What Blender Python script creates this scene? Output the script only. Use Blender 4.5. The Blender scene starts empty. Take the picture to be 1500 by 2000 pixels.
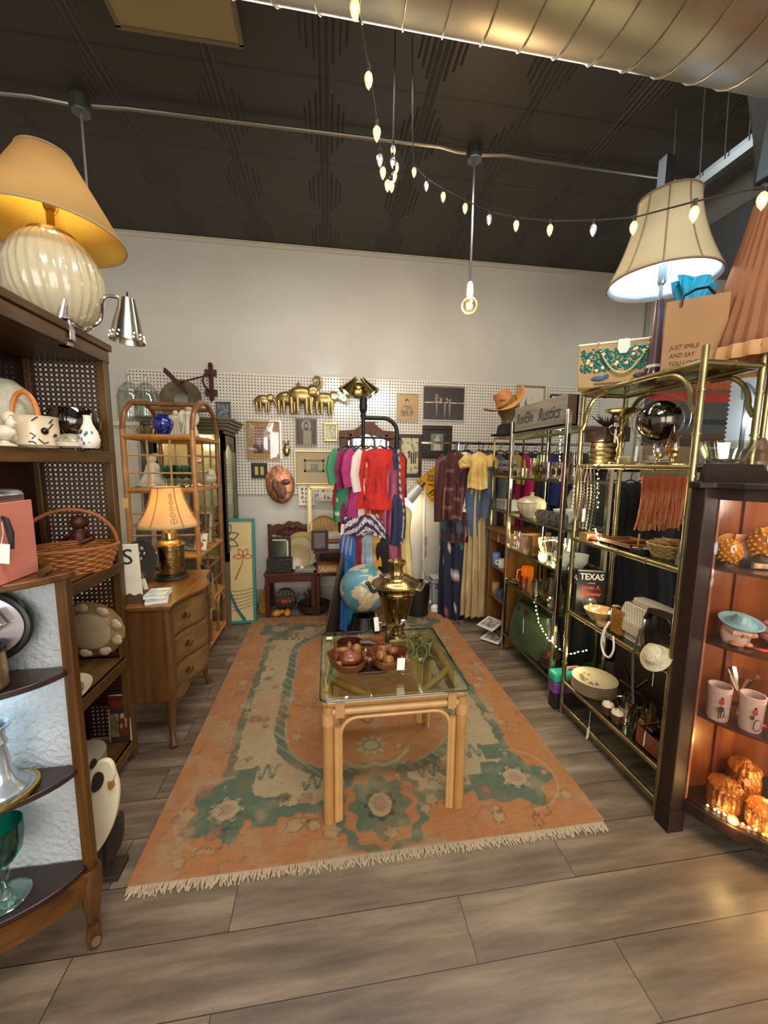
import bpy, math, random
import numpy as np
from mathutils import Vector, Matrix
random.seed(7)
sc = bpy.context.scene
COL = sc.collection
PI = math.pi
# ---------------------------------------------------------------- camera
FPX = 750.0; HC = 1.5
d1 = Vector((-110, -95, 750)).normalized()
d2 = Vector((5150, -47, 750)); d2 = (d2 - d1 * d2.dot(d1)).normalized()
d3 = d2.cross(d1)
if d3.y > 0: d3 = -d3
R = Matrix((d2, d1, d3))                       # camera (x right, y down, z forward) -> world
cam = bpy.data.objects.new('camera', bpy.data.cameras.new('camera'))
COL.objects.link(cam)
cr, cu, cb = R @ Vector((1, 0, 0)), R @ Vector((0, -1, 0)), R @ Vector((0, 0, -1))
mw = Matrix((cr, cu, cb)).transposed().to_4x4(); mw.translation = (0, 0, HC)
cam.matrix_world = mw
cam.data.lens = FPX / 2000 * 36; cam.data.sensor_width = 36; cam.data.clip_start = 0.02
sc.camera = cam
# ---------------------------------------------------------------- light, exposure
sc.view_settings.view_transform = 'Standard'; sc.view_settings.look = 'None'
sc.view_settings.gamma = 1; sc.view_settings.use_curve_mapping = False
sc.view_settings.exposure = 0.6
sc.cycles.transparent_max_bounces = 40
wd = bpy.data.worlds.new('world'); sc.world = wd; wd.use_nodes = True
wd.node_tree.nodes['Background'].inputs[0].default_value = (1.0, 0.96, 0.91, 1)
wd.node_tree.nodes['Background'].inputs[1].default_value = 0.9
def area(name, loc, target, sx, sy, power, col):
    l = bpy.data.lights.new(name, 'AREA'); l.shape = 'RECTANGLE'; l.size = sx; l.size_y = sy
    l.energy = power; l.color = col
    o = bpy.data.objects.new(name, l); COL.objects.link(o); o.location = loc
    o.rotation_euler = (Vector(target) - Vector(loc)).to_track_quat('-Z', 'Y').to_euler()
    return o
def point(name, loc, power, col, r=0.03, spot=None, target=None):
    l = bpy.data.lights.new(name, 'SPOT' if spot else 'POINT'); l.energy = power; l.color = col; l.shadow_soft_size = r
    if spot: l.spot_size = spot; l.spot_blend = 0.6
    o = bpy.data.objects.new(name, l); COL.objects.link(o); o.location = loc
    if target: o.rotation_euler = (Vector(target) - Vector(loc)).to_track_quat('-Z', 'Y').to_euler()
    return o
WARM = (1.0, 0.72, 0.42); SOFT = (1.0, 0.93, 0.84); COOL = (0.72, 0.88, 1.0)
area('front_fill_light', (0.3, -3.2, 1.9), (0.3, 2, 1.6), 4.5, 2.2, 95, (1.0, 0.96, 0.91))  # added fill from behind the camera, no window is built there
area('overhead_fill_near', (0.3, 0.1, 3.45), (0.3, 0.4, 0), 1.6, 0.5, 42, SOFT)  # added overhead fill above the camera, unseen, without a fixture
area('overhead_fill_back', (0.3, 2.3, 3.5), (0.3, 2.9, 0), 2.8, 0.12, 26, SOFT)  # added fill strip under the ceiling, no fixture belongs to it
point('bulb_light', (1.0, 2.70, 2.62), 9, WARM, 0.05)
# ---------------------------------------------------------------- pixel -> place helpers (camera at 1.5 m)
def ray(px, py): return R @ Vector((px - 750, py - 1000, FPX))
def az(px, py, z): r = ray(px, py); t = (z - HC) / r.z; return Vector((r.x * t, r.y * t, z))
def ay(px, py, Y): r = ray(px, py); t = Y / r.y; return Vector((r.x * t, Y, HC + r.z * t))
def ax(px, py, X): r = ray(px, py); t = X / r.x; return Vector((X, r.y * t, HC + r.z * t))
def bb(x0, y0, x1, y1, Y):
    xm, ym = (x0 + x1) / 2, (y0 + y1) / 2
    a, b = ay(x0, ym, Y), ay(x1, ym, Y); c, d = ay(xm, y0, Y), ay(xm, y1, Y)
    return (a.x + b.x) / 2, d.z, b.x - a.x, c.z - d.z
# ---------------------------------------------------------------- materials
def lin(h):
    if not isinstance(h, str): return tuple(h)
    c = [int(h[i:i + 2], 16) / 255 for i in (0, 2, 4)]
    return tuple(x / 12.92 if x <= .04045 else ((x + .055) / 1.055) ** 2.4 for x in c)
MC = {}
def newm(name):
    m = bpy.data.materials.new(name); m.use_nodes = True
    nt = m.node_tree; return m, nt, nt.nodes, nt.links, nt.nodes['Principled BSDF']
def coords(N, L, sc3=(1, 1, 1), rot=(0, 0, 0)):
    tc = N.new('ShaderNodeTexCoord'); mp = N.new('ShaderNodeMapping')
    mp.inputs['Scale'].default_value = sc3; mp.inputs['Rotation'].default_value = rot
    L.new(tc.outputs['Object'], mp.inputs[0]); return mp.outputs[0]
def ramp(N, stops):
    r = N.new('ShaderNodeValToRGB'); e = r.color_ramp.elements
    while len(e) < len(stops): e.new(0.5)
    for k, (p, c) in enumerate(stops): e[k].position = p; e[k].color = (*lin(c), 1)
    return r
def M(col, rough=.5, metal=0, noise=None, bump=None, emit=0, ecol=None, coat=0, spec=.5, trans=0, sss=0):
    key = ('M', col, rough, metal, noise, bump, emit, ecol, coat, spec, trans, sss)
    if key in MC: return MC[key]
    m, nt, N, L, P = newm('m_%s' % col)
    c = lin(col)
    P.inputs['Base Color'].default_value = (*c, 1); P.inputs['Roughness'].default_value = rough
    P.inputs['Metallic'].default_value = metal; P.inputs['Coat Weight'].default_value = coat
    P.inputs['Specular IOR Level'].default_value = spec
    if trans: P.inputs['Transmission Weight'].default_value = trans
    if sss: P.inputs['Subsurface Weight'].default_value = sss; P.inputs['Subsurface Radius'].default_value = (.02, .01, .008)
    if noise or bump: v = coords(N, L)
    if noise:
        s, a = noise[:2]
        n = N.new('ShaderNodeTexNoise'); n.inputs['Scale'].default_value = s; n.inputs['Detail'].default_value = 5; L.new(v, n.inputs[0])
        lo = tuple(x * (1 - a) for x in c); hi = tuple(min(1, x * (1 + a)) for x in c)
        if len(noise) > 2: hi = lin(noise[2])
        r = ramp(N, [(.3, lo), (.7, hi)]); L.new(n.outputs[0], r.inputs[0]); L.new(r.outputs[0], P.inputs['Base Color'])
    if bump:
        n = N.new('ShaderNodeTexNoise'); n.inputs['Scale'].default_value = bump[0]; n.inputs['Detail'].default_value = 3; L.new(v, n.inputs[0])
        b = N.new('ShaderNodeBump'); b.inputs['Strength'].default_value = bump[1]; b.inputs['Distance'].default_value = .01
        L.new(n.outputs[0], b.inputs['Height']); L.new(b.outputs[0], P.inputs['Normal'])
    if emit:
        P.inputs['Emission Color'].default_value = (*lin(ecol or col), 1); P.inputs['Emission Strength'].default_value = emit
    MC[key] = m; return m
def WOOD(c1, c2, axis=2, rough=.4, sc_=14, coat=.2):
    key = ('W', c1, c2, axis, rough, sc_)
    if key in MC: return MC[key]
    m, nt, N, L, P = newm('wood_%s' % c1)
    s = [sc_, sc_, sc_]; s[axis] = sc_ * .08
    v = coords(N, L, s)
    n = N.new('ShaderNodeTexNoise'); n.inputs['Scale'].default_value = 1.5; n.inputs['Detail'].default_value = 6; n.inputs['Distortion'].default_value = .6
    L.new(v, n.inputs[0]); r = ramp(N, [(.3, c1), (.72, c2)]); L.new(n.outputs[0], r.inputs[0]); L.new(r.outputs[0], P.inputs['Base Color'])
    P.inputs['Roughness'].default_value = rough; P.inputs['Coat Weight'].default_value = coat * .6; P.inputs['Coat Roughness'].default_value = .25; P.inputs['Specular IOR Level'].default_value = .35
    MC[key] = m; return m
def GLASS(col='f4fff8', mix=.12, rough=.03, k=.5):
    key = ('G', col, mix, k)
    if key in MC: return MC[key]
    m, nt, N, L, P = newm('glass_%s' % col)
    t = N.new('ShaderNodeBsdfTransparent'); t.inputs[0].default_value = (*lin(col), 1)
    g = N.new('ShaderNodeBsdfGlossy'); g.inputs['Roughness'].default_value = rough; g.inputs[0].default_value = (1, 1, 1, 1)
    lw = N.new('ShaderNodeLayerWeight'); lw.inputs[0].default_value = .25
    ad = N.new('ShaderNodeMath'); ad.operation = 'MULTIPLY_ADD'; ad.inputs[1].default_value = k; ad.inputs[2].default_value = mix * .3
    L.new(lw.outputs['Fresnel'], ad.inputs[0])
    mx = N.new('ShaderNodeMixShader'); L.new(ad.outputs[0], mx.inputs[0]); L.new(t.outputs[0], mx.inputs[1]); L.new(g.outputs[0], mx.inputs[2])
    L.new(mx.outputs[0], N['Material Output'].inputs[0]); MC[key] = m; return m
def SHADE(col, tcol, k=.55, bump=None):          # lampshade cloth: lets light through
    key = ('S', col, tcol, k)
    if key in MC: return MC[key]
    m, nt, N, L, P = newm('shade_%s' % col)
    d = N.new('ShaderNodeBsdfDiffuse'); d.inputs[0].default_value = (*lin(col), 1)
    t = N.new('ShaderNodeBsdfTranslucent'); t.inputs[0].default_value = (*lin(tcol), 1)
    mx = N.new('ShaderNodeMixShader'); mx.inputs[0].default_value = k
    v = coords(N, L, (60, 60, 400)); n = N.new('ShaderNodeTexNoise'); n.inputs['Scale'].default_value = 1; L.new(v, n.inputs[0])
    b = N.new('ShaderNodeBump'); b.inputs['Strength'].default_value = .3; b.inputs['Distance'].default_value = .003; L.new(n.outputs[0], b.inputs['Height']); L.new(b.outputs[0], d.inputs['Normal'])
    L.new(d.outputs[0], mx.inputs[1]); L.new(t.outputs[0], mx.inputs[2]); L.new(mx.outputs[0], N['Material Output'].inputs[0]); MC[key] = m; return m
def VCOL(rough=.7, metal=0, coat=0, bump=None):
    key = ('V', rough, metal, coat, bump)
    if key in MC: return MC[key]
    m, nt, N, L, P = newm('printed')
    a = N.new('ShaderNodeAttribute'); a.attribute_name = 'Col'; L.new(a.outputs[0], P.inputs['Base Color'])
    P.inputs['Roughness'].default_value = rough; P.inputs['Metallic'].default_value = metal; P.inputs['Coat Weight'].default_value = coat
    if bump:
        v = coords(N, L); n = N.new('ShaderNodeTexNoise'); n.inputs['Scale'].default_value = bump[0]; L.new(v, n.inputs[0])
        b = N.new('ShaderNodeBump'); b.inputs['Strength'].default_value = bump[1]; b.inputs['Distance'].default_value = .01; L.new(n.outputs[0], b.inputs['Height']); L.new(b.outputs[0], P.inputs['Normal'])
    MC[key] = m; return m
# ---------------------------------------------------------------- mesh builder
class B:
    def __init__(s): s.v = []; s.f = []; s.c = None
    def box(s, x0, x1, y0, y1, z0, z1):
        n = len(s.v)
        s.v += [(x, y, z) for z in (z0, z1) for y in (y0, y1) for x in (x0, x1)]
        s.f += [tuple(n + i for i in q) for q in ((0, 2, 3, 1), (4, 5, 7, 6), (0, 1, 5, 4), (2, 6, 7, 3), (0, 4, 6, 2), (1, 3, 7, 5))]
        return s
    def cbox(s, c, d, rz=0, M4=None):
        n = len(s.v); s.box(-d[0] / 2, d[0] / 2, -d[1] / 2, d[1] / 2, -d[2] / 2, d[2] / 2)
        q = (Matrix.Translation(c) @ Matrix.Rotation(rz, 4, 'Z')) if M4 is None else Matrix.Translation(c) @ M4
        s.v[n:] = [tuple(q @ Vector(p)) for p in s.v[n:]]; return s
    def ring(s, rings, cap0=True, cap1=True, closed=False):
        n0 = len(s.v); m = len(rings[0])
        for r in rings: s.v += [tuple(p) for p in r]
        k = len(rings)
        for i in range(k if closed else k - 1):
            a = n0 + i * m; b = n0 + ((i + 1) % k) * m
            for j in range(m): s.f.append((a + j, a + (j + 1) % m, b + (j + 1) % m, b + j))
        if not closed:
            if cap0: s.f.append(tuple(n0 + j for j in reversed(range(m))))
            if cap1: s.f.append(tuple(n0 + (k - 1) * m + j for j in range(m)))
        return s
    def tube(s, pts, r, n=8, closed=False, flat=None):
        P = [Vector(p) for p in pts]; k = len(P); rs = r if isinstance(r, (list, tuple)) else [r] * k
        rings = []; prev = None
        for i in range(k):
            a = P[(i - 1) % k] if (closed or i > 0) else P[i]; b = P[(i + 1) % k] if (closed or i < k - 1) else P[i]
            t = (b - a).normalized() if (b - a).length > 1e-9 else Vector((0, 0, 1))
            if prev is None: u = t.orthogonal().normalized() if abs(t.z) > .99 or True else None; u = (Vector((0, 0, 1)).cross(t)); u = u.normalized() if u.length > 1e-3 else Vector((1, 0, 0))
            else: u = (prev - t * prev.dot(t)); u = u.normalized() if u.length > 1e-6 else t.orthogonal().normalized()
            prev = u; w = t.cross(u); fl = flat or 1
            rings.append([P[i] + (u * math.cos(2 * PI * j / n) * fl + w * math.sin(2 * PI * j / n)) * rs[i] for j in range(n)])
        return s.ring(rings, closed=closed)
    def cyl(s, p0, p1, r0, r1=None, n=16): return s.tube([p0, p1], [r0, r0 if r1 is None else r1], n)
    def lathe(s, prof, c=(0, 0, 0), n=28, rib=0, amp=0, twist=0, ex=1, ey=1, open_=False):
        rings = []
        for i, (r, z) in enumerate(prof):
            r = max(r, 1e-4)
            rings.append([(c[0] + ex * r * (1 + amp * math.cos(rib * (2 * PI * j / n) + twist * i)) * math.cos(2 * PI * j / n), c[1] + ey * r * (1 + amp * math.cos(rib * (2 * PI * j / n) + twist * i)) * math.sin(2 * PI * j / n), c[2] + z) for j in range(n)])
        return s.ring(rings, not open_, not open_)
    def sph(s, c, r, n=16, ex=(1, 1, 1)):
        k = n // 2
        n0 = len(s.v); s.lathe([(math.sin(PI * i / k), -math.cos(PI * i / k)) for i in range(k + 1)], n=n)
        s.v[n0:] = [(c[0] + p[0] * r * ex[0], c[1] + p[1] * r * ex[1], c[2] + p[2] * r * ex[2]) for p in s.v[n0:]]; return s
    def prism(s, pts, a, b, plane='xz'):          # closed outline extruded between a and b
        def q(p, t): return {'xz': (p[0], t, p[1]), 'xy': (p[0], p[1], t), 'yz': (t, p[0], p[1])}[plane]
        return s.ring([[q(p, a) for p in pts], [q(p, b) for p in pts]])
    def grid(s, fn, nu, nv, cfn=None):
        n = len(s.v)
        for j in range(nv + 1):
            for i in range(nu + 1): s.v.append(tuple(fn(i / nu, j / nv)))
        for j in range(nv):
            for i in range(nu):
                a = n + j * (nu + 1) + i; s.f.append((a, a + 1, a + nu + 2, a + nu + 1))
        if cfn:
            s.c = s.c or {}
            for j in range(nv + 1):
                for i in range(nu + 1): s.c[n + j * (nu + 1) + i] = cfn(i / nu, j / nv)
        return s
    def xf(s, q, n=0): s.v[n:] = [tuple(q @ Vector(p)) for p in s.v[n:]]; return s
CT = [None]
def T(name, label, cat, loc=(0, 0, 0), rz=0, group=None, rot=None):
    o = bpy.data.objects.new(name, None); COL.objects.link(o); o.empty_display_size = .05
    o.location = loc; o.rotation_euler = rot or (0, 0, rz); o['label'] = label; o['category'] = cat
    if group: o['group'] = group
    CT[0] = o; return o
def part(name, b, mat, parent='CT', world=False, smooth=True, bevel=0, label=None, solid=0, weld=False):
    if parent == 'CT': parent = CT[0]
    me = bpy.data.meshes.new(name); vs = b.v
    root = parent
    while root is not None and root.parent is not None: root = root.parent
    if world and root is not None:
        q = (Matrix.Translation(root.location) @ root.rotation_euler.to_matrix().to_4x4()).inverted()
        vs = [tuple(q @ Vector(p)) for p in vs]
    me.from_pydata([tuple(p) for p in vs], [], b.f)
    if b.c:
        at = me.color_attributes.new('Col', 'FLOAT_COLOR', 'POINT')
        arr = np.ones((len(vs), 4), dtype=np.float32)
        for i, c in b.c.items(): arr[i, :3] = c
        at.data.foreach_set('color', arr.ravel())
    me.materials.append(mat)
    o = bpy.data.objects.new(name, me); COL.objects.link(o)
    if parent is not None: o.parent = parent
    if bevel:
        md = o.modifiers.new('b', 'BEVEL'); md.width = bevel; md.segments = 2; md.limit_method = 'ANGLE'
    if solid:
        md = o.modifiers.new('s', 'SOLIDIFY'); md.thickness = solid; md.offset = 0
    if smooth:
        me.polygons.foreach_set('use_smooth', [True] * len(me.polygons))
        try:
            me.set_sharp_from_angle(angle=math.radians(40))
        except Exception: pass
    if label: o['label'] = label
    return o
def struct(name, b, mat, **k):
    k.setdefault('smooth', False)
    o = part(name, b, mat, parent=None, **k); o['kind'] = 'structure'; return o
def solo(name, b, mat, label, cat, loc=(0, 0, 0), rz=0, group=None, rot=None, **k):
    o = part(name, b, mat, parent=None, **k); o.location = loc; o.rotation_euler = rot or (0, 0, rz)
    o['label'] = label; o['category'] = cat
    if group: o['group'] = group
    CT[0] = o; return o
def dup(root, loc, rz=None, label=None, scale=None, group=None):
    r = root.copy(); COL.objects.link(r); r.location = loc
    if rz is not None: r.rotation_euler = (0, 0, rz)
    if label: r['label'] = label
    if group: r['group'] = group
    if scale: r.scale = (scale,) * 3
    for ch in list(root.children):
        c = ch.copy(); COL.objects.link(c); c.parent = r
        for g in list(ch.children):
            d = g.copy(); COL.objects.link(d); d.parent = c
    CT[0] = r; return r
def text(name, body, size, mat, loc, rot, parent='CT', depth=.001, shear=0, sx=1, bold=0, align='CENTER'):
    cu_ = bpy.data.curves.new(name, 'FONT'); cu_.body = body; cu_.size = size; cu_.extrude = depth; cu_.shear = shear
    cu_.align_x = align; cu_.align_y = 'CENTER'; cu_.offset = bold; cu_.resolution_u = 3
    tmp = bpy.data.objects.new(name, cu_); COL.objects.link(tmp)
    dg = bpy.context.evaluated_depsgraph_get(); dg.update()
    me = bpy.data.meshes.new_from_object(tmp.evaluated_get(dg)); bpy.data.objects.remove(tmp)
    me.materials.clear(); me.materials.append(mat)
    o = bpy.data.objects.new(name, me); COL.objects.link(o); o.location = loc; o.rotation_euler = rot; o.scale = (sx, 1, 1)
    if parent == 'CT': parent = CT[0]
    o.parent = parent; return o
def arc(cx, cz, r, a0, a1, n=10, rz=None): return [(cx + r * math.cos(a0 + (a1 - a0) * i / n), cz + (rz or r) * math.sin(a0 + (a1 - a0) * i / n)) for i in range(n + 1)]
def mixc(a, b, t): return tuple(a[i] * (1 - t) + b[i] * t for i in range(3))
def hsh(i, j=0, k=0):
    v = math.sin(i * 127.1 + j * 311.7 + k * 74.7) * 43758.5453; return v - math.floor(v)
def vno(x, y, k=0):
    i, j = math.floor(x), math.floor(y); fx, fy = x - i, y - j; fx = fx * fx * (3 - 2 * fx); fy = fy * fy * (3 - 2 * fy)
    return (hsh(i, j, k) * (1 - fx) + hsh(i + 1, j, k) * fx) * (1 - fy) + (hsh(i, j + 1, k) * (1 - fx) + hsh(i + 1, j + 1, k) * fx) * fy
def sm(P, k=5):                                  # smooth path through points
    P = [Vector(p) for p in P]; Q = [P[0]] + P + [P[-1]]; o = []
    for i in range(1, len(Q) - 2):
        for j in range(k):
            t = j / k; a, b, c, d = Q[i - 1:i + 3]
            o.append(.5 * (2 * b + (c - a) * t + (2 * a - 5 * b + 4 * c - d) * t * t + (3 * b - a - 3 * c + d) * t ** 3))
    return o + [P[-1]]
def chk(P, n=2):
    for _ in range(n): P = [q for i in range(len(P)) for q in ((P[i][0] * .75 + P[(i + 1) % len(P)][0] * .25, P[i][1] * .75 + P[(i + 1) % len(P)][1] * .25), (P[i][0] * .25 + P[(i + 1) % len(P)][0] * .75, P[i][1] * .25 + P[(i + 1) % len(P)][1] * .75))]
    return P
# shared materials
GOLD = M('b39a62', .3, 1); BRASS = M('a48e5a', .26, 1, noise=(9, .25)); CHROME = M('c9c9c9', .12, 1); SILVER = M('bdb8ad', .22, 1, noise=(20, .2))
BLACK = M('15130f', .45); BLKMET = M('1b1c1b', .4, .6); WHITE = M('e9e4d8', .5); PAPER = M('ece6da', .8); CREAM = M('e6dcc4', .35, coat=.3)
DKWOOD = WOOD('26140a', '462713', 2); DKWOODX = WOOD('26140a', '462713', 0)
OAK = WOOD('5e3a18', '865a2c', 2); OAKY = WOOD('5e3a18', '865a2c', 1); BRN = WOOD('38240e', '664820', 2); BRNY = WOOD('38240e', '664820', 1)
RATTAN = M('a87236', .35, noise=(14, .25), coat=.25); RATDK = M('7c4e26', .35, noise=(12, .3), coat=.25); RATLT = M('b48a54', .4, noise=(14, .2), coat=.2)
CLEAR = GLASS(); PANE = GLASS('f0f6ee', .10)
REDTAG = M('e0483c', .7); INK = M('1c1a1a', .7)
W_ = dict(world=True); F_ = dict(smooth=False); WF = dict(world=True, smooth=False)
def tag_on(p, parent='CT', mat=None, w=.028, h=.05, rz=0, tilt=.1, string=.03, name='price_tag'):
    b = B(); b.cbox((0, 0, -h / 2 - string), (w, .0012, h)); b.tube([(0, 0, 0), (.004, 0, -string * .5), (0, 0, -string)], .0007, 4)
    b.xf(Matrix.Translation(p) @ Matrix.Rotation(rz, 4, 'Z') @ Matrix.Rotation(tilt, 4, 'Y'))
    return part(name, b, mat or PAPER, parent, **WF)
# ================================================================ STRUCTURE
YW = 4.16; XL = -3.0; XR = 3.75; ZC = 3.62
def floor_mat():
    m, nt, N, L, P = newm('plank_floor'); v = coords(N, L)
    br = N.new('ShaderNodeTexBrick'); br.inputs['Scale'].default_value = 1; br.offset = .37; br.offset_frequency = 2; br.squash = 1
    br.inputs['Brick Width'].default_value = 1.22; br.inputs['Row Height'].default_value = .187; br.inputs['Mortar Size'].default_value = .0014
    br.inputs['Color1'].default_value = (0, 0, 0, 1); br.inputs['Color2'].default_value = (1, 1, 1, 1); br.inputs['Mortar'].default_value = (.5, .5, .5, 1)
    mp = N.new('ShaderNodeMapping'); mp.inputs['Location'].default_value = (.33, .192, 0); L.new(v, mp.inputs[0]); L.new(mp.outputs[0], br.inputs[0])
    mp2 = N.new('ShaderNodeMapping'); mp2.inputs['Scale'].default_value = (1.6, 13, 1); L.new(v, mp2.inputs[0])
    off = N.new('ShaderNodeVectorMath'); off.operation = 'MULTIPLY_ADD'; off.inputs[1].default_value = (7, 3, 5); L.new(br.outputs[0], off.inputs[0]); L.new(mp2.outputs[0], off.inputs[2])
    n = N.new('ShaderNodeTexNoise'); n.inputs['Scale'].default_value = 1; n.inputs['Detail'].default_value = 8; n.inputs['Roughness'].default_value = .62; L.new(off.outputs[0], n.inputs[0])
    r = ramp(N, [(.30, '493e34'), (.5, '6b5c4c'), (.70, '8c7c68')]); L.new(n.outputs[0], r.inputs[0])
    mm = N.new('ShaderNodeMixRGB'); mm.blend_type = 'MULTIPLY'; mm.inputs[2].default_value = (.12, .09, .07, 1); L.new(br.outputs['Fac'], mm.inputs[0]); L.new(r.outputs[0], mm.inputs[1])
    L.new(mm.outputs[0], P.inputs['Base Color']); P.inputs['Roughness'].default_value = .36
    b = N.new('ShaderNodeBump'); b.inputs['Strength'].default_value = .12; b.inputs['Distance'].default_value = .004; L.new(n.outputs[0], b.inputs['Height']); L.new(b.outputs[0], P.inputs['Normal'])
    return m
def math_(N, L, op, a, b=None, c=None):
    n = N.new('ShaderNodeMath'); n.operation = op
    for k, x in enumerate((a, b, c)):
        if x is None: continue
        if isinstance(x, (int, float)): n.inputs[k].default_value = x
        else: L.new(x, n.inputs[k])
    return n.outputs[0]
def tin_mat():
    m, nt, N, L, P = newm('pressed_tin'); v = coords(N, L, (1 / .61, 1 / .61, 1))
    sp = N.new('ShaderNodeSeparateXYZ'); L.new(v, sp.inputs[0])
    u = math_(N, L, 'ABSOLUTE', math_(N, L, 'SUBTRACT', math_(N, L, 'FRACT', sp.outputs[0]), .5)); w = math_(N, L, 'ABSOLUTE', math_(N, L, 'SUBTRACT', math_(N, L, 'FRACT', sp.outputs[1]), .5))
    def ridge(c, wd): return math_(N, L, 'SUBTRACT', 1, math_(N, L, 'SMOOTH_MIN', math_(N, L, 'DIVIDE', math_(N, L, 'ABSOLUTE', math_(N, L, 'SUBTRACT', u, c)), wd), 1, .1))
    msk = math_(N, L, 'LESS_THAN', w, .36); msk2 = math_(N, L, 'LESS_THAN', w, .27)
    h = math_(N, L, 'ADD', math_(N, L, 'MULTIPLY', ridge(.42, .016), msk), math_(N, L, 'MULTIPLY', ridge(.36, .014), msk2))
    h = math_(N, L, 'ADD', h, ridge(.47, .02)); h = math_(N, L, 'ADD', h, math_(N, L, 'MULTIPLY', ridge(.31, .012), math_(N, L, 'LESS_THAN', w, .2)))
    e = math_(N, L, 'GREATER_THAN', w, .488); e2 = math_(N, L, 'GREATER_THAN', u, .495); h = math_(N, L, 'SUBTRACT', h, math_(N, L, 'MULTIPLY', math_(N, L, 'MAXIMUM', e, e2), 1.5))
    b = N.new('ShaderNodeBump'); b.inputs['Strength'].default_value = .95; b.inputs['Distance'].default_value = .012; L.new(h, b.inputs['Height']); L.new(b.outputs[0], P.inputs['Normal'])
    r = ramp(N, [(0, '1e1a15'), (.45, '332d26'), (1, '403930')]); L.new(math_(N, L, 'MULTIPLY_ADD', h, .3, .42), r.inputs[0]); L.new(r.outputs[0], P.inputs['Base Color'])
    P.inputs['Roughness'].default_value = .5; return m
def peg_mat():
    m, nt, N, L, P = newm('pegboard_white'); v = coords(N, L, (1 / .0305, 1, 1 / .0305))
    sp = N.new('ShaderNodeSeparateXYZ'); L.new(v, sp.inputs[0])
    u = math_(N, L, 'SUBTRACT', math_(N, L, 'FRACT', sp.outputs[0]), .5); w = math_(N, L, 'SUBTRACT', math_(N, L, 'FRACT', sp.outputs[2]), .5)
    d = math_(N, L, 'SQRT', math_(N, L, 'ADD', math_(N, L, 'MULTIPLY', u, u), math_(N, L, 'MULTIPLY', w, w)))
    k = math_(N, L, 'LESS_THAN', d, .22); mx = N.new('ShaderNodeMixRGB'); L.new(k, mx.inputs[0])
    mx.inputs[1].default_value = (*lin('dcd5c6'), 1); mx.inputs[2].default_value = (*lin('4a4136'), 1); L.new(mx.outputs[0], P.inputs['Base Color'])
    P.inputs['Roughness'].default_value = .45; return m
def cane_mat():
    m, nt, N, L, P = newm('woven_cane'); v = coords(N, L, (1 / .021, 1 / .021, 1 / .021))
    sp = N.new('ShaderNodeSeparateXYZ'); L.new(v, sp.inputs[0])
    s_ = math_(N, L, 'ADD', sp.outputs[0], sp.outputs[1])
    def dist(o, rr):
        u = math_(N, L, 'SUBTRACT', math_(N, L, 'FRACT', math_(N, L, 'ADD', s_, o)), .5); w = math_(N, L, 'SUBTRACT', math_(N, L, 'FRACT', math_(N, L, 'ADD', sp.outputs[2], o)), .5)
        return math_(N, L, 'LESS_THAN', math_(N, L, 'SQRT', math_(N, L, 'ADD', math_(N, L, 'MULTIPLY', u, u), math_(N, L, 'MULTIPLY', w, w))), rr)
    k = math_(N, L, 'MAXIMUM', dist(0, .31), dist(.5, .12))
    P.inputs['Base Color'].default_value = (*lin('3a2113'), 1); P.inputs['Roughness'].default_value = .5
    t = N.new('ShaderNodeBsdfTransparent'); mx = N.new('ShaderNodeMixShader'); L.new(k, mx.inputs[0]); L.new(P.outputs[0], mx.inputs[1]); L.new(t.outputs[0], mx.inputs[2])
    L.new(mx.outputs[0], N['Material Output'].inputs[0]); return m
WALLP = M('cbc6ba', .75, noise=(1.6, .07), bump=(9, .08))
struct('floor', B().box(XL, XR, -3.6, YW + .2, -.1, 0), floor_mat())
struct('ceiling', B().box(XL, XR, -3.6, YW + .2, ZC, ZC + .1), tin_mat())
struct('wall_back', B().box(XL, XR, YW, YW + .1, 0, ZC), WALLP)
struct('wall_left', B().box(XL - .1, XL, -3.6, YW + .1, 0, ZC), WALLP)
struct('wall_right', B().box(XR, XR + .1, -3.6, YW + .1, 0, ZC), WALLP)
struct('trim_1', B().box(XL, XR, YW - .012, YW, ZC - .045, ZC - .002).box(XL, XR, YW - .025, YW, ZC - .014, ZC - .002), M('c9c2b2', .6))
struct('baseboard_back', B().box(XL, XR, YW - .014, YW, 0, .15), M('b5ad9e', .5))
struct('trim_2', B().cyl((3.62, YW - .03, .2), (3.62, YW - .03, 3.4), .022), M('a8a294', .5))
PEG = peg_mat()
for k, (xa, xb) in enumerate(((-1.9, -1.10), (-1.097, .66), (.663, 3.1))):
    solo('pegboard', B().box(xa, xb, YW - .018, YW - .006, 1.17, 2.385), PEG, ('white pegboard sheet high on back wall behind glass jars and rattan shelf', 'white pegboard sheet on back wall behind the gold elephants', 'white pegboard sheet on back wall behind skyline picture and butterfly print')[k], 'pegboard', **F_)
solo('pegboard', B().box(XR - .03, XR - .015, 1.6, 3.9, 1.1, 2.4), M('c3ccd2', .5), 'pale blue grey board on right wall beyond the bamboo shelf', 'board', **F_)
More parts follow.
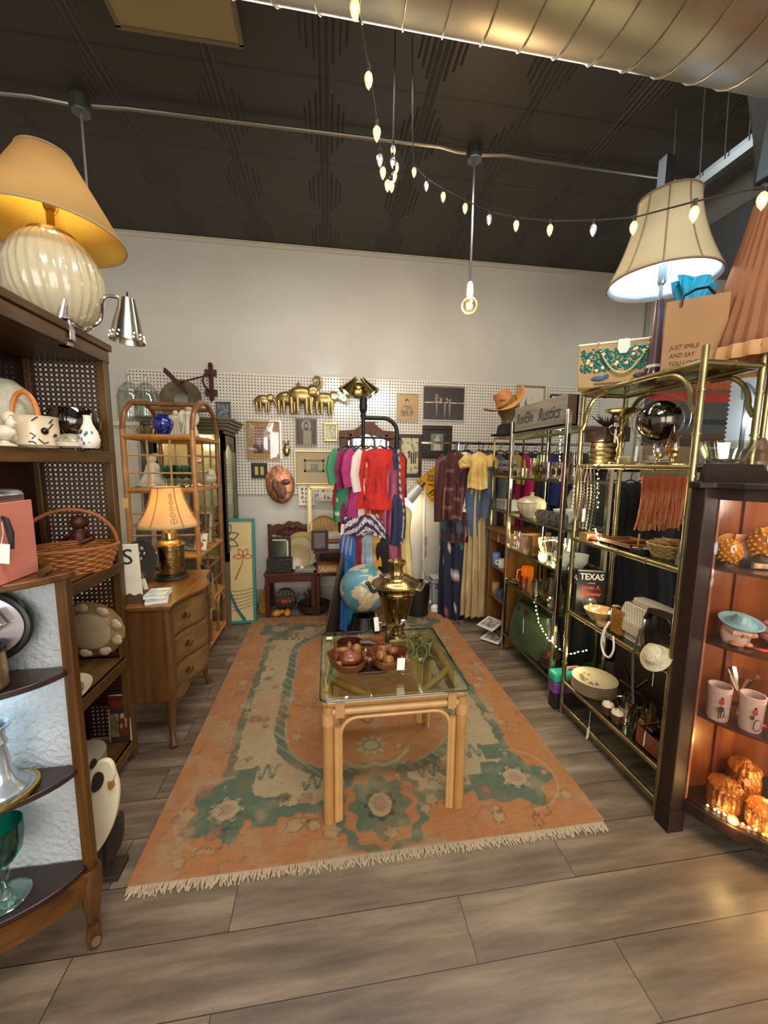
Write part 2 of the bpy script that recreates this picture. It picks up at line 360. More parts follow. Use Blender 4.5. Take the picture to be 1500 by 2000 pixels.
# ceiling duct
T('air_duct', 'round spiral seamed metal duct running across the ceiling', 'duct', (0, 1.27, 3.17), rot=(0, .012, 0))
DUCTM = M('b3ab98', .4, 1, noise=(3.5, .18), bump=(5, .25))
part('pipe', B().cyl((-1.3, 0, 0), (1.70, 0, 0), .29, n=64), DUCTM)
for i in range(21):
    x = -1.2 + i * .138
    pts = [(x + .07 * math.sin(a * PI / 16) , .293 * math.cos(a * PI / 16), .293 * math.sin(a * PI / 16)) for a in range(32)]
    part('seam', B().tube(pts, .0025, 5, closed=True), DUCTM)
b = B(); ring0 = []; ring1 = []; ring2 = []
for j in range(32):
    a = 2 * PI * j / 32; c, s_ = math.cos(a), math.sin(a); k = 1 / max(abs(c), abs(s_))
    ring0.append((1.70, .29 * c, .29 * s_)); ring1.append((2.25, .30 + .36 * c * k, .05 + .30 * s_ * k)); ring2.append((3.2, .30 + .36 * c * k, .05 + .30 * s_ * k))
b.ring([ring0, ring1, ring2]); part('transition', b, M('5c6062', .4, .8, noise=(5, .15)), **F_)
# dark soffit with strut frame
solo('soffit', B().box(2.16, 3.1, 1.45, 2.62, 2.86, 3.04), M('2b2a25', .6), 'dark painted boxed beam hung below the ceiling at right', 'beam', bevel=.004, **F_)
T('strut_frame', 'pale grey metal strut frame hung on wires beside the dark beam', 'metal frame', (2.05, 2.3, 3.05))
GR = M('7f8c96', .45, .5)
part('rail', B().box(2.06, 2.10, 1.5, 2.35, 3.05, 3.09), GR, **WF)
part('rail', B().box(2.12, 2.15, 1.5, 2.30, 3.13, 3.16), GR, **WF)
part('post', B().box(2.03, 2.09, 2.28, 2.34, 2.95, 3.36), GR, **WF)
for y in (2.3, 2.12, 1.98, 1.86): part('wire', B().cyl((2.11, y, 3.1), (2.08, y, ZC), .0035, n=5), GR, **W_)
# ceiling panel
b = B(); b.box(-.98, -.41, 1.3, 2.30, 3.585, 3.597)
T('ceiling_panel', 'flat beige metal panel fixed under the dark ceiling', 'panel', (-.7, 1.8, 3.59)); part('sheet', b, M('9a8a62', .35, .3, noise=(3, .1)), **W_, bevel=.003)
part('frame', B().box(-.99, -.40, 1.29, 1.31, 3.58, ZC).box(-.99, -.40, 2.29, 2.31, 3.582, ZC).box(-.99, -.97, 1.3, 2.3, 3.582, ZC).box(-.42, -.40, 1.3, 2.3, 3.582, ZC), M('6e6148', .5), **WF)
# conduit with junction boxes
T('conduit', 'thin metal conduit pipe running along the dark ceiling', 'conduit', (0, 2.78, 3.58))
JB = [az(157, 205, 3.58), az(927, 300, 3.58)]
pts = [az(px, py, 3.585) for px, py in ((-150, 165), (0, 182), (60, 188), (95, 195), (135, 203))]
CM = M('a8a195', .35, .9)
part('pipe', B().tube(pts, .011, 8), CM, **W_)
part('pipe', B().tube([az(px, py, 3.585) for px, py in ((180, 207), (250, 212), (500, 243), (860, 287), (890, 296), (910, 299))], .011, 8), CM, **W_)
part('pipe', B().tube([az(px, py, 3.585) for px, py in ((940, 303), (985, 303), (1040, 312), (1240, 340), (1362, 357))], .011, 8), CM, **W_)
for k, p in enumerate(JB): part('junction_box', B().lathe([(.05, -.045), (.052, -.04), (.052, .04)], c=(p.x, p.y, ZC - .04), n=8), M('6f7273', .4, .7), **WF)
T('pendant_light', 'bare glowing globe bulb hanging on a long metal rod', 'pendant light', (JB[1].x, JB[1].y, JB[1].z))
p = JB[1]; part('rod', B().cyl((p.x, p.y, 3.54), (p.x, p.y, 2.75), .009, n=8), M('8b8f90', .3, .9), **W_)
part('socket', B().lathe([(.012, .10), (.022, .08), (.024, .02), (.018, 0)], c=(p.x, p.y, 2.67)), M('dcd8cc', .5), **W_)
bl = part('bulb', B().sph((p.x, p.y, 2.615), .062, 20), GLASS('fff2cf', .1), **W_)
part('filament', B().tube([(p.x + .02 * math.sin(i * 1.2), p.y + .02 * math.cos(i * 1.2), 2.60 + .006 * i) for i in range(9)], .004, 5), M('ffd890', .5, emit=60, ecol='ffcf80'), bl, **W_)
T('pendant_rod', 'thin hanging cord dropping from the ceiling box behind the yellow lamp', 'pendant', tuple(JB[0])); p = JB[0]
part('cord', B().cyl((p.x, p.y, 3.54), (p.x, p.y, 2.7), .007, n=6), M('77736a', .5), **W_)
part('socket', B().lathe([(.012, .10), (.022, .08), (.024, 0)], c=(p.x, p.y, 2.62)), M('dcd8cc', .5), **W_)
# ---- string of faceted bulbs
T('string_lights', 'strand of clear faceted pointed bulbs draped from the ceiling', 'string lights', (0.05, 1.2, 2.6))
def pd(px, py, d): r = ray(px, py) / FPX; return Vector((0, 0, HC)) + r * d
BL = [(693, 10, .95), (720, 150, 1.15), (736, 255, 1.25), (742, 308, 1.5), (748, 333, 1.55), (757, 358, 1.62), (765, 360, 1.68), (770, 341, 1.72), (774, 324, 1.78), (767, 314, 1.82), (768, 291, 1.9),
      (809, 333, 2.0), (833, 360, 1.95), (866, 381, 1.9), (909, 403, 1.85), (956, 425, 1.8), (1009, 437, 1.75), (1075, 445, 1.65), (1160, 445, 1.55), (1239, 440, 1.4), (1358, 412, 1.15), (1492, 385, 1.05)]
tops = [pd(a, b_ - 18 * 1.2 / c, c) for a, b_, c in BL]
hook = pd(770, 262, 1.95); hook.z = min(hook.z, ZC - .01)
part('cord', B().tube([pd(690, -60, .9)] + tops[:11] + [Vector((hook.x, hook.y, ZC))], .0028, 5), INK, **W_)
part('cord', B().tube([Vector((tops[11].x - .02, tops[11].y, ZC))] + [tops[11] + Vector((-.01, 0, .1))] + tops[11:] + [pd(1540, 340, .9)], .0028, 5), INK, **W_)
fac = [(.0045, 0), (.014, .012), (.0155, .026), (.011, .045), (.001, .06)]
LITM = M('e8d890', .1, emit=.45, ecol='fff2a0', trans=.6); DIMM = M('c8ccc8', .1, emit=.15, ecol='e8f0ff', trans=.7)
for k, (a, b_, c) in enumerate(BL):
    p = tops[k]; q = B(); q.lathe([(r * .85, -z * .82) for r, z in fac], c=(p.x, p.y, p.z - .012), n=8)
    bo = part('bulb', q, DIMM if k in (3, 9, 12, 15, 18) else LITM, **WF)
    part('socket', B().cyl((p.x, p.y, p.z + .006), (p.x, p.y, p.z - .014), .0065, .0055, 8), INK, bo, **W_)
    point('string_bulb_light', (p.x, p.y, p.z - .03), .12, (1, .9, .6), .015)
# ================================================================ RUG
T('rug', 'worn orange and green patterned oriental rug with fringed ends on the floor', 'rug', (.22, 2.4, 0))
x0, x1, y0, y1 = -.715, 1.145, 1.30, 3.66
nx, ny = 300, 380
U, V = np.meshgrid(np.linspace(0, 1, nx + 1), np.linspace(0, 1, ny + 1))
Wd, Hd = x1 - x0, y1 - y0
X = U * Wd; Y = V * Hd
def npn(x, y, k=0):
    i, j = np.floor(x), np.floor(y); fx, fy = x - i, y - j; fx = fx * fx * (3 - 2 * fx); fy = fy * fy * (3 - 2 * fy)
    h = lambda a, b_: np.modf(np.abs(np.sin(a * 127.1 + b_ * 311.7 + k * 74.7) * 43758.5453))[0]
    return (h(i, j) * (1 - fx) + h(i + 1, j) * fx) * (1 - fy) + (h(i, j + 1) * (1 - fx) + h(i + 1, j + 1) * fx) * fy
def fbm(s, k=0): return .5 * npn(X * s, Y * s, k) + .3 * npn(X * s * 2.1, Y * s * 2.1, k + 1) + .2 * npn(X * s * 4.3, Y * s * 4.3, k + 2)
ORG, GRN, CRM, DGR, PNK, BRW = [np.array(lin(c)) for c in ('a26c40', '51624e', 'a08e6c', '303c30', '8e5e4c', '54402e')]
C = np.zeros((ny + 1, nx + 1, 3)); C[:] = ORG
def put(mask, col, a=1.0): 
    m = np.clip(mask * a, 0, 1)[..., None]; C[:] = C * (1 - m) + col * m
ed = np.minimum(np.minimum(X, Wd - X), np.minimum(Y, Hd - Y) ); wob = (fbm(14, 3) - .5) * .05
Xc, Yc = np.abs(X - Wd / 2), np.abs(Y - Hd / 2)
ex_ = np.minimum(X, Wd - X); ey_ = np.minimum(Y, Hd - Y)
e = np.minimum(ex_, ey_) + wob
put((e > .20).astype(float), GRN); put((e > .245).astype(float), CRM)
# corners: green wings with cream flowers
for cx_ in (0.27, Wd - .27):
    for cy_ in (.26, Hd - .26):
        dx, dy = X - cx_, Y - cy_; rr = np.hypot(dx, dy * 1.1); th = np.arctan2(dy, dx)
        put((rr < .15 + .03 * np.cos(5 * th) + wob).astype(float), GRN)
        put((rr < .062 + .012 * np.cos(7 * th)).astype(float), CRM); put((rr < .03).astype(float), PNK, .5); put((np.abs(rr - .06) < .004).astype(float), DGR, .6)
        s1, s2 = np.sign(Wd / 2 - cx_), np.sign(Hd / 2 - cy_)
        put(((np.abs(dx - s1 * .17) < .05) & (np.abs(dy + s2 * .03) < .07)).astype(float), GRN); put(((np.abs(dx - s1 * .03) < .06) & (np.abs(dy - s2 * .17) < .05)).astype(float), GRN)
        put(((rr > .19) & (rr < .20) & (dx * s1 < 0)).astype(float), CRM, .7)
# inner ribbon: rounded octagon around orange field
hx, hy = Wd / 2 - .41, Hd / 2 - .36
qx = np.maximum(Xc - (hx - .38), 0); qy = np.maximum(Yc - (hy - .38), 0); dd = np.hypot(qx, qy) + np.maximum(np.maximum(Xc - (hx - .3), Yc - (hy - .3)), -9) * 0
inn = dd - .38 + wob * .6
put((inn < 0).astype(float), GRN); put(((inn < 0) & (np.modf(np.abs((X + Y) * 14))[0] > .78)).astype(float), CRM, .55); put((inn < -.055).astype(float), CRM, .7); put((inn < -.065).astype(float), ORG)
# end medallions
for cy_ in (.20, Hd - .20):
    dx, dy = X - Wd / 2, Y - cy_; th = np.arctan2(dy, dx); rr = np.hypot(dx * .95, dy * .8)
    put((rr < .19 + .012 * np.cos(14 * th)).astype(float), GRN); put((rr < .155 + .01 * np.cos(12 * th)).astype(float), ORG); put((rr < .12 + .016 * np.cos(8 * th)).astype(float), GRN)
    put((rr < .06 + .008 * np.cos(8 * th)).astype(float), DGR); put((rr < .048).astype(float), CRM); put((rr < .03).astype(float), PNK, .7)
    s2 = np.sign(Hd / 2 - cy_); dy2 = Y - (cy_ + s2 * .36); rr2 = np.hypot(dx, dy2 * 1.2)
    put((rr2 < .07 + .02 * np.cos(9 * np.arctan2(dy2, dx))).astype(float), CRM); put((np.abs(rr2 - .045) < .006).astype(float), GRN, .8)
    yy = (Y - cy_) * s2; put(((np.abs(yy - (.22 + 1.6 * (np.abs(dx) - .05) ** 2 * 3)) < .012) & (np.abs(dx) < .2)).astype(float), CRM)
# field blossoms
dx, dy = X - Wd / 2, Y - Hd / 2 + .35; th = np.arctan2(dy, dx); rr = np.hypot(dx, dy)
put(((np.abs(rr - (.07 + .02 * np.cos(4 * th))) < .007)).astype(float), DGR, .8); put(((np.abs(dy - .07) < .008) & (np.abs(dx) < .16)).astype(float), DGR, .6)
rs = np.random.RandomState(4)
for k in range(230):
    a, b_ = rs.rand() * Wd, rs.rand() * Hd
    i_, j_ = int(b_ / Hd * ny), int(a / Wd * nx)
    isfield = abs(a - Wd / 2) < hx - .05 and abs(b_ - Hd / 2) < hy - .05
    edge = min(a, Wd - a, b_, Hd - b_)
    if edge < .05 or (isfield and k % 3): continue
    r0 = .012 + rs.rand() * .022; dx, dy = X - a, Y - b_; th = np.arctan2(dy, dx); rr = np.hypot(dx, dy)
    col = (PNK, CRM, BRW, GRN, PNK)[k % 5] if edge > .26 and not isfield else (CRM, PNK, CRM)[k % 3]
    put((rr < r0 * (1 + .3 * np.cos(5 * th + k))).astype(float), col, .7); put((np.abs(rr - r0 * 1.1) < .003).astype(float), BRW, .5)
for k in range(26):                                  # curling tendrils
    a, b_ = rs.rand() * Wd, rs.rand() * Hd; an = rs.rand() * 6.3
    for t in np.linspace(0, 1, 16):
        px_, py_ = a + .16 * (t - .5) * math.cos(an) + .03 * math.sin(9 * t) * math.sin(an), b_ + .16 * (t - .5) * math.sin(an) - .03 * math.sin(9 * t) * math.cos(an)
        put((np.hypot(X - px_, Y - py_) < .007).astype(float), (BRW, DGR, GRN)[k % 3], .45)
for sx_ in (-1, 1):
    for sy_ in (-1, 1):
        for off in (0, .30):
            for t in np.linspace(0, 1, 40):
                px_ = Wd / 2 + sx_ * (Wd / 2 - .42 - off * .9 + .05 * t); py_ = Hd / 2 + sy_ * (Hd / 2 - .33 - (.12 - off * .3) + .04 * math.sin(t * 18)); px_ += (t - .5) * .2 * -sx_
                put((np.hypot(X - px_, Y - py_) < .008).astype(float), GRN, .9)
w1 = fbm(9, 11); w2 = .5 * fbm(40, 21) + .5 * npn(X * 18, Y * 160, 5)
put(np.clip((w1 - .52) * 2.2, 0, .5), CRM * .95); put(np.clip((w2 - .5) * 1.6, 0, .45), BRW * 1.1); put(np.clip((fbm(3, 31) - .5) * 1.2, 0, .4), ORG)
C *= (.74 + .5 * w2)[..., None]; C = np.clip(C, 0, 1)
b = B(); me = bpy.data.meshes.new('pile')
Z = .009 + .002 * (fbm(5, 5) - .5)
vs = np.stack([x0 + X - .22, y0 + Y - 2.4, Z], -1).reshape(-1, 3)
idx = np.arange((nx + 1) * (ny + 1)).reshape(ny + 1, nx + 1)
fs = np.stack([idx[:-1, :-1], idx[:-1, 1:], idx[1:, 1:], idx[1:, :-1]], -1).reshape(-1, 4)
me.from_pydata(vs.tolist(), [], fs.tolist())
at = me.color_attributes.new('Col', 'FLOAT_COLOR', 'POINT'); ca = np.ones((vs.shape[0], 4), np.float32); ca[:, :3] = C.reshape(-1, 3); at.data.foreach_set('color', ca.ravel())
me.materials.append(VCOL(.95, bump=(350, .5))); o = bpy.data.objects.new('pile', me); COL.objects.link(o); o.parent = CT[0]; o.modifiers.new('s', 'SOLIDIFY').thickness = -.007
b = B()
for k in range(420):
    x = x0 + .004 + k * (Wd - .008) / 419; l = .02 + .025 * hsh(k)
    for yy, s_ in ((y0, -1), (y1, 1)):
        b.tube([(x, yy - s_ * .006, .006), (x + .006 * (hsh(k, 2) - .5), yy + s_ * l * .5, .005), (x + .02 * (hsh(k, 3) - .5), yy + s_ * l, .003)], .0026, 4)
part('fringe', b, M('b3a084', .9), **W_)['kind'] = 'stuff'
# ================================================================ LEFT: TALL CANE BOOKCASE
LX0, LX1, LY0, LY1 = -1.32, -.985, 1.26, 1.985
T('bookcase', 'tall dark brown wooden bookcase with woven cane end panel at left', 'bookcase', (-1.15, 1.62, 0))
CANE = cane_mat()
for x in (LX0, LX1 - .035):
    for y in (LY0, LY1 - .04): part('post', B().box(x, x + .035, y, y + .04, 0, 1.975), BRN, **WF, bevel=.003)
part('top', B().box(LX0 - .01, LX1 + .012, LY0 - .02, LY1 + .015, 1.995, 2.025).box(LX0, LX1 + .003, LY0, LY1 + .003, 1.94, 1.994), BRNY, **WF, bevel=.004)
SHZ = (1.545, 1.025, .545, .10)
for z in SHZ: part('shelf', B().box(LX0 + .01, LX1 - .004, LY0 + .01, LY1 - .01, z - .012, z).box(LX1 - .02, LX1 + .002, LY0, LY1 - .002, z - .05, z), BRNY, **WF, bevel=.003)
part('back_panel', B().box(LX0, LX0 + .012, LY0, LY1, .08, 1.95), WOOD('1c0e08', '3b2012', 2, .3), **WF)
part('cane_panel', B().box(LX0 + .03, LX1 - .03, LY1 - .022, LY1 - .018, .12, 1.945), CANE, **WF)
part('end_rail', B().box(LX0 + .03, LX1 - .03, LY1 - .035, LY1 - .005, 1.50, 1.545).box(LX0 + .03, LX1 - .03, LY1 - .035, LY1 - .005, .985, 1.025).box(LX0 + .03, LX1 - .03, LY1 - .035, LY1 - .005, .50, .545), BRN, **WF)
# --- big ribbed lamp
T('table_lamp', 'large cream spiral ribbed ceramic lamp with glowing yellow shade on bookcase top', 'lamp', (-1.062, 1.80, 2.026))
pr = [(.07, 0), (.085, .01), (.11, .03)] + [(.158 * math.sin(PI * (.16 + .70 * i / 14)) , .175 - .168 * math.cos(PI * (.16 + .70 * i / 14)) / math.cos(PI * .16)) for i in range(15)][1:] + [(.075, .335), (.07, .345)]
part('base', B().lathe(pr, n=112, rib=28, amp=.022, twist=.45), M('c0b494', .22, coat=.6))
part('collar', B().lathe([(.072, .343), (.075, .352), (.06, .362), (.02, .366)]), M('b4823a', .3, .7))
part('neck', B().cyl((0, 0, .36), (0, 0, .44), .013), BRASS)
part('harp', B().tube([(0, .004, .43), (0, .03, .44), (0, .05, .47), (0, .052, .56), (0, .03, .64), (0, 0, .66), (0, -.03, .64), (0, -.052, .56), (0, -.05, .47), (0, -.03, .44), (0, -.004, .43)], .003, 6), BRASS)
so = part('socket', B().lathe([(.016, .44), (.02, .45), (.02, .50), (.017, .505)]), M('d9b25a', .3, .9)); part('switch_knob', B().cyl((.02, 0, .465), (.04, 0, .465), .004), INK, so)
part('bulb', B().lathe([(.013, .505), (.028, .54), (.03, .565), (.018, .592), (.001, .598)]), M('fff0c8', .4, emit=8, ecol='ffd27a'))
SHY = SHADE('d8b878', 'd9a53c', .5)
part('lamp_shade', B().lathe([(.245, .35), (.085, .635)], n=64, open_=True), SHY, solid=.002)
for r, z in ((.245, .35), (.085, .635)): part('shade_trim', B().tube([(r * math.cos(a * PI / 24), r * math.sin(a * PI / 24), z) for a in range(48)], .004, 6, closed=True), M('a48a6a', .8))
part('shade_lining', B().lathe([(.241, .352), (.082, .632)], n=64, open_=True), SHADE('ffe070', 'ffd060', .3), solid=.001)
point('lamp_bulb_light', (-1.062, 1.80, 2.57), 26, (1, .86, .42), .03)
# --- clamp lamp
c0 = ax(130, 612, -.985)
T('clamp_lamp', 'brushed chrome clip-on spotlight clamped to the bookcase top edge', 'clamp lamp', (c0.x, c0.y, 2.02))
cx, cy, cz = c0.x, c0.y, 2.02
part('clamp', B().cbox((cx - .01, cy, cz + .02), (.05, .03, .006)).cbox((cx + .012, cy, cz - .02), (.008, .03, .07)).cbox((cx - .01, cy, cz - .055), (.05, .03, .006)).cyl((cx - .02, cy, cz + .02), (cx + .005, cy - .01, cz + .09), .016, .012), CHROME, **W_, bevel=.002)
part('clamp_pad', B().cyl((cx - .012, cy, cz - .08), (cx - .012, cy, cz - .068), .024).cyl((cx - .012, cy, cz - .08), (cx - .012, cy, cz + .0), .004), M('8d7c5c', .5), **W_)
P0 = Vector((cx, cy + .01, cz + .02)); P1 = ay(275, 600, cy + .12)
L1 = ay(247, 598, 1.80)
part('gooseneck', B().tube(sm([P0, P0 + Vector((.03, .03, -.02)), P0 + Vector((.07, .08, .03)), P0 * .4 + L1 * .6 + Vector((0, 0, .05)), L1 + Vector((-.03, 0, .03)), L1 + Vector((-.005, 0, -.005))]), .007, 8), CHROME, **W_)
tl = Matrix.Translation(L1 + Vector((.004, 0, .02))) @ Matrix.Rotation(.06, 4, 'Y')
sh = B().lathe([(.012, .012), (.028, .008), (.032, -.01), (.036, -.03), (.05, -.09), (.062, -.15), (.064, -.16), (.061, -.16), (.046, -.09), (.03, -.02)], n=32); sh.xf(tl)
ls = part('lamp_shade', sh, M('b5afa6', .2, 1), **W_)
b = B()
for i in range(14):
    for z, r in ((-.132, .0595), (-.148, .0625)):
        a = i * 2 * PI / 14 + (z * 60); b.sph((r * math.cos(a), r * math.sin(a), z), .0035, 8)
b.xf(tl); part('vent_dots', b, M('fff0cc', .5, emit=1.5), ls, **W_)
b = B().cyl((0, 0, .01), (0, 0, .035), .005, .003); b.xf(tl); part('switch', b, INK, **W_)
# --- shelf 1 goods (z 1.545)
z1 = SHZ[0]
def onY(px, Y, z): p = ay(px, 870, Y); return (p.x, Y, z)
def frost(c): return M(c, .35, noise=(60, .12), bump=(120, .5))
T('glass_globe', 'large frosted pebbled glass dome at the left end of the top shelf', 'glass dome', (ay(5, 870, 1.62).x, 1.62, z1))
part('body', B().lathe([(.05, 0), (.075, .02), (.105, .09), (.108, .15), (.09, .21), (.05, .245), (.001, .252)], n=36), frost('b9b7a2')); part('foot', B().lathe([(.055, 0), (.055, .008), (.045, .015)]), frost('a3a290'))
T('hen_figurine', 'small white glazed hen figurine beside the frosted glass dome', 'figurine', (ay(10, 868, 1.44).x, 1.44, z1))
part('base', B().lathe([(.03, 0), (.03, .006), (.012, .014), (.01, .02)]), CREAM); part('body', B().sph((0, 0, .045), .03, 16, (1.1, .8, .85)).sph((.022, 0, .075), .014, 12, (1, .8, 1.3)).sph((-.028, 0, .062), .015, 12, (1, .5, 1.5)), CREAM); part('comb', B().sph((.024, 0, .094), .006, 8, (1, .5, 1)), CREAM); part('beak', B().cyl((.034, 0, .078), (.043, 0, .075), .004, .001, 8), CREAM)
p = onY(72, 1.56, z1)
T('ceramic_basket', 'cream ceramic cat faced basket with arched bamboo handle', 'basket', p)
part('body', B().lathe([(.055, 0), (.066, .01), (.068, .06), (.066, .10), (.07, .108), (.066, .11), (.058, .10), (.056, .02)], n=36), M('e2cfae', .3, coat=.4))
part('handle', B().tube([(-.045 + .045 + x, 0, z) for x, z in arc(-.028, .10, .042, 0, PI, 12, .095)], .0085, 8), M('c4742f', .35))
part('paw', B().sph((-.055, -.03, .045), .035, 14, (.8, .8, 1.2)).sph((-.03, -.055, .03), .02, 12).sph((-.05, -.04, .10), .022, 12, (1, 1, 1.1)).sph((-.075, 0, .06), .02, 12, (1, 1, 1.6)), M('e2cfae', .3, coat=.4))
a_ = -.62
part('eye', B().sph((.068 * math.cos(a_), .068 * math.sin(a_), .058), .0115, 14, (1, 1, 1.1)), M('17120f', .15))
b = B()
def onc(t, z, r=.0685): return (r * math.cos(t), r * math.sin(t), z)
for q in ([(-.4, .085), (-.2, .10)], [(-1.1, .09), (-.95, .10), (-.85, .105)], [(-1.2, .05), (-1.0, .04), (-1.15, .03)], [(-.9, .03), (-.7, .015), (-.5, .02)], [(-.25, .04), (-.1, .045)], [(-.45, .065), (-.2, .085)], [(-1.3, .02), (-1.1, .02), (-1.0, .012)]): b.tube([onc(*x) for x in q], .002, 5)
part('face_lines', b, INK); part('nose', B().sph(onc(-.12, .045), .006, 8), INK)
p = onY(150, 1.74, z1)
T('brandy_bowl', 'amber tinted round glass bowl behind the white bottle vase', 'glass bowl', p)
part('bowl', B().lathe([(.02, .02), (.05, .035), (.085, .08), (.09, .115), (.075, .16), (.073, .16), (.087, .115), (.082, .08), (.048, .038)], n=36), GLASS('a08a52', .25)); part('foot', B().lathe([(.035, 0), (.035, .004), (.012, .01), (.01, .025)]), GLASS('a08a52', .25))
p = onY(140, 1.50, z1)
T('egg_box', 'small round cream trinket box with brown painted leaves', 'trinket box', p)
part('base', B().lathe([(.02, 0), (.036, .006), (.041, .02)], ex=1.15), M('dcd4bd', .3, coat=.4)); part('lid', B().lathe([(.041, .021), (.036, .036), (.02, .047), (.001, .05)], ex=1.15), M('d5cfb6', .3, noise=(45, .3, '7a6a45'), coat=.4))
p = onY(175, 1.50, z1)
T('bottle_vase', 'small white bottle shaped vase painted with blue flowers', 'vase', p)
part('body', B().lathe([(.022, 0), (.030, .01), (.033, .03), (.028, .055), (.014, .085), (.0115, .105), (.014, .112), (.011, .113), (.008, .10)], n=28), M('e7ddca', .3, coat=.4))
b = B()
for i in range(12): b.sph((-.005 + .031 * math.cos(-1.9 + .16 * i) * 1.0, .031 * math.sin(-1.9 + .16 * i), .035 + .02 * math.sin(i * 1.7)), .0055, 8, (.7, .7, 1.3))
part('flower', b, M('3f6f80', .4)); part('flower', B().sph((-.012, -.026, .055), .009, 10), M('3d3032', .4))
b = B().lathe([(.03, .0), (.03, .003), (.004, .01), (.004, .05), (.02, .065), (.033, .10), (.03, .135), (.028, .135), (.031, .10), (.018, .068)], n=20)
gob = None
for k, (px, Y) in enumerate(((8, 1.80), (34, 1.86), (58, 1.80))):
    q = onY(px, Y, z1)
    if gob is None:
        T('wine_goblet', '', 'goblet', q, group='goblets at the back of the top shelf'); gob = CT[0]; part('glass', b, GLASS('cfc8a8', .2))
    else: dup(gob, q)
    CT[0]['label'] = 'clear goblet at the back of the top shelf, ' + ('leftmost', 'middle', 'rightmost')[k] + ' of three'
# --- shelf 2 (z 1.025): basket, carved figure
z2 = SHZ[1]
p = Vector((-1.10, 1.80, z2))
T('wicker_basket', 'oval woven wicker basket with tall hooped handle on the bookcase', 'basket', (p.x, 1.80, z2))
b = B()
for i in range(9):
    z = .006 + i * .0115; r = .118 + .03 * (i / 8)
    b.tube([((r + .004 * math.cos(14 * t + PI * i)) * math.cos(t), 1.02 * (r + .004 * math.cos(14 * t + PI * i)) * math.sin(t), z) for t in [2 * PI * j / 84 for j in range(84)]], .0062, 6, closed=True)
part('weave', b, M('a8672f', .5, noise=(30, .25)))
b = B()
for j in range(28):
    t = 2 * PI * j / 28; b.tube([(.118 * math.cos(t), .12 * math.sin(t), 0), (.15 * math.cos(t), .153 * math.sin(t), .105)], .004, 5)
part('stakes', b, M('8d5526', .5)); part('rim', B().tube([(.152 * math.cos(2 * PI * j / 48), .155 * math.sin(2 * PI * j / 48), .108) for j in range(48)], .008, 8, closed=True), M('9c5d2c', .5))
part('bottom', B().lathe([(.117, .002), (.117, .008)]), M('8d5526', .6))
for dy in (-.012, .012):
    part('handle', B().tube([(.149 * math.cos(a) * 1.0, dy, .105 + .165 * math.sin(a)) for a in [PI * i / 20 for i in range(21)]], .007, 8), M('94552a', .5))
CT[0].rotation_euler.z = .54; CT[0].scale = (1.12, .8, 1)
T('carved_figure', 'dark reddish carved wooden figure behind the wicker basket', 'carving', (ay(148, 1000, 1.93).x, 1.945, z2))
CW = M('5a2a17', .4)
part('body', B().lathe([(.035, 0), (.038, .05), (.03, .10), (.035, .14), (.022, .165)]).sph((0, 0, .195), .034, 14), CW); part('arm', B().tube([(-.03, 0, .14), (-.07, -.02, .11), (-.02, -.04, .10)], .011, 8), CW); part('arm', B().tube([(.03, 0, .14), (.06, -.02, .12), (.02, -.04, .105)], .011, 8), CW)
# --- shelf 3 (z .545)
z3 = SHZ[2]
p = ay(185, 1270, 1.90)
T('scalloped_plate', 'large scalloped ceramic plate with pale shells leaning against cane panel', 'plate', (-1.13, 1.925, z3 + .155), rot=(PI / 2 + .2, 0, 0))
part('plate', B().lathe([(.001, 0), (.10, .002), (.105, -.004), (.15, -.014), (.152, -.01), (.105, .003), (.1, .008), (.001, .006)][::-1], n=72, rib=18, amp=.012), M('9a7a55', .35, noise=(12, .2)))
b = B()
for i in range(9): a = i * 2 * PI / 9 + .2; b.sph((.128 * math.cos(a), .128 * math.sin(a), .004), .024, 12, (1, 1, .35)); b.sph((.128 * math.cos(a + .13), .128 * math.sin(a + .13), .004), .018, 12, (1, 1, .35))
part('relief', b, M('c5b490', .4)); part('centre', B().lathe([(.001, .009), (.095, .009), (.099, .007)]), M('b8a684', .45, noise=(10, .15)))
p = ax(172, 1330, -1.06)
T('platter', 'white oval platter with dark centre at the shelf edge', 'platter', (-1.10, 1.60, z3))
part('dish', B().lathe([(.10, 0), (.115, .004), (.135, .02), (.138, .022), (.132, .022), (.11, .008), (.001, .006)], n=48, ex=.85, ey=1.3), M('cfc1a4', .3, coat=.3)); part('centre', B().lathe([(.001, .0085), (.108, .0095)], n=40, ex=.85, ey=1.3), M('4b4a40', .4, noise=(60, .4, '8f8a74')))
T('glass_pitcher', 'patterned glass pitcher standing on the oval platter', 'pitcher', (-1.12, 1.63, z3 + .011))
part('body', B().lathe([(.04, 0), (.055, .02), (.058, .05), (.042, .085), (.036, .11), (.043, .135), (.041, .135), (.034, .11)], n=40, rib=20, amp=.03), GLASS('b9bdc8', .35)); part('handle', B().tube([(.036, 0, .12), (.07, 0, .11), (.072, 0, .06), (.05, 0, .04)], .005, 8), GLASS('b9bdc8', .35))
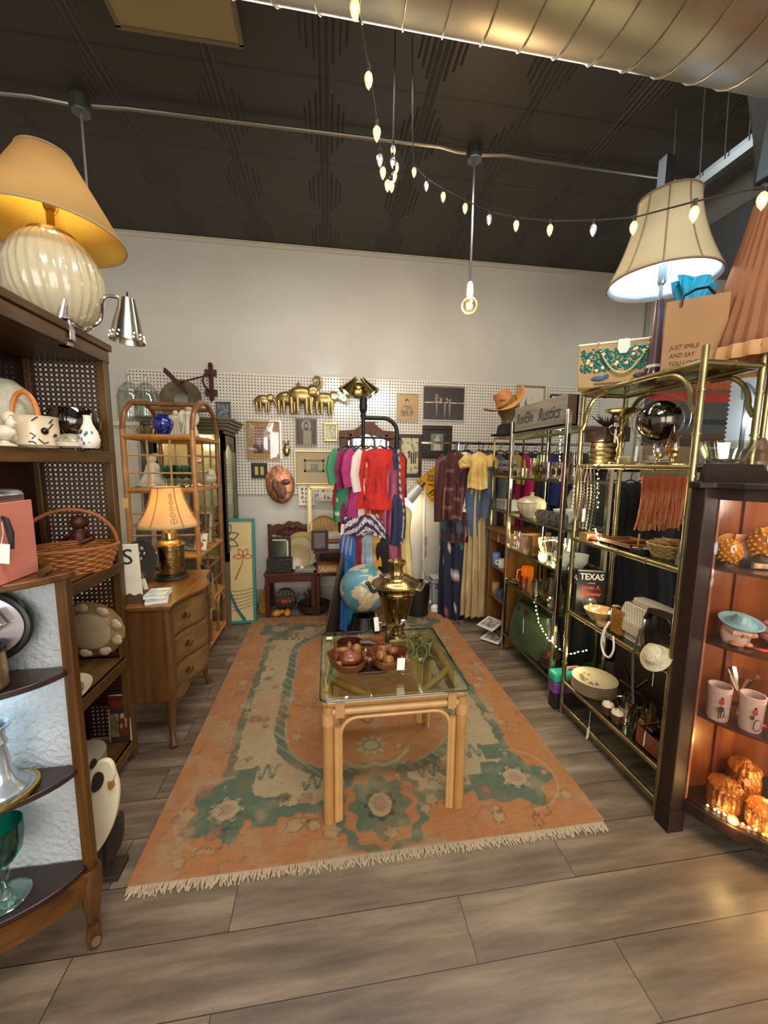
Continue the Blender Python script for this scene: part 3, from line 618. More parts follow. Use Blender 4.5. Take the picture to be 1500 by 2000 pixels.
# --- bottom shelf
z4 = SHZ[3]
T('hat_box', 'round grey hat box on the bookcase bottom shelf', 'hat box', (-1.09, 1.70, z4))
part('box', B().lathe([(.001, 0), (.10, 0), (.10, .10), (.001, .10)], n=36), M('6d6450', .6)); part('lid', B().lathe([(.104, .085), (.104, .125), (.09, .13), (.001, .131)], n=36), M('857a63', .6))
T('magazine', 'magazine with dark red cover leaning at the bookcase end', 'magazine', (-1.04, 1.945, z4 + .005))
CT[0].rotation_euler = (-.05, 0, 0); b = B()
def magc(u, v):
    if v > .72: return lin('7a2b1c') if .75 < v < .92 and .1 < u < .9 and vno(u * 30, v * 8) > .4 else lin('5c2216')
    if u < .04 or u > .96: return lin('b9a37a')
    if .12 < v < .62 and .5 < u < .9: return lin('6e2a1c') if vno(u * 9, v * 9) > .35 else lin('a8927a')
    if .12 < v < .62 and .08 < u < .45: return mixc(lin('4c4430'), lin('8a7a58'), vno(u * 12, v * 12))
    return lin('33302a')
b.grid(lambda u, v: (-.05 + .10 * u, -.006, .24 * v), 30, 40, magc); part('cover', b, VCOL(.4)); part('pages', B().box(-.05, .05, -.0055, .006, 0, .24), PAPER, **F_)
for k, (yy, h) in enumerate(((1.50, .20), (1.56, .23), (1.44, .17))):
    T('framed_picture', ('framed picture with dark wood border, middle of three on the bottom shelf', 'tall black framed picture, rearmost of three on the bottom shelf', 'small dark framed picture, foremost of three on the bottom shelf')[k], 'picture', (-1.10, yy, z4 + .002), group='frames leaning on the bottom shelf')
    CT[0].rotation_euler = (-.18, 0, -.35)
    part('frame', B().box(-.08, .08, -.01, .01, 0, .02).box(-.08, .08, -.01, .01, h - .02, h).box(-.08, -.06, -.01, .01, .02, h - .02).box(.06, .08, -.01, .01, .02, h - .02), (DKWOOD, BLACK, DKWOOD)[k], **F_, bevel=.003); part('print', B().box(-.062, .062, -.003, .003, .018, h - .018), M(('a8927a', 'cfc6b0', '7d6450')[k], .6, noise=(30, .3)), **F_)
# --- wooden cutout on floor
pA = ay(205, 1672, 1.30)
T('goose_cutout', 'white painted wooden goose cutout with black patches leaning by the shelves', 'wooden cutout', (-.83, 1.36, .0)); 
def pl(pts, Y=1.36): return [(ay(x, y, Y).x, ay(x, y, Y).z) for x, y in pts]
o_ = pl([(178, 1672), (172, 1560), (176, 1510), (186, 1492), (196, 1484), (212, 1482), (222, 1492), (226, 1510), (232, 1525), (234, 1550), (230, 1580), (222, 1610), (208, 1640), (190, 1665)])
part('body', B().prism(chk(o_), 1.352, 1.370), M('dccfae', .6, noise=(8, .08)), **WF, bevel=.003)
part('patch', B().prism(chk(pl([(178, 1548), (180, 1520), (188, 1508), (198, 1508), (204, 1518), (200, 1535), (190, 1546)], 1.35)), 1.348, 1.352), M('2c2418', .6), **WF)
part('patch', B().prism(chk(pl([(174, 1500), (178, 1484), (188, 1480), (190, 1492), (180, 1502)], 1.35)), 1.348, 1.352), M('2c2418', .6), **WF)
part('bell', B().prism(pl([(211, 1528), (222, 1526), (224, 1534), (219, 1541), (213, 1540)], 1.347), 1.342, 1.350).tube([(ay(226, 1512, 1.346).x, 1.346, ay(226, 1512, 1.346).z), (ay(220, 1528, 1.346).x, 1.346, ay(220, 1528, 1.346).z)], .001, 4), M('9c6224', .5), **WF)
part('tail', B().prism(chk(pl([(190, 1665), (208, 1640), (222, 1612), (230, 1588), (237, 1586), (241, 1600), (240, 1640), (228, 1670), (205, 1700), (195, 1690)], 1.38)), 1.372, 1.39), M('2b2117', .55), **WF, bevel=.003)
part('stand', B().box(-.95, -.76, 1.33, 1.41, 0, .02).box(-.90, -.82, 1.353, 1.369, .015, .16), M('2b2117', .55), **WF, bevel=.002)
# ================================================================ DEMI-LUNE SHELF (near left)
DX1, DY = -.75, 1.20
T('corner_shelf', 'curved front wooden corner shelf with dark shelves and white plaster back', 'shelf', (-1.1, 1.1, 0))
MAH = WOOD('3e240a', '684012', 2, .35, coat=.3); MAHX = WOOD('3e240a', '684012', 0, .35, coat=.3)
DKSH = M('2b1914', .35, coat=.4)
rx, ry = .70, .27; DXc = -1.42
def dcurve(inset=0, a0=0, a1=-PI / 2, n=24): return [(DXc + (rx - inset - .02) * math.cos(a0 + (a1 - a0) * i / n), DY + (ry - inset) * math.sin(a0 + (a1 - a0) * i / n)) for i in range(n + 1)]
def dplate(z0, z1, inset=0): return [(DXc, DY)] + dcurve(inset), z0, z1
def plate(b, z0, z1, inset=0):
    pts = dcurve(inset) + [(DXc, DY)]; return b.prism(pts, z0, z1, 'xy')
part('post', B().box(-.775, -.745, 1.183, 1.212, .19, 1.185), MAH, **WF, bevel=.004)
part('top', plate(B(), 1.168, 1.188, -.015), MAHX, **W_, bevel=.004)
for z in (.893, .573, .24): part('shelf', plate(B(), z - .018, z, .02), DKSH, **W_, bevel=.002)
b = B()
out = [(x, y) for x, y in dcurve(0)]; inn = [(x, y) for x, y in dcurve(.022)][::-1]
b.prism(out + inn, .165, .222, 'xy'); part('apron', b, MAHX, **W_)
part('back_panel', B().box(-1.42, -.782, 1.205, 1.22, .2, 1.168), M('aaadad', .85, noise=(4, .05), bump=(60, 1.0)), **WF)
part('gallery', B().tube([(-1.42, 1.2, 1.205)] + [(-.80 + .03 * math.sin(a), 1.2 - .0, 1.20 + .01 * math.cos(a)) for a in (0,)] , .012, 8).tube([(-.80, 1.20, 1.205), (-.775, 1.17, 1.20), (-.77, 1.13, 1.196)], .010, 8).box(-1.42, -.80, 1.192, 1.208, 1.188, 1.215), MAHX, **W_)
lp = [(-.762, 1.192, .22), (-.752, 1.18, .17), (-.745, 1.165, .12), (-.75, 1.172, .07), (-.757, 1.182, .035), (-.745, 1.16, .016), (-.728, 1.135, .016), (-.722, 1.13, .026)]
part('leg', B().tube(lp, [.032, .03, .024, .018, .016, .02, .017, .012], 12), MAH, **W_)
lp2 = [(x - .62 + .0, y - .0, z) for x, y, z in lp]
part('leg', B().tube([(-1.40, .95, .22), (-1.40, .94, .14), (-1.40, .95, .06), (-1.40, .93, .016)], [.03, .024, .016, .018], 12), MAH, **W_)
part('light_strip', B().box(-1.3, -.9, 1.185, 1.19, .835, .84), M('cfe6ff', .5, emit=4, ecol='a8d4ff'), **WF)
point('shelf_blue_light', (-1.05, 1.05, .80), 1.3, (.45, .75, 1.0), .06); point('shelf_blue_light', (-1.1, 1.05, .50), .5, (.8, .88, 1.0), .06); point('shelf_blue_light', (-1.05, 1.0, 1.12), .3, (.85, .9, 1.0), .06)
# toaster
T('toaster', 'pink enamel vintage toaster with chrome top on the corner shelf', 'toaster', (-.925, 1.115, 1.189))
PK = M('c77a6c', .35, noise=(5, .08), coat=.3)
part('body', B().box(-.13, .11, -.07, .07, .02, .20), PK, bevel=.012); part('side_flange', B().box(.108, .114, -.072, .072, .0, .205), PK, bevel=.002); part('chrome_top', B().box(-.13, .108, -.066, .066, .195, .235), M('b9bcc8', .2, 1), bevel=.014)
part('slot', B().box(-.11, .09, -.045, -.015, .232, .2365).box(-.11, .09, .015, .045, .232, .2365), BLACK, **F_)
part('lever', B().tube([(.112, -.03, .17), (.125, -.035, .165), (.135, -.04, .13), (.137, -.042, .09)], [.004, .006, .008, .004], 8), BLACK); part('lever', B().tube([(-.02, -.072, .075), (.04, -.09, .078), (.07, -.095, .08), (.10, -.09, .075)], [.002, .003, .008, .005], 8), BLACK)
part('foot', B().box(-.11, -.08, -.06, .06, 0, .02).box(.07, .10, -.06, .06, 0, .02), BLACK, **F_)
tag_on((-.795, 1.06, 1.35), w=.038, h=.05, tilt=.12, string=.055)
# goods on the demi-lune shelves
def oz(px, py, z): return az(px, py, z)
p = oz(30, 1372, .885)
T('round_tray', 'round black rimmed tray holding metal graters behind the ice bucket', 'tray', (-.97, 1.165, 1.04), rot=(PI / 2 - .12, 0, 0))
part('rim', B().tube([(.135 * math.cos(2 * PI * j / 48), .098 * math.sin(2 * PI * j / 48), 0) for j in range(48)], .011, 8, closed=True), BLACK); part('face', B().lathe([(.001, 0), (.13, .003)], n=40, ey=.74), M('c9bfc0', .25, .6, noise=(10, .2)))
part('grater', B().cbox((.05, .015, .02), (.06, .05, .02), .6), SILVER, **F_, bevel=.002); part('grater', B().cbox((-.03, .03, .02), (.05, .035, .02), .3).cbox((-.02, -.04, .02), (.07, .03, .02), 1.2), SILVER, **F_, bevel=.002)
p = Vector((-.915, 1.09, .8935))
T('ice_bucket', 'brushed champagne metal bucket with black rim on the corner shelf', 'ice bucket', (p.x, p.y, .8935))
part('body', B().lathe([(.001, 0), (.052, 0), (.058, .004), (.058, .105), (.05, .106), (.05, .02), (.001, .015)], n=40), M('b39a6a', .35, .9, noise=(40, .15))); part('rim', B().lathe([(.052, .103), (.06, .105), (.061, .118), (.05, .119), (.05, .105)], n=40), BLACK); part('base_ring', B().lathe([(.06, -.0), (.061, .008), (.05, .01), (.05, 0)], n=40), BLACK)
T('candlestick', 'silvery blue glazed candlestick on a round stepped foot', 'candlestick', (-.905, 1.11, .5735 + .0175))
part('stem', B().lathe([(.058, 0), (.052, .012), (.034, .03), (.024, .06), (.02, .10), (.016, .125), (.022, .14), (.016, .155), (.020, .175), (.03, .185), (.031, .190), (.02, .188), (.016, .17)], n=36), M('aab4ba', .18, .6, noise=(12, .25)))
T('display_stand', 'round gold rimmed mirrored stand under the silvery candlestick', 'stand', (-.905, 1.11, .5735))
part('plate', B().lathe([(.001, 0), (.07, 0), (.078, .004), (.078, .014), (.07, .016), (.001, .016)], n=40), M('c9a45a', .2, 1)); part('mirror', B().lathe([(.001, .0165), (.068, .0168)], n=40), CHROME)
T('goblet', 'large teal glass goblet with clear stem on the bottom shelf', 'goblet', (-.93, 1.11, .2405))
part('bowl', B().lathe([(.012, .115), (.03, .125), (.046, .15), (.052, .19), (.052, .235), (.05, .235), (.05, .19), (.043, .152), (.027, .13), (.001, .126)], n=40), GLASS('4fb5a6', .3)); part('stem', B().lathe([(.001, 0), (.052, .001), (.055, .004), (.05, .008), (.018, .014), (.010, .03), (.013, .08), (.012, .115)], n=36), GLASS('d5efe8', .35))
T('goblet', 'clear footed glass at the very left of the bottom shelf', 'goblet', (-1.04, 1.05, .2405)); part('bowl', B().lathe([(.01, .09), (.04, .12), (.045, .16), (.043, .16), (.038, .12), (.001, .1)], n=32), GLASS('dfeee8', .3)); part('stem', B().lathe([(.001, 0), (.045, .002), (.01, .012), (.01, .09)], n=32), GLASS('dfeee8', .3))
# ================================================================ COMMODE
T('commode', 'bombe fronted wooden chest of drawers with serpentine top', 'chest of drawers', (-1.1, 2.3, 0))
CX0, CX1, CY0, CY1 = -1.30, -.80, 1.99, 2.62; ZT = .79
def serp(v, amp=.045, base=0): return base + amp * (math.sin(PI * v) ** 2) * 1.0 - .02 * math.sin(PI * 2 * abs(v - .5)) * 0 - .018 * (math.cos(4 * PI * v) * -.5 + .5)
def topout(off=0, n=40): return [(CX0, CY0 - off), ] + [(CX1 + off + serp(i / n, .075), CY0 - off + (CY1 - CY0 + 2 * off) * i / n) for i in range(n + 1)] + [(CX0, CY1 + off)]
part('top', B().prism(topout(.022), ZT - .012, ZT, 'xy').prism(topout(.012), ZT - .026, ZT - .012, 'xy'), WOOD('654018', '8e6230', 1, .25, coat=.5), **W_, bevel=.004)
CB = WOOD('5c4424', '7a5c34', 1, .45); CS = WOOD('452a13', '64401f', 2, .4)
def bomb(v, z):                         # front surface x
    t = (z - .2) / .56; return CX1 + serp(v, .075) + .02 * math.sin(PI * t * .9) - .02
b = B()
rings = []
for i in range(15):
    z = .27 + (ZT - .026 - .27) * i / 14; rings.append([(CX0, CY0, z)] + [(bomb(j / 30, z), CY0 + (CY1 - CY0) * j / 30, z) for j in range(31)] + [(CX0, CY1, z)])
b.ring(rings); part('carcass', b, CS, **W_)
for k, (za, zb) in enumerate(((.60, .745), (.44, .585), (.29, .425))):
    b = B(); rs_ = []
    for i in range(9):
        z = za + (zb - za) * i / 8; e_ = .004 if 0 < i < 8 else .0
        rs_.append([(bomb(j / 24 * .88 + .06, z) + .003 + e_, CY0 + (CY1 - CY0) * (j / 24 * .88 + .06), z) for j in range(25)] + [(bomb(.94, z) - .02, CY0 + (CY1 - CY0) * .94, z), (bomb(.06, z) - .02, CY0 + (CY1 - CY0) * .06, z)])
    b.ring(rs_); dr = part('drawer', b, CB, **W_)
    zc = (za + zb) / 2
    for v in (.25, .75):
        x = bomb(v, zc) + .012; y = CY0 + (CY1 - CY0) * v
        part('handle', B().tube([(x, y - .035, zc + .012), (x + .012, y - .03, zc - .005), (x + .015, y, zc - .012), (x + .012, y + .03, zc - .005), (x, y + .035, zc + .012)], .004, 6).sph((x - .004, y, zc), .022, 10, (.25, 1.3, .8)), M('5c4526', .4, .8), dr, **W_)
b = B(); n = 30
pts = [(CY0 + .03, .27)] + [(CY0 + .03 + (CY1 - CY0 - .06) * i / n, .27 - .05 * abs(math.sin(PI * i / n * 2)) * (.6 + .4 * math.cos(2 * PI * i / n))) for i in range(n + 1)] + [(CY1 - .03, .30), (CY0 + .03, .30)]
b.prism(pts, CX1 - .01, CX1 + .012, 'yz'); part('apron', b, CB, **W_)
for (x, y, sx_, sy_) in ((CX1, CY0, 1, -1), (CX1, CY1, 1, 1), (CX0 + .03, CY0, -1, -1), (CX0 + .03, CY1, -1, 1)):
    part('leg', B().tube([(x - .02 * sx_, y - .022 * sy_, .76), (x - .012 * sx_, y - .02 * sy_, .55), (x - .02 * sx_, y - .03 * sy_, .33), (x - .03 * sx_, y - .035 * sy_, .16), (x - .028 * sx_, y - .03 * sy_, .05), (x - .015 * sx_, y - .01 * sy_, .01)], [.024, .03, .03, .02, .014, .02], 10), CS, **W_)
# brass lamp
p = az(336, 1128, ZT)
T('brass_lamp', 'hammered brass canister lamp with cream panelled bell shade on the chest', 'lamp', (p.x, p.y, ZT)); BL0 = CT[0]
HB = M('a8905a', .22, 1, noise=(30, .2), bump=(60, .35))
part('plinth', B().lathe([(.001, 0), (.092, 0), (.096, .008), (.09, .016), (.082, .02), (.082, .03), (.001, .032)], n=40), BLACK)
part('canister', B().lathe([(.068, .032), (.07, .04), (.078, .15), (.08, .205), (.076, .21)], n=40), HB); part('shoulder', B().lathe([(.085, .205), (.087, .21), (.08, .222), (.055, .238), (.042, .244)], n=40), BRASS)
part('cap', B().lathe([(.042, .24), (.042, .285), (.038, .292), (.012, .297), (.008, .33)], n=40), BRASS)
SHC = SHADE('e4cf9c', 'e8bd6a', .5)
def bell(zb, zt, rb, rt, n=6, pw=1.8):
    prof = [(rt + (rb - rt) * (1 - t) ** pw, zb + (zt - zb) * t) for t in [i / 12 for i in range(13)]]; return prof
pb = bell(.325, .56, .178, .082, pw=1.7); N6 = 48
def hexr(a, n=6): k = PI / n; return math.cos(k) / math.cos(((a + k) % (2 * k)) - k) * .5 + .5
b = B(); b.ring([[(r * hexr(2 * PI * j / N6) * math.cos(2 * PI * j / N6), r * hexr(2 * PI * j / N6) * math.sin(2 * PI * j / N6), z) for j in range(N6)] for r, z in pb], False, False)
sh = part('lamp_shade', b, SHC, solid=.002)
b = B()
for k in range(6):
    a = 2 * PI * k / 6; b.tube([((r + .001) * math.cos(a), (r + .001) * math.sin(a), z) for r, z in pb], .0028, 5)
for r, z in (pb[0], pb[-1]): b.tube([(r * hexr(2 * PI * j / N6) * math.cos(2 * PI * j / N6), r * hexr(2 * PI * j / N6) * math.sin(2 * PI * j / N6), z) for j in range(N6)], .003, 5, closed=True)
part('shade_trim', b, M('8c7450', .8), sh)
b = B(); ca = -PI / 2 + .25
def prof_at(z):
    for (r0, z0), (r1, z1_) in zip(pb, pb[1:]):
        if z0 <= z <= z1_: return r0 + (r1 - r0) * (z - z0) / (z1_ - z0)
    return pb[0][0]
for s_ in (-1, 1):
    for k in range(5):
        zc = .37 + k * .035; b.tube([((prof_at(zc + .012 * math.sin(t)) * .985 + .003) * math.cos(ca + s_ * (.03 + .075 * math.cos(t))), (prof_at(zc + .012 * math.sin(t)) * .985 + .003) * math.sin(ca + s_ * (.03 + .075 * math.cos(t))), zc + .012 * math.sin(t)) for t in [-1.5 + i * .4 for i in range(9)]], .0013, 4)
b.tube([((prof_at(z) * .985 + .003) * math.cos(ca), (prof_at(z) * .985 + .003) * math.sin(ca), z) for z in (.35, .38, .42, .46, .50, .53)], .0013, 4)
part('embroidery', b, M('6c4f2c', .7), sh)
part('finial', B().lathe([(.004, .56), (.008, .567), (.004, .572), (.006, .582), (.001, .59)]), BRASS); part('bulb', B().sph((0, 0, .42), .028, 14), M('fff0c8', .4, emit=8, ecol='ffd78a')); part('neck', B().cyl((0, 0, .32), (0, 0, .40), .008), BRASS)
CT[0].rotation_euler.z = .3
point('brass_lamp_light', (p.x, p.y, ZT + .44), 5, WARM, .03)
# other goods on commode
p = az(275, 1145, ZT)
T('black_plate', 'black round plate with white flowers standing on edge on the chest', 'plate', (-1.10, 2.40, ZT + .125), rot=(PI / 2 - .2, 0, -.3))
part('plate', B().lathe([(.001, 0), (.08, .002), (.122, .014), (.124, .012), (.08, -.004), (.001, -.004)], n=48), M('141110', .25, coat=.5))
b = B()
for i in range(9): b.sph((-.03 + .02 * math.cos(i * 2.1) + i * .006, -.03 + .018 * i * .8 + .01 * math.sin(i * 3), .006), .009, 8, (1, 1, .3))
part('flowers', b, M('c9bfa4', .6))
T('plate_stand', 'small wire easel with crossed prongs on the chest', 'plate stand', (-.995, 2.16, ZT)); part('wire', B().tube([(-.03, 0, .12), (.03, 0, .12), (.005, 0, .08), (.002, 0, .0)], .002, 5).tube([(-.03, 0, .12), (-.005, 0, .08), (-.002, 0, .0)], .002, 5).tube([(0, 0, .08), (0, .04, 0)], .002, 5), CHROME); tag_on((-.985, 2.15, ZT + .12), w=.022, h=.06, tilt=-.2)
T('wooden_bowl', 'shallow turned wooden bowl on the chest', 'bowl', (-1.0, 2.14, ZT)); part('bowl', B().lathe([(.001, 0), (.04, 0), (.045, .006), (.08, .028), (.092, .034), (.088, .036), (.07, .026), (.03, .01), (.001, .009)], n=40), M('6d3c22', .35, noise=(12, .2)))
p = az(255, 1210, ZT)
T('letter_board', 'tall white wooden letter block panel with a dark S', 'sign', (-.99, 2.03, ZT), rot=(-.06, 0, .25)); part('board', B().prism([(-.05, 0), (.055, 0), (.045, .30), (-.05, .30)], -.012, .012), M('ddd5c0', .6, noise=(12, .08)), **F_, bevel=.002); part('base', B().prism([(-.056, 0), (.06, 0), (.06, .03), (.045, .05), (.02, .04), (.0, .055), (-.03, .04), (-.056, .05)], -.014, .014), M('4a3018', .5), **F_)
text('letter', 'S', .11, INK, (0, -.0135, .235), (PI / 2, 0, 0))
for k, (dz, rz, c, w) in enumerate(((0, .3, '3d86a8', .13), (.022, .1, '6db7c0', .12))):
    T('book', ('blue paperback book under another on the chest corner', 'teal and white paperback book on top of another on the chest')[k], 'book', (-.875, 2.06 + .01 * k, ZT + dz + .0005), rz=rz, group='books on the chest')
    part('pages', B().box(-.05, .048, -w / 2 + .003, w / 2 - .003, .002, .020), PAPER, **F_); part('cover', B().box(-.052, .05, -w / 2, w / 2, 0, .002).box(-.052, .05, -w / 2, w / 2, .0195, .0215).box(-.052, -.05, -w / 2, w / 2, 0, .0215), M(c, .4, noise=(20, .3, 'e6e2d0')), **F_)
T('white_flowers', 'small cluster of cream ceramic flowers against the black plate', 'ornament', (-1.16, 2.22, ZT)); b = B()
for i in range(14): b.sph((.03 * math.cos(i * 2.4), .02 * math.sin(i * 2.4), .10 + .05 * hsh(i)), .012, 8)
part('blossoms', b, CREAM); part('stems', B().cyl((0, 0, 0), (0, 0, .11), .02, .012), M('7a7a50', .6))
# ================================================================ RATTAN ETAGERE (behind the chest)
WX0, WX1, WY0, WY1 = -1.385, -.935, 2.90, 3.50
T('rattan_shelf', 'honey coloured rattan shelf unit with arched top and lattice sides', 'shelf unit', (-1.15, 3.2, 0))
for (x, y) in ((WX0, WY0), (WX1, WY0), (WX0, WY1), (WX1, WY1)):
    part('post', B().tube([(x, y, 0), (x, y, .8), (x, y, 1.72)], .019, 10), RATTAN if y == WY0 else RATDK, **W_)
def archp(x, y0_, y1_, z0, h, n=12): return [(x, y0_ + (y1_ - y0_) * (1 - math.cos(PI * i / n)) / 2, z0 + h * math.sin(PI * i / n)) for i in range(n + 1)]
for x in (WX0, WX1): part('arch', B().tube([(x, WY0, 1.70)] + archp(x, WY0, WY1, 1.72, .23) + [(x, WY1, 1.70)], .018, 10), RATDK, **W_)
part('top_rail', B().tube([(WX0 , WY0 + .16, 1.915), (WX1, WY0 + .16, 1.915)], .016, 10), RATDK, **W_); part('top_rail', B().tube([(WX0, WY1 - .16, 1.915), (WX1, WY1 - .16, 1.915)], .016, 10), RATDK, **W_)
for z in (1.67, 1.30, .82, .40, .06):
    q = B()
    q.cyl((WX0, WY0, z), (WX1, WY0, z), .02, n=8).cyl((WX0, WY1, z), (WX1, WY1, z), .02, n=8).cyl((WX0, WY0, z), (WX0, WY1, z), .018, n=8).cyl((WX1, WY0, z), (WX1, WY1, z), .018, n=8)
    f_ = part('shelf_frame', q, RATTAN, **W_)
    part('shelf_board', B().box(WX0 + .01, WX1 - .01, WY0 + .01, WY1 - .01, z + .004, z + .014), RATLT if z < 1.5 else GLASS('e8eedc'), f_, **WF)
for side, (xa, ya, xb, yb) in (('front', (WX0, WY0, WX1, WY0)), ('side', (WX1, WY0, WX1, WY1))):
    q = B()
    for za, zb in ((1.30, 1.67), (.82, 1.30), (.40, .82)):
        for t in (.33, .66): q.cyl((xa + (xb - xa) * t, ya + (yb - ya) * t, za), (xa + (xb - xa) * t, ya + (yb - ya) * t, zb), .007, n=6)
        for t in (.33, .66): q.cyl((xa, ya, za + (zb - za) * t), (xb, yb, za + (zb - za) * t), .007, n=6)
    part('lattice', q, RATLT if side == 'front' else RATDK, **W_)
for k in range(3):
    y0_ = WY0 + .2 * k; part('lower_arch', B().tube([(WX1, y0_, .07)] + archp(WX1, y0_, y0_ + .2, .26, .12) + [(WX1, y0_ + .2, .07)], .012, 8), RATTAN, **W_)
# things on/around it
def put_at(px, Y, z, py=860): return (ay(px, py, Y).x, Y, z)
CER = M('d8cdb4', .35, coat=.3)
T('blue_vase', 'round cobalt blue glass vase on the rattan shelf top', 'vase', put_at(320, 3.0, 1.691)); part('body', B().lathe([(.03, 0), (.045, .01), (.068, .06), (.072, .09), (.06, .115), (.038, .125), (.04, .135), (.046, .14), (.043, .142), (.03, .125)], n=36), M('15207a', .08, coat=1))
p = put_at(292, 3.38, 1.691)
T('angel_figurine', '', 'figurine', (ay(342, 800, 3.30).x, 3.30, 1.691)); CT[0]['label'] = 'tall ribbed pale figurine just right of the cobalt vase'
part('robe', B().lathe([(.05, 0), (.055, .01), (.038, .08), (.03, .13), (.034, .15), (.018, .17)], n=30, rib=9, amp=.1), CER); part('head', B().sph((0, 0, .19), .022, 14), CER); part('wing', B().sph((.03, .02, .13), .04, 12, (.9, .25, 1.3)).sph((-.03, .02, .13), .04, 12, (.9, .25, 1.3)), CER)
a0 = CT[0]; dup(a0, (ay(368, 800, 3.22).x, 3.22, 1.691), .4, 'pale robed figurine near the right arch of the rattan shelf'); CT[0].scale = (1.15,) * 3
T('cut_glass_bowl', 'small cut crystal bowl left of the cobalt vase', 'bowl', put_at(283, 3.1, 1.691)); part('bowl', B().lathe([(.03, 0), (.06, .02), (.075, .07), (.07, .07), (.055, .022), (.001, .01)], n=48, rib=24, amp=.04), GLASS('f4f0e0', .5))
for k, (px, lab) in enumerate(((255, 'tall lidded glass apothecary jar at the far left'), (288, 'lidded clear glass jar with pointed knob behind the rattan arch'))):
    T('glass_jar', lab, 'jar', (ay(px, 800, 3.78).x, 3.78, 1.838), group='lidded glass jars')
    part('jar', B().lathe([(.07, 0), (.09, .01), (.10, .06), (.10, .24), (.085, .27), (.08, .27), (.095, .24), (.095, .06), (.001, .015)], n=40), GLASS('eef2ee', .3)); part('lid', B().lathe([(.092, .272), (.09, .285), (.05, .34), (.016, .36), (.012, .375), (.02, .395), (.014, .42), (.001, .43)], n=36), GLASS('eef2ee', .35))
T('white_hutch', 'low white painted cupboard carrying the glass jars behind the rattan shelf', 'cupboard', (-1.95, 3.85, 0)); part('body', B().box(-2.3, -1.60, 3.62, 4.08, .0, 1.80), M('b9b1a0', .6), **WF, bevel=.005); part('top', B().box(-2.33, -1.58, 3.60, 4.10, 1.80, 1.836), M('c9c1ae', .6), **WF, bevel=.005)
for xa in (-2.28, -1.94): d_ = part('door', B().box(xa, xa + .33, 3.605, 3.62, .1, 1.72), M('c3bba8', .6), **WF, bevel=.004); part('knob', B().sph((xa + .29, 3.595, .8), .014, 10), BRASS, d_, **W_)
# round tray leaning
T('round_tray', 'large round aged metal tray leaning behind the rattan shelf', 'tray', (ay(352, 800, 3.9).x, 3.94, 2.072), rot=(PI / 2 - .15, 0, 0)); CT[0].scale = (.78,) * 3; part('tray', B().lathe([(.001, 0), (.15, 0), (.16, .008), (.235, .014), (.245, .022), (.24, .026), (.155, .016), (.001, .008)], n=56), M('7a6f55', .35, .8, noise=(12, .25))); part('glass_centre', B().lathe([(.001, .009), (.145, .012)], n=40), M('a7aca0', .2, .5))
# clock-like cabinet
T('display_cabinet', 'grey green corniced cabinet with tall glass doors behind the rattan shelf', 'cabinet', (-1.2, 3.75, 0))
GC = M('5f573f', .5, noise=(8, .12)); gx0, gx1, gy0, gy1 = -1.48, -.90, 3.58, 4.02
part('body', B().box(gx0, gx0 + .03, gy0, gy1, 0, 1.78).box(gx0, gx1, gy1 - .02, gy1, 0, 1.78).box(gx0, gx1, gy0, gy1, 0, .62).box(gx0, gx1, gy0, gy1, 1.74, 1.78), GC, **WF)
part('cornice', B().box(gx0 - .03, gx1 + .03, gy0 - .03, gy1, 1.78, 1.81).box(gx0 - .05, gx1 + .05, gy0 - .05, gy1, 1.81, 1.835).box(gx0 - .07, gx1 + .07, gy0 - .07, gy1, 1.835, 1.86).box(gx0 - .085, gx1 + .085, gy0 - .085, gy1, 1.86, 1.88), GC, **WF, bevel=.005)
for xa in (gx0, -1.205, gx1 - .035): part('stile', B().box(xa, xa + .035, gy0, gy0 + .03, .62, 1.78), GC, **WF, bevel=.003)
part('side_frame', B().box(gx1 - .03, gx1, gy0, gy0 + .06, .6, 1.75).box(gx1 - .03, gx1, gy1 - .06, gy1, .6, 1.75).box(gx1 - .03, gx1, gy0, gy1, .6, .68).prism([(gy0, 1.75), (gy0, 1.60)] + [(gy0 + .06 + (gy1 - gy0 - .12) * i / 10, 1.60 + .08 * math.sin(PI * i / 10)) for i in range(11)] + [(gy1, 1.60), (gy1, 1.75)], gx1 - .03, gx1, 'yz'), GC, **WF)
part('glass_door', B().box(gx0 + .03, -1.205, gy0 + .01, gy0 + .015, .66, 1.74), PANE, **WF); part('glass_door', B().box(-1.17, gx1 - .03, gy0 + .01, gy0 + .015, .66, 1.74), PANE, **WF); part('side_glass', B().box(gx1 - .016, gx1 - .012, gy0 + .06, gy1 - .06, .68, 1.66), PANE, **WF)
part('back_mirror', B().box(gx0 + .035, gx1 - .04, gy1 - .03, gy1 - .024, .64, 1.73), M('c9b68c', .15, .8), **WF)
for z in (.98, 1.32): part('shelf', B().box(gx0 + .03, gx1 - .035, gy0 + .04, gy1 - .03, z, z + .008), PANE, **WF)
part('inner_light', B().box(-1.4, -1.05, 3.75, 3.78, 1.725, 1.738), M('ffd894', .5, emit=12, ecol='ffcf86'), **WF); point('cabinet_light', (-1.2, 3.78, 1.68), 5, WARM, .05)
T('small_photo', 'small framed photo standing on the grey green cabinet', 'picture', (ay(437, 822, 3.72).x, 3.72, 1.881), rz=-.1); part('frame', B().box(-.065, .065, -.008, .008, 0, .015).box(-.065, .065, -.008, .008, .145, .16).box(-.065, -.05, -.008, .008, 0, .16).box(.05, .065, -.008, .008, 0, .16), M('5e5850', .4, .5), **F_, bevel=.002); part('print', B().box(-.052, .052, -.003, .003, .012, .148), M('20262e', .4, noise=(30, .6, '8a929c')), **F_)
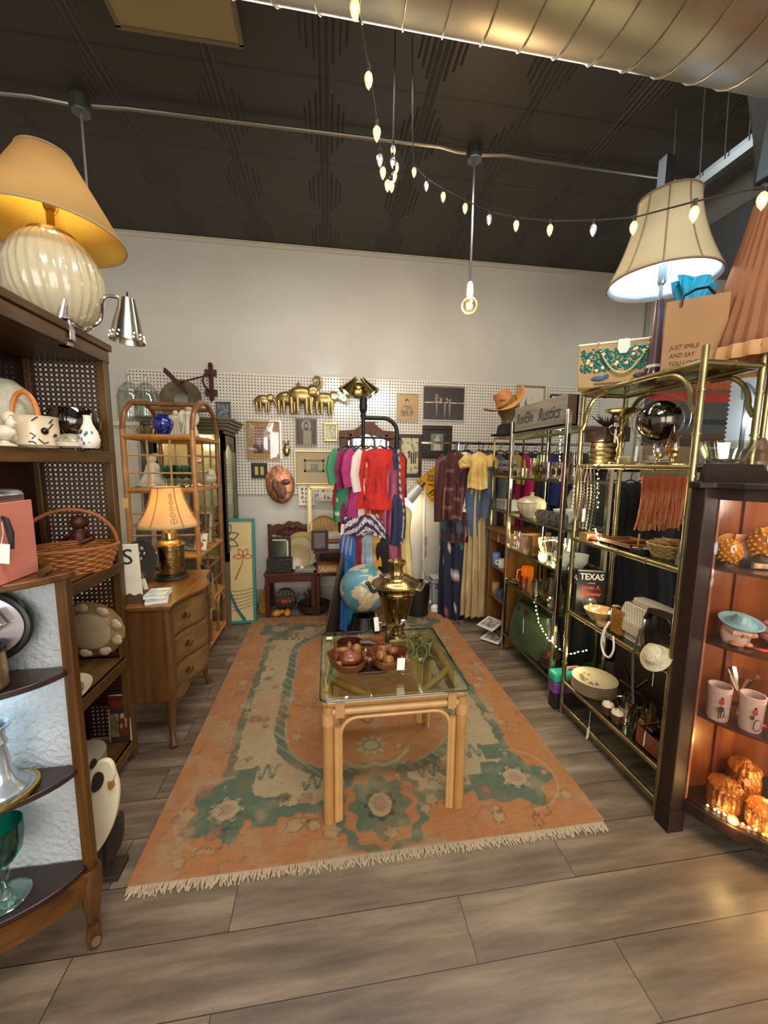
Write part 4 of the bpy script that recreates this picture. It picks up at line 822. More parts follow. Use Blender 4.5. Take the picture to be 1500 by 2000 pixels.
# iron bracket
p = ay(408, 770, 3.80)
T('iron_bracket', 'rusty red cast iron bell bracket mounted above the cabinet corner', 'bracket', (p.x, 4.1, p.z)); IR = M('4a2019', .55, .3, noise=(40, .3)); q0 = ay(410, 752, 4.1)
part('back_plate', B().box(-.02, .02, .02, .04, -.13, .20).box(-.055, .055, .015, .035, .09, .15).box(-.055, .055, .015, .035, -.10, -.04).sph((0, .025, .20), .022, 10).sph((0, .025, -.13), .02, 10), IR, smooth=True)
part('arm', B().tube([(-.0, 0, .10), (-.10, -.06, .05), (-.24, -.2, -.03)], .009, 6).tube([(0, 0, -.06), (-.04, -.02, -.03), (-.06, -.04, .03), (-.05, -.03, .08), (0, 0, .10)], .01, 6), IR); part('cradle', B().prism([(-.34, .06), (-.30, .02), (-.2, -.1), (-.16, -.12), (-.2, -.04), (-.3, .07), (-.33, .10)], -.23, -.17), IR, **F_)
for x, z in ((-.04, .12), (.04, .12), (-.04, -.07), (.04, -.07)): part('bolt', B().sph((x, .012, z), .008, 8), M('8a6a55', .4, .6))
CT[0].location.z = ay(410, 752, 4.1).z; CT[0].location.x = ay(411, 752, 4.1).x
# goods inside rattan shelf
zs = 1.316
T('santa_figurine', 'white ceramic bearded figurine on the second rattan shelf', 'figurine', put_at(300, 3.08, zs, 940)); part('body', B().lathe([(.085, 0), (.09, .02), (.06, .09), (.045, .14), (.04, .16), (.02, .18)], n=30, rib=5, amp=.08), CER); part('head', B().sph((-.005, 0, .205), .036, 14).sph((.03, -.01, .235), .02, 10, (1.5, .8, .7)), CER); part('paw', B().sph((-.07, -.05, .02), .028, 12, (1.3, 1, .7)), CER)
GG = GLASS('1e7a4a', .3); g0 = None
for k, (px, Y) in enumerate(((327, 3.02), (343, 3.12), (356, 3.02), (372, 3.10))):
    lab = ('leftmost of the four green glass goblets on the rattan shelf', 'second from left of the four green glass goblets', 'third from left of the four green glass goblets', 'rightmost of the four green glass goblets on the rattan shelf')[k]
    if g0 is None: T('green_goblet', lab, 'goblet', put_at(px, Y, zs, 940), group='green goblets on the rattan shelf'); g0 = CT[0]; part('bowl', B().lathe([(.008, .06), (.03, .075), (.04, .11), (.042, .16), (.04, .16), (.036, .11), (.025, .08), (.001, .068)], n=32, rib=16, amp=.04), M('0f5a36', .08, coat=1, trans=.6)); part('stem', B().lathe([(.035, 0), (.035, .004), (.008, .012), (.007, .06)], n=24), M('0f5a36', .08, coat=1, trans=.6))
    else: dup(g0, put_at(px, Y, zs, 940), 0, lab)
T('swan_figurine', 'grey white ceramic swan figurine at the right of the second rattan shelf', 'figurine', put_at(402, 3.25, zs, 940)); part('body', B().sph((0, 0, .06), .07, 16, (1.2, .7, .8)), M('aca48f', .35)); part('neck', B().tube([(-.05, 0, .08), (-.08, 0, .13), (-.06, 0, .18), (-.03, 0, .19), (-.015, 0, .17)], .014, 8).sph((.04, 0, .09), .05, 10, (.8, .9, .9)), M('aca48f', .35))
zs = .836
for k, (px, Y, w, h, col, lab) in enumerate(((285, 3.00, .15, .21, 'a99f88', 'framed black and white photo leaning at left of the rattan shelf'), (305, 3.10, .13, .24, '7c2a22', 'red framed picture behind the leaning black and white photo'), (355, 3.2, .20, .16, '4d4a38', 'dark green framed picture low on the rattan shelf'), (398, 3.3, .14, .26, 'c4b89a', 'cream picture frame at the right of the rattan shelf'))):
    T('picture_frame', lab, 'picture', put_at(px, Y, zs, 1090), rot=(-.15, 0, (.15, .1, 0, -.3)[k]), group='frames on the rattan shelf'); part('frame', B().box(-w / 2, w / 2, -.008, .008, 0, .018).box(-w / 2, w / 2, -.008, .008, h - .018, h).box(-w / 2, -w / 2 + .018, -.008, .008, 0, h).box(w / 2 - .018, w / 2, -.008, .008, 0, h), M(col, .5), **F_, bevel=.002); part('print', B().box(-w / 2 + .015, w / 2 - .015, -.003, .003, .015, h - .015), M('c2bba6', .6, noise=(22, .7, '35322a')), **F_)
T('playing_card_sign', 'small framed card with a red rose at the rattan shelf edge', 'picture', (-.955, 3.0, .84), rot=(-.2, .1, .1))
part('card', B().box(-.045, .045, -.003, .003, 0, .135), M('b99a6a', .5), **F_, bevel=.002); part('label', B().box(-.038, .038, -.0045, -.003, .008, .127), M('e0d4b8', .6), **F_); part('rose', B().sph((0, -.004, .045), .022, 10, (1, .15, 1)), M('c44a52', .6)); part('leaf', B().sph((-.02, -.004, .075), .012, 8, (1.4, .15, .7)).sph((.02, -.004, .078), .012, 8, (1.4, .15, .7)), M('5d7048', .6))
T('wire_ornament', 'tangled silvery wire ornament low on the rattan shelf', 'ornament', put_at(368, 3.02, .836, 1110)); b = B(); b.tube([(.055 * math.sin(3.1 * i * .3), .02 * math.cos(2 * i * .3), .03 + .022 * math.sin(i * 1.7 * .3 * 3)) for i in range(60)], .004, 5); part('wire', b, M('9a9c94', .3, .7))
T('white_plate', 'white plate lying on the lower rattan shelf', 'plate', put_at(420, 3.15, .418, 1190)); part('plate', B().lathe([(.001, 0), (.06, 0), (.10, .014), (.098, .017), (.06, .005), (.001, .005)], n=36), CER)
T('black_platter', 'black tray under the white plate on the lower rattan shelf', 'tray', (-1.08, 3.12, .4155)); part('tray', B().box(-.11, .11, -.16, .16, 0, .003), BLACK, bevel=.001); CT[0].location.z = .4145; bpy.data.objects['white_plate'].location = (-1.05, 3.15, .4185)
# neckties and tags hanging at near corner
for k, (px, col, zt, zb, w, Yt) in enumerate(((390, '14121a', .80, .22, .055, 2.80), (398, '5b2226', .77, .45, .05, 2.83), (406, '8f8a4e', .70, .42, .025, 2.865))):
    p = ax(px, 1180, -.90); q = B()
    def tie(u, v, w=w, zt=zt, zb=zb): return ((u - .5) * w * (.45 + .55 * v), .006 * math.sin(v * 9), zt + (zb - zt) * v)
    def tc(u, v, k=k, col=col):
        if k == 0: return lin('d8d4c8') if (math.hypot((u * 4) % 1 - .5, (v * 34) % 1 - .5) < .2) else lin(col)
        if k == 1: return lin('b9a48a') if (v * 22 + u * 2) % 1 < .2 else lin(col)
        return lin(col)
    q.grid(tie, 10, 60, tc); solo('necktie', q, VCOL(.6), ('black necktie with white dots hanging from the rattan shelf corner', 'dark red patterned necktie hanging beside the dotted one', 'narrow olive strip tag hanging right of the red necktie')[k], 'necktie', (-.885 + .022 * k, Yt, 0), rz=-.5, group='neckties by the rattan shelf', solid=.004)
T('price_card', 'red and white price card hung on the neckties', 'price card', (-.862, 2.775, .47), rz=-.3); part('card', B().box(-.026, .026, -.001, .001, 0, .09), PAPER, **F_); part('red_band', B().box(-.026, .026, -.002, -.001, .045, .09), M('c8372f', .6), **F_)
tag_on((ay(245, 960, 2.86).x, 2.86, 1.27), 'CT', M('d8b271', .7), w=.035, h=.07, string=.02)
# ================================================================ GREEN FRAMED PAINTING
p0, p1 = ay(390, 1225, 3.62), ay(494, 1224, 3.62)
T('painting', 'large cream painting of line flowers in a teal frame leaning by the rattan shelf', 'painting', (-.93, 3.60, .005), rot=(-.06, 0, 0)); TEAL = M('2f7f78', .4)
w, h = .51, .985
part('frame', B().box(-w / 2, w / 2, -.015, .015, 0, .026).box(-w / 2, w / 2, -.015, .015, h - .026, h).box(-w / 2, -w / 2 + .026, -.015, .015, .026, h - .026).box(w / 2 - .026, w / 2, -.015, .015, .026, h - .026), TEAL, **F_, bevel=.003)
part('canvas', B().box(-w / 2 + .02, w / 2 - .02, -.004, .004, .02, h - .02), M('c8b27c', .7, noise=(6, .06)), **F_)
def line(pts, r, mat, nm, z=-.0065): return part(nm, B().tube([(x, z, y) for x, y in pts], r, 5, flat=None), mat)
RD, DT = M('b8492c', .7), M('2c5f60', .7)
for k in range(4):
    a = (.35, 1.2, 2.4, 3.0)[k]; a = (0.05, 1.05, 2.0, 3.1)[k]; cx_, cz_ = .145, .63; L_ = .085
    line([(cx_ + math.cos(a) * L_ * t - math.sin(a) * .02 * math.sin(PI * t), cz_ + math.sin(a) * L_ * t + math.cos(a) * .02 * math.sin(PI * t)) for t in [i / 8 for i in range(9)]] + [(cx_ + math.cos(a) * L_ * t + math.sin(a) * .02 * math.sin(PI * t), cz_ + math.sin(a) * L_ * t - math.cos(a) * .02 * math.sin(PI * t)) for t in [1 - i / 8 for i in range(9)]], .0035, RD, 'petal')
line([(.145, .62), (.135, .56), (.10, .48), (.075, .42)], [.003, .004, .006, .007], RD, 'stem')
for k in range(7):
    a = -1.2 + k * .75; cx_, cz_ = -.03, .80; L_ = .15
    line([(cx_ + math.cos(a) * L_ * t - math.sin(a) * .035 * math.sin(PI * t), cz_ + math.sin(a) * L_ * t + math.cos(a) * .035 * math.sin(PI * t)) for t in [i / 8 for i in range(9)]] + [(cx_ + math.cos(a) * L_ * t + math.sin(a) * .035 * math.sin(PI * t), cz_ + math.sin(a) * L_ * t - math.cos(a) * .035 * math.sin(PI * t)) for t in [1 - i / 8 for i in range(9)]], .0045, DT, 'petal')
line([(-.06, .72), (-.02, .5), (.02, .3), (.08, .14), (.15, .03)], [.006, .009, .012, .014, .016], DT, 'stem')
for k in range(6): line([(-.23 + .46 * t, .28 - .035 * k + .06 * t + .016 * math.sin(t * 6 + k * .2)) for t in [i / 14 for i in range(15)]], .0022, M('6f5a2a', .7), 'wave')
# ================================================================ ITEMS ON THE BACK WALL
YP = YW - .022
def hang(name, lab, cat, x0, y0, x1, y1, frame, fw=.02, dep=.02, inner=None, mat_=None, group='pictures on the pegboard'):
    cx_, zb, w, h = bb(x0, y0, x1, y1, YP - dep / 2)
    T(name, lab, cat, (cx_, YP - dep, zb), group=group); w2 = w / 2
    if frame: part('frame', B().box(-w2, w2, 0, dep, 0, fw).box(-w2, w2, 0, dep, h - fw, h).box(-w2, -w2 + fw, 0, dep, fw, h - fw).box(w2 - fw, w2, 0, dep, fw, h - fw), frame, **F_, bevel=min(.004, fw * .2))
    if mat_: part('mat_board', B().box(-w2 + fw, w2 - fw, dep * .5, dep * .9, fw, h - fw), M(mat_, .8), **F_)
    if inner:
        ix, iz, iw, ih, fn, nx_, nz_ = inner
        q = B(); q.grid(lambda u, v: (ix * w - w2 + iw * w * u, dep * .45, iz * h + ih * h * v), nx_, nz_, fn); part('print', q, VCOL(.45), **F_)
    return w, h
def col(*c): return lin(''.join(c))
def dist(u, v, a, b_, ar=1): return math.hypot((u - a) * ar, v - b_)
def village(u, v):
    if v < .35: return mixc(lin('6f5747'), lin('a98a70'), vno(u * 12, v * 12)) if u > .45 else lin('5c3a30')
    if u < .55: return lin('7c4a3c') if (u * 7) % 1 > .25 and (v * 9) % 1 > .3 else lin('c1a68c')
    return mixc(lin('c9b49a'), lin('8d6a58'), vno(u * 10, v * 14, 3))
hang('framed_print', 'framed village print with wide tan mat left of the dim portrait', 'picture', 482, 823, 547, 898, M('a47f45', .4, .6), .012, .02, (.2, .17, .62, .68, village, 30, 36), 'b89a6c')
part('glass', B().box(-.18, .18, .001, .003, .01, .4), GLASS('ffffff', .2), **F_)
def robed(u, v):
    base = mixc(lin('3b342a'), lin('6b6250'), max(0, 1 - dist(u, v, .5, .75) * 2))
    if dist(u, v, .5, .78, .9) < .22: base = lin('9a927a')
    if dist(u, v, .5, .74, 1.5) < .19: base = lin('3a2c20')
    if dist(u, v, .5, .76, 1.3) < .10: base = lin('a98c6c')
    if v < .58 and abs(u - .5) < .42 - .2 * v: base = lin('8f8668') if abs(u - .55) < .2 else lin('5a3630')
    return base
hang('framed_portrait', 'dim framed portrait of a long haired robed figure under the elephants', 'picture', 577, 817, 619, 871, M('6f6552', .35, .6), .011, .02, (.06, .06, .88, .88, robed, 28, 36))
def twigs(u, v): return lin('8c8668') if (abs(u - .45 - .15 * math.sin(v * 6)) < .03 and .2 < v < .85) or vno(u * 9, v * 9) > .82 else lin('cfc6a4')
hang('gilt_picture', 'small ornate gold frame with pressed twigs left of the carved mirror', 'picture', 633, 826, 659, 862, GOLD, .02, .025, (.15, .12, .7, .78, twigs, 20, 28))
def sepia(u, v):
    d_ = lin('b8915e'); 
    if dist(u, v, .47, .76, 1.1) < .09: d_ = lin('3d3226')
    if dist(u, v, .47, .72, 1.3) < .055: d_ = lin('c9a678')
    if .16 < v < .58 and abs(u - .48) < .34 - abs(v - .32) * .6: d_ = mixc(lin('5b4c38'), lin('b59468'), vno(u * 14, v * 16))
    return d_
hang('lady_print', 'sepia sketch of a seated lady in a thin white frame', 'picture', 774, 768, 818, 824, M('c9c0a8', .4), .008, .015, (.05, .05, .9, .9, sepia, 30, 40))
def skyline(u, v):
    if .50 < v < .535: return lin('d8c6a4') if vno(u * 60, 1) > .35 else lin('6a5a50')
    if .535 < v < .78 and ((.28 < u < .36) or (.38 < u < .45 and v < .68) or (.55 < u < .60 and v < .68) or (.62 < u < .68 and v < .64)): return lin('a8967e') if vno(u * 50, v * 40) > .4 else lin('453a36')
    if v < .5 and (abs(u - .53) < .02 or abs(u - .65) < .025 or abs(u - .32) < .02): return mixc(lin('b9a08c'), lin('3b322f'), .3 + .7 * (1 - v / .5))
    return mixc(lin('3f3835'), lin('332b28'), v)
hang('skyline_photo', 'framed night photo of a city skyline over water', 'picture', 825, 753, 908, 823, M('cfcabe', .3, .4), .008, .02, (.03, .05, .94, .9, skyline, 90, 60))
def butterfly(u, v):
    c_ = lin('d3c49a')
    x, y = u - .68, v - .40
    wing = (abs(x) < .27 and abs(y - .05 - abs(x) * .35) < .10 * (1 - abs(x) * .9) + .02) or (abs(x) < .17 and -.13 < y < .03)
    if wing: c_ = lin('e5dcc0') if abs(((x * 16) % 1) - .5) < .12 else lin('23211f')
    elif vno(u * 12, v * 14, 2) > .72 and (v > .55 or v < .22): c_ = lin('7d8a4a')
    return c_
hang('butterfly_print', 'wood framed print of a black butterfly and leaves', 'picture', 777, 848, 823, 932, DKWOOD, .035, .03, (.14, .1, .74, .82, butterfly, 40, 70))
def child(u, v):
    if .22 < u < .78 and .18 < v < .82:
        if dist(u, v, .5, .68, 1.2) < .07: return lin('c9a98a')
        if v < .62 and abs(u - .5) < .18 - (v - .2) * .15: return lin('bdb29c')
        return mixc(lin('5c665c'), lin('8a8a78'), vno(u * 8, v * 8))
    return lin('1d2018')
hang('framed_figure', 'dark wood framed picture of a small figure in a pale dress', 'picture', 825, 831, 882, 896, DKWOODX, .045, .03, (.14, .12, .72, .76, child, 36, 44))
def smallp(u, v): return mixc(lin('8c9a8a'), lin('5d5f52'), vno(u * 9, v * 7)) 
hang('gold_framed_print', 'large gold frame with grey mat around a tiny print', 'picture', 575, 880, 652, 946, GOLD, .014, .022, (.40, .40, .2, .2, smallp, 16, 16), 'b9a884')
b = B(); b.box(-.105, .105, .008, .0105, .13, .15).box(-.105, .105, .008, .0105, .24, .26).box(-.105, -.085, .008, .0105, .13, .26).box(.085, .105, .008, .0105, .13, .26); part('inner_mat', b, M('8e836c', .8), **F_)
def goldp(u, v): return lin('c9a95e') if abs(u - .5) > .1 else lin('15120e')
hang('gilt_panel_picture', 'small black frame with two gold panels', 'picture', 491, 904, 522, 934, BLACK, .034, .025, (.2, .2, .6, .6, goldp, 12, 10))
def glyphs(r, c_, pal):
    def f(u, v):
        if not (.12 < u < .88 and .1 < v < .9): return lin('e3dccb')
        uu, vv = (u - .12) / .76 * c_, (v - .1) / .8 * r
        if abs(uu % 1 - .5) < .33 and abs(vv % 1 - .5) < .33 and vno(uu * 4, vv * 4, 5) > .42: return lin(pal[int(hsh(int(uu), int(vv)) * len(pal)) % len(pal)])
        return lin('e3dccb')
    return f
hang('small_print', 'white print with rows of tiny dark motifs, lower on the wall', 'picture', 583, 948, 615, 987, M('e3dccb', .6), .01, .012, (.0, .0, 1, 1, glyphs(4, 3, ('3a3028', '6a4a3a', '8a7a60')), 36, 44))
hang('small_print', 'white print with six coloured square motifs beside the rack', 'picture', 622, 948, 663, 979, M('e3dccb', .6), .01, .012, (.0, .0, 1, 1, glyphs(2, 3, ('7c2430', '35403c', '3a2a4a', 'b0563c')), 44, 32))
def sketch(u, v): return lin('5c5c6c') if dist(u, v, .45, .6, 1.2) < .2 and vno(u * 14, v * 14) > .5 else lin('d5cdb9')
hang('sketch_print', 'gold framed ink sketch behind the cowboy hat', 'picture', 1007, 753, 1063, 845, M('b8a46a', .4, .6), .014, .02, (.05, .05, .9, .9, sketch, 30, 30))
hang('floral_print', 'dark framed cream print behind the weathered sign', 'picture', 1073, 771, 1115, 840, BLACK, .012, .02, (.05, .05, .9, .9, sketch, 20, 20))
# oval copper plaque
cx_, zb, w, h = bb(520, 909, 575, 983, YP)
T('copper_plaque', 'oval copper relief plaque of a bird on the back wall', 'plaque', (cx_, YP - .03, zb + h / 2), rot=(PI / 2, -.12, 0), group='pictures on the pegboard')
q = B(); q.lathe([(.001, .018), (w / 2 * .5, .02), (w / 2 * .9, .014), (w / 2, .006), (w / 2, -.006), (.001, -.006)], n=48, ey=h / w); part('plate', q, M('9c6244', .35, .8, noise=(16, .4, 'c98f68'), bump=(18, .9)))
q = B(); q.sph((.0, -.06, .022), .05, 14, (1.2, 1.9, .2)).sph((.06, .02, .025), .035, 12, (1.5, .9, .3)).sph((-.05, .0, .022), .04, 12, (.8, 1.6, .2)); part('relief', q, M('6d4c3e', .4, .7, bump=(30, .8)))
# gold pineapple hook
cx_, zb, w, h = bb(553, 862, 567, 893, YP)
T('owl_ornament', 'small shiny brass owl ornament on the pegboard', 'ornament', (cx_, YP - .02, zb)); part('body', B().sph((0, 0, .07), .036, 16, (1, .5, 1.7)), BRASS); part('tuft', B().cyl((-.012, 0, .12), (-.034, 0, .17), .01, .004, 8).cyl((.012, 0, .12), (.026, 0, .175), .01, .004, 8).sph((0, 0, .13), .018, 10), BRASS)
# gold elephants
T('elephant_plaque', 'brass coloured wall plaque of four elephants walking in a row', 'wall plaque', (ay(580, 785, YP).x, YP, ay(580, 785, YP).z), group='pictures on the pegboard')
EG = M('a8905a', .3, .9, noise=(18, .2))
def eleph(cxp, base, sc_, trunk, yoff):
    c = ay(cxp, base, YP); s = sc_; q = B()
    def P_(x, z): return (c.x + x * s, YP - .025 - yoff, c.z + z * s)
    def el(x, z, r, ex): q.sph(P_(x, z), r * s, 16, ex)
    el(-.03, .60, .34, (1.25, .12 / .34, .82)); el(.34, .72, .22, (1, .12 / .22, 1)); el(.26, .70, .17, (.75, .75, 1.15))
    bo = part('body', q, EG, **W_)
    for x, y_ in ((-.36, 0), (-.16, .02), (.12, .02), (.26, 0)):
        part('leg', B().tube([P_(x, .5), P_(x + .01, .25), P_(x, .06), P_(x + .02, .0)], [.11 * s, .075 * s, .06 * s, .075 * s], 10), EG, **W_)
    part('tail', B().tube([P_(-.42, .72), P_(-.5, .55), P_(-.5, .38)], .02 * s, 6), EG, **W_)
    part('trunk', B().tube([P_(x, z) for x, z in trunk], [.085 * s * (1 - .75 * i / (len(trunk) - 1)) for i in range(len(trunk))], 8), EG, **W_)
    part('tusk', B().tube([P_(.46, .62), P_(.56, .56), P_(.62, .60)], [.025 * s, .02 * s, .006 * s], 6), EG, **W_)
curl_up = [(.44, .78), (.54, .86), (.60, 1.0), (.56, 1.14), (.44, 1.18), (.36, 1.10), (.38, 1.0), (.46, .98), (.5, 1.05)]
curl_dn = [(.5, .65), (.6, .5), (.66, .35), (.72, .28), (.8, .34), (.78, .46), (.68, .5), (.62, .42)]
eleph(516, 805, .19, curl_dn, 0); eleph(563, 808, .25, [(.44, .78), (.5, .95), (.52, 1.12), (.44, 1.22), (.36, 1.16), (.4, 1.06)], .0); eleph(592, 809, .31, curl_up, .03); eleph(636, 810, .25, [(.48, .7), (.62, .6), (.76, .52), (.86, .56), (.86, .68), (.76, .7)], .01)
# brass double sconce
c = ay(700, 764, YP)
T('wall_sconce', 'brass wall lamp with two cone shades lighting the elephants', 'wall lamp', (c.x, YP - .02, c.z)); BR2 = M('a8935c', .22, 1)
part('backplate', B().lathe([(.001, -.01), (.07, 0), (.08, .012), (.07, .02), (.001, .03)], n=36).xf(Matrix.Rotation(PI / 2, 4, 'X')), BR2)
for s_ in (-1, 1):
    m4 = Matrix.Translation((s_ * .05, -.06, .09)) @ Matrix.Rotation(-s_ * (.66), 4, 'Y') @ Matrix.Rotation(-.15, 4, 'X')
    cs = part('cone_shade', B().lathe([(.01, .02), (.022, .018), (.030, -.03), (.075, -.165), (.071, -.165), (.022, -.03)], n=32).xf(m4), BR2); part('socket_cap', B().lathe([(.001, .04), (.018, .035), (.02, .0)], n=16).xf(m4), BR2, cs)
    part('bulb', B().sph((0, 0, -.13), .03, 12).xf(m4), M('dff0ff', .4, emit=9, ecol='cfe8ff'), cs)
part('arm', B().tube([(-.04, -.05, .04), (0, -.02, .0), (.04, -.05, .04)], .008, 8), BR2)
point('sconce_light', (c.x - .22, YP - .14, c.z - .08), 1.3, (.55, .82, 1), .03); point('sconce_light', (c.x + .22, YP - .14, c.z - .08), 1.1, (.55, .82, 1), .03)
# yellow road sign
c = ay(846, 944, YP - .03)
T('road_sign', 'yellow diamond metal road sign behind the plaid shirt', 'sign', (c.x, YP - .05, c.z), rot=(-.05, .12, 0)); q = B(); r_ = .20
part('plate', B().prism([(-r_, 0), (0, -r_), (r_, 0), (0, r_)], -.004, .004), M('d79a1c', .4), **F_, bevel=.003); rr_ = r_ - .012
part('border', B().tube([(-rr_, -.005, 0), (0, -.005, -rr_), (rr_, -.005, 0), (0, -.005, rr_)], .003, 4, closed=True), INK, **F_)
text('lettering', 'SOCCER', .042, INK, (0, -.006, .07), (PI / 2, 0, 0), sx=1.0, bold=.001); text('lettering', 'PLAYERS', .042, INK, (0, -.006, .03), (PI / 2, 0, 0), bold=.001)
part('symbol', B().tube([(-.06, -.006, -.02), (.06, -.006, -.02)], .006, 5).tube([(-.04, -.006, -.12), (.02, -.006, -.06), (.05, -.006, -.05)], .009, 5).tube([(-.01, -.006, -.14), (.05, -.006, -.08)], .006, 5), INK)
# carved wood mirror / headboard
cx_, zb, w, h = bb(663, 822, 778, 1000, 4.02)
T('carved_mirror', 'arched carved brown wood mirror frame behind the clothes rack', 'mirror', (cx_, 4.06, 0))
zt = zb + h; out = [(-w / 2, .9), (-w / 2, zt - .10), (-w / 2 + .16, zt - .085), (-w / 2 + .20, zt - .06), (-w / 2 + .25, zt - .015), (-.1, zt), (.1, zt), (w / 2 - .25, zt - .015), (w / 2 - .20, zt - .06), (w / 2 - .16, zt - .085), (w / 2, zt - .10), (w / 2, .9)]
q = B(); q.prism([(x, z) for x, z in out[:]] , -.02, .02); MW = WOOD('4a2810', '74421c', 2, .45, coat=0)
qq = B(); qq.prism([(-w / 2, .3), (-w / 2, zt - .10), (-w / 2 + .09, zt - .093), (-w / 2 + .09, .3)], -.02, .02).prism([(w / 2, .3), (w / 2, zt - .10), (w / 2 - .09, zt - .093), (w / 2 - .09, .3)], -.02, .02).prism([(-w / 2 + .09, zt - .2)] + [(-w / 2 + .09, zt - .093)] + out[2:10] + [(w / 2 - .09, zt - .093), (w / 2 - .09, zt - .2), (w / 2 - .2, zt - .16), (0, zt - .12), (-w / 2 + .2, zt - .16)], -.02, .02).box(-w / 2 + .09, w / 2 - .09, -.02, .02, .3, .4)
part('frame', qq, MW, **F_, bevel=.004); part('mullion', B().box(-.20, -.18, -.02, .015, .4, zt - .13).box(.18, .20, -.02, .015, .4, zt - .13), MW, **F_); part('glass', B().box(-w / 2 + .08, w / 2 - .08, .0, .005, .35, zt - .12), M('a9a8a0', .06, 1), **F_)
part('leg', B().box(-w / 2, -w / 2 + .07, -.03, .03, 0, .3).box(w / 2 - .07, w / 2, -.03, .03, 0, .3), MW, **F_)
CT[0].location.y = 4.10
# large cream/gold frame on floor & floral artwork
cx_, zb, w, h = bb(600, 972, 681, 1050, 3.98)
T('empty_frame', 'large cream and gold picture frame standing behind the dark desk', 'picture frame', (cx_ , 3.99, .66), rot=(-.04, 0, 0)); w2 = w / 2; h = .62
for a_, m_ in ((0, M('cfc09a', .5)), (.018, GOLD), (.03, M('ddd0ae', .5))): part('moulding', B().box(-w2 + a_, w2 - a_, -.012 - a_ * .3, .01, a_, a_ + .02).box(-w2 + a_, w2 - a_, -.012 - a_ * .3, .01, h - a_ - .02, h - a_).box(-w2 + a_, -w2 + a_ + .02, -.012 - a_ * .3, .01, a_, h - a_).box(w2 - a_ - .02, w2 - a_, -.012 - a_ * .3, .01, a_, h - a_), m_, **F_)
# ================================================================ WALL TABLE AND DESK
RDW = WOOD('3c190c', '602c18', 0, .4, coat=0); RDWZ = WOOD('3c190c', '602c18', 2, .4, coat=0)
T('side_table', 'reddish brown wooden bench with carved crest back by the back wall', 'bench', (-.30, 3.9, 0)); bx0, bx1 = -.62, -.12
part('seat', B().box(bx0, bx1, 3.70, 4.06, .415, .44), RDW, **WF, bevel=.004); part('seat_rail', B().box(bx0 + .03, bx1 - .03, 3.715, 3.735, .35, .415), RDW, **WF)
for x in (bx0 + .01, bx1 - .05):
    for y in (3.71, 4.01): part('leg', B().box(x, x + .042, y, y + .042, 0, .415), RDWZ, **WF, bevel=.004)
for x in (bx0 + .0, -.155): part('back_post', B().box(x, x + .035, 4.04, 4.07, .44, .87), RDWZ, **WF, bevel=.004)
n = 30; top_ = [(bx0 - .0 + .50 * i / n, .865 + .035 * math.exp(-((i / n - .5) / .17) ** 2) + .008 * math.cos(i)) for i in range(n + 1)]; bot_ = [(bx0 + .50 * i / n, .775 - .03 * math.sin(PI * i / n)) for i in range(n + 1)][::-1]
part('crest_rail', B().prism(top_ + bot_, 4.035, 4.06), RDW, **W_, bevel=.004)
q = B()
for s_ in (-1, 1):
    for k in range(4): q.tube([(-.37 + s_ * .9 * (.03 + .035 * k + .03 * t), 4.03, .80 + .05 * math.sin(2.5 * t + k * .3) - .01 * k) for t in [i / 6 for i in range(7)]], .008, 6)
q.sph((-.37, 4.03, .84), .03, 12, (1.3, .4, 1)); part('carving', q, RDW, **W_); part('back_rail', B().box(bx0, bx1, 4.045, 4.06, .60, .64), RDW, **WF)
ZB = .44
c = ay(547, 1080, 3.78)
T('letter_box', 'black letter box with a mirror panel on the wooden bench', 'letter box', (ay(546, 1080, 3.78).x, 3.79, ZB + .001)); part('box', B().box(-.12, .12, -.06, .06, 0, .135), M('15160f', .4, bump=(60, .6)), **F_, bevel=.003); part('panel', B().box(-.085, .105, .0, .03, .13, .34), BLACK, **F_, bevel=.003); part('mirror', B().box(-.065, .085, -.004, .0, .15, .32), M('77796c', .12, .9), **F_); part('mat_edge', B().box(.07, .085, -.006, -.003, .15, .32).box(-.065, .085, -.006, -.003, .308, .32), M('d2c49e', .5), **F_); part('hinge', B().tube([(-.02, 0, .34), (-.01, 0, .37), (.01, 0, .36), (.03, 0, .37), (.04, 0, .34)], .004, 6), BLKMET)
for k, (r, dy, lab) in enumerate(((.185, .0, 'largest yellow brown plate standing behind on the bench'), (.16, -.045, 'middle cream plate standing on the bench'), (.125, -.085, 'smallest tan plate standing in front on the bench'))):
    T('standing_plate', lab, 'plate', (ay(590, 1075, 3.9).x + .0 - .02 * k, 3.93 + dy, ZB + r * .98 + .002), rot=(PI / 2 - .1, 0, 0), group='plates standing on the bench'); part('plate', B().lathe([(.001, 0), (r * .6, 0), (r * .66, .006), (r, .014), (r * .99, .018), (r * .64, .01), (.001, .005)], n=48), M(('a58d52', 'b09c6c', 'a88d62')[k], .3, noise=(5, .1), coat=.3))
T('stacked_mats', 'stack of grey and green placemats on the bench seat', 'placemats', (-.235, 3.76, ZB + .001)); part('mats', B().cbox((0, 0, .012), (.18, .1, .024)).cbox((.01, 0, .032), (.19, .14, .014), .1), M('8e907c', .7, noise=(10, .2)), **F_, bevel=.003); tag_on((-.25, 3.73, ZB + .075), w=.03, h=.04, tilt=.3, string=.012)
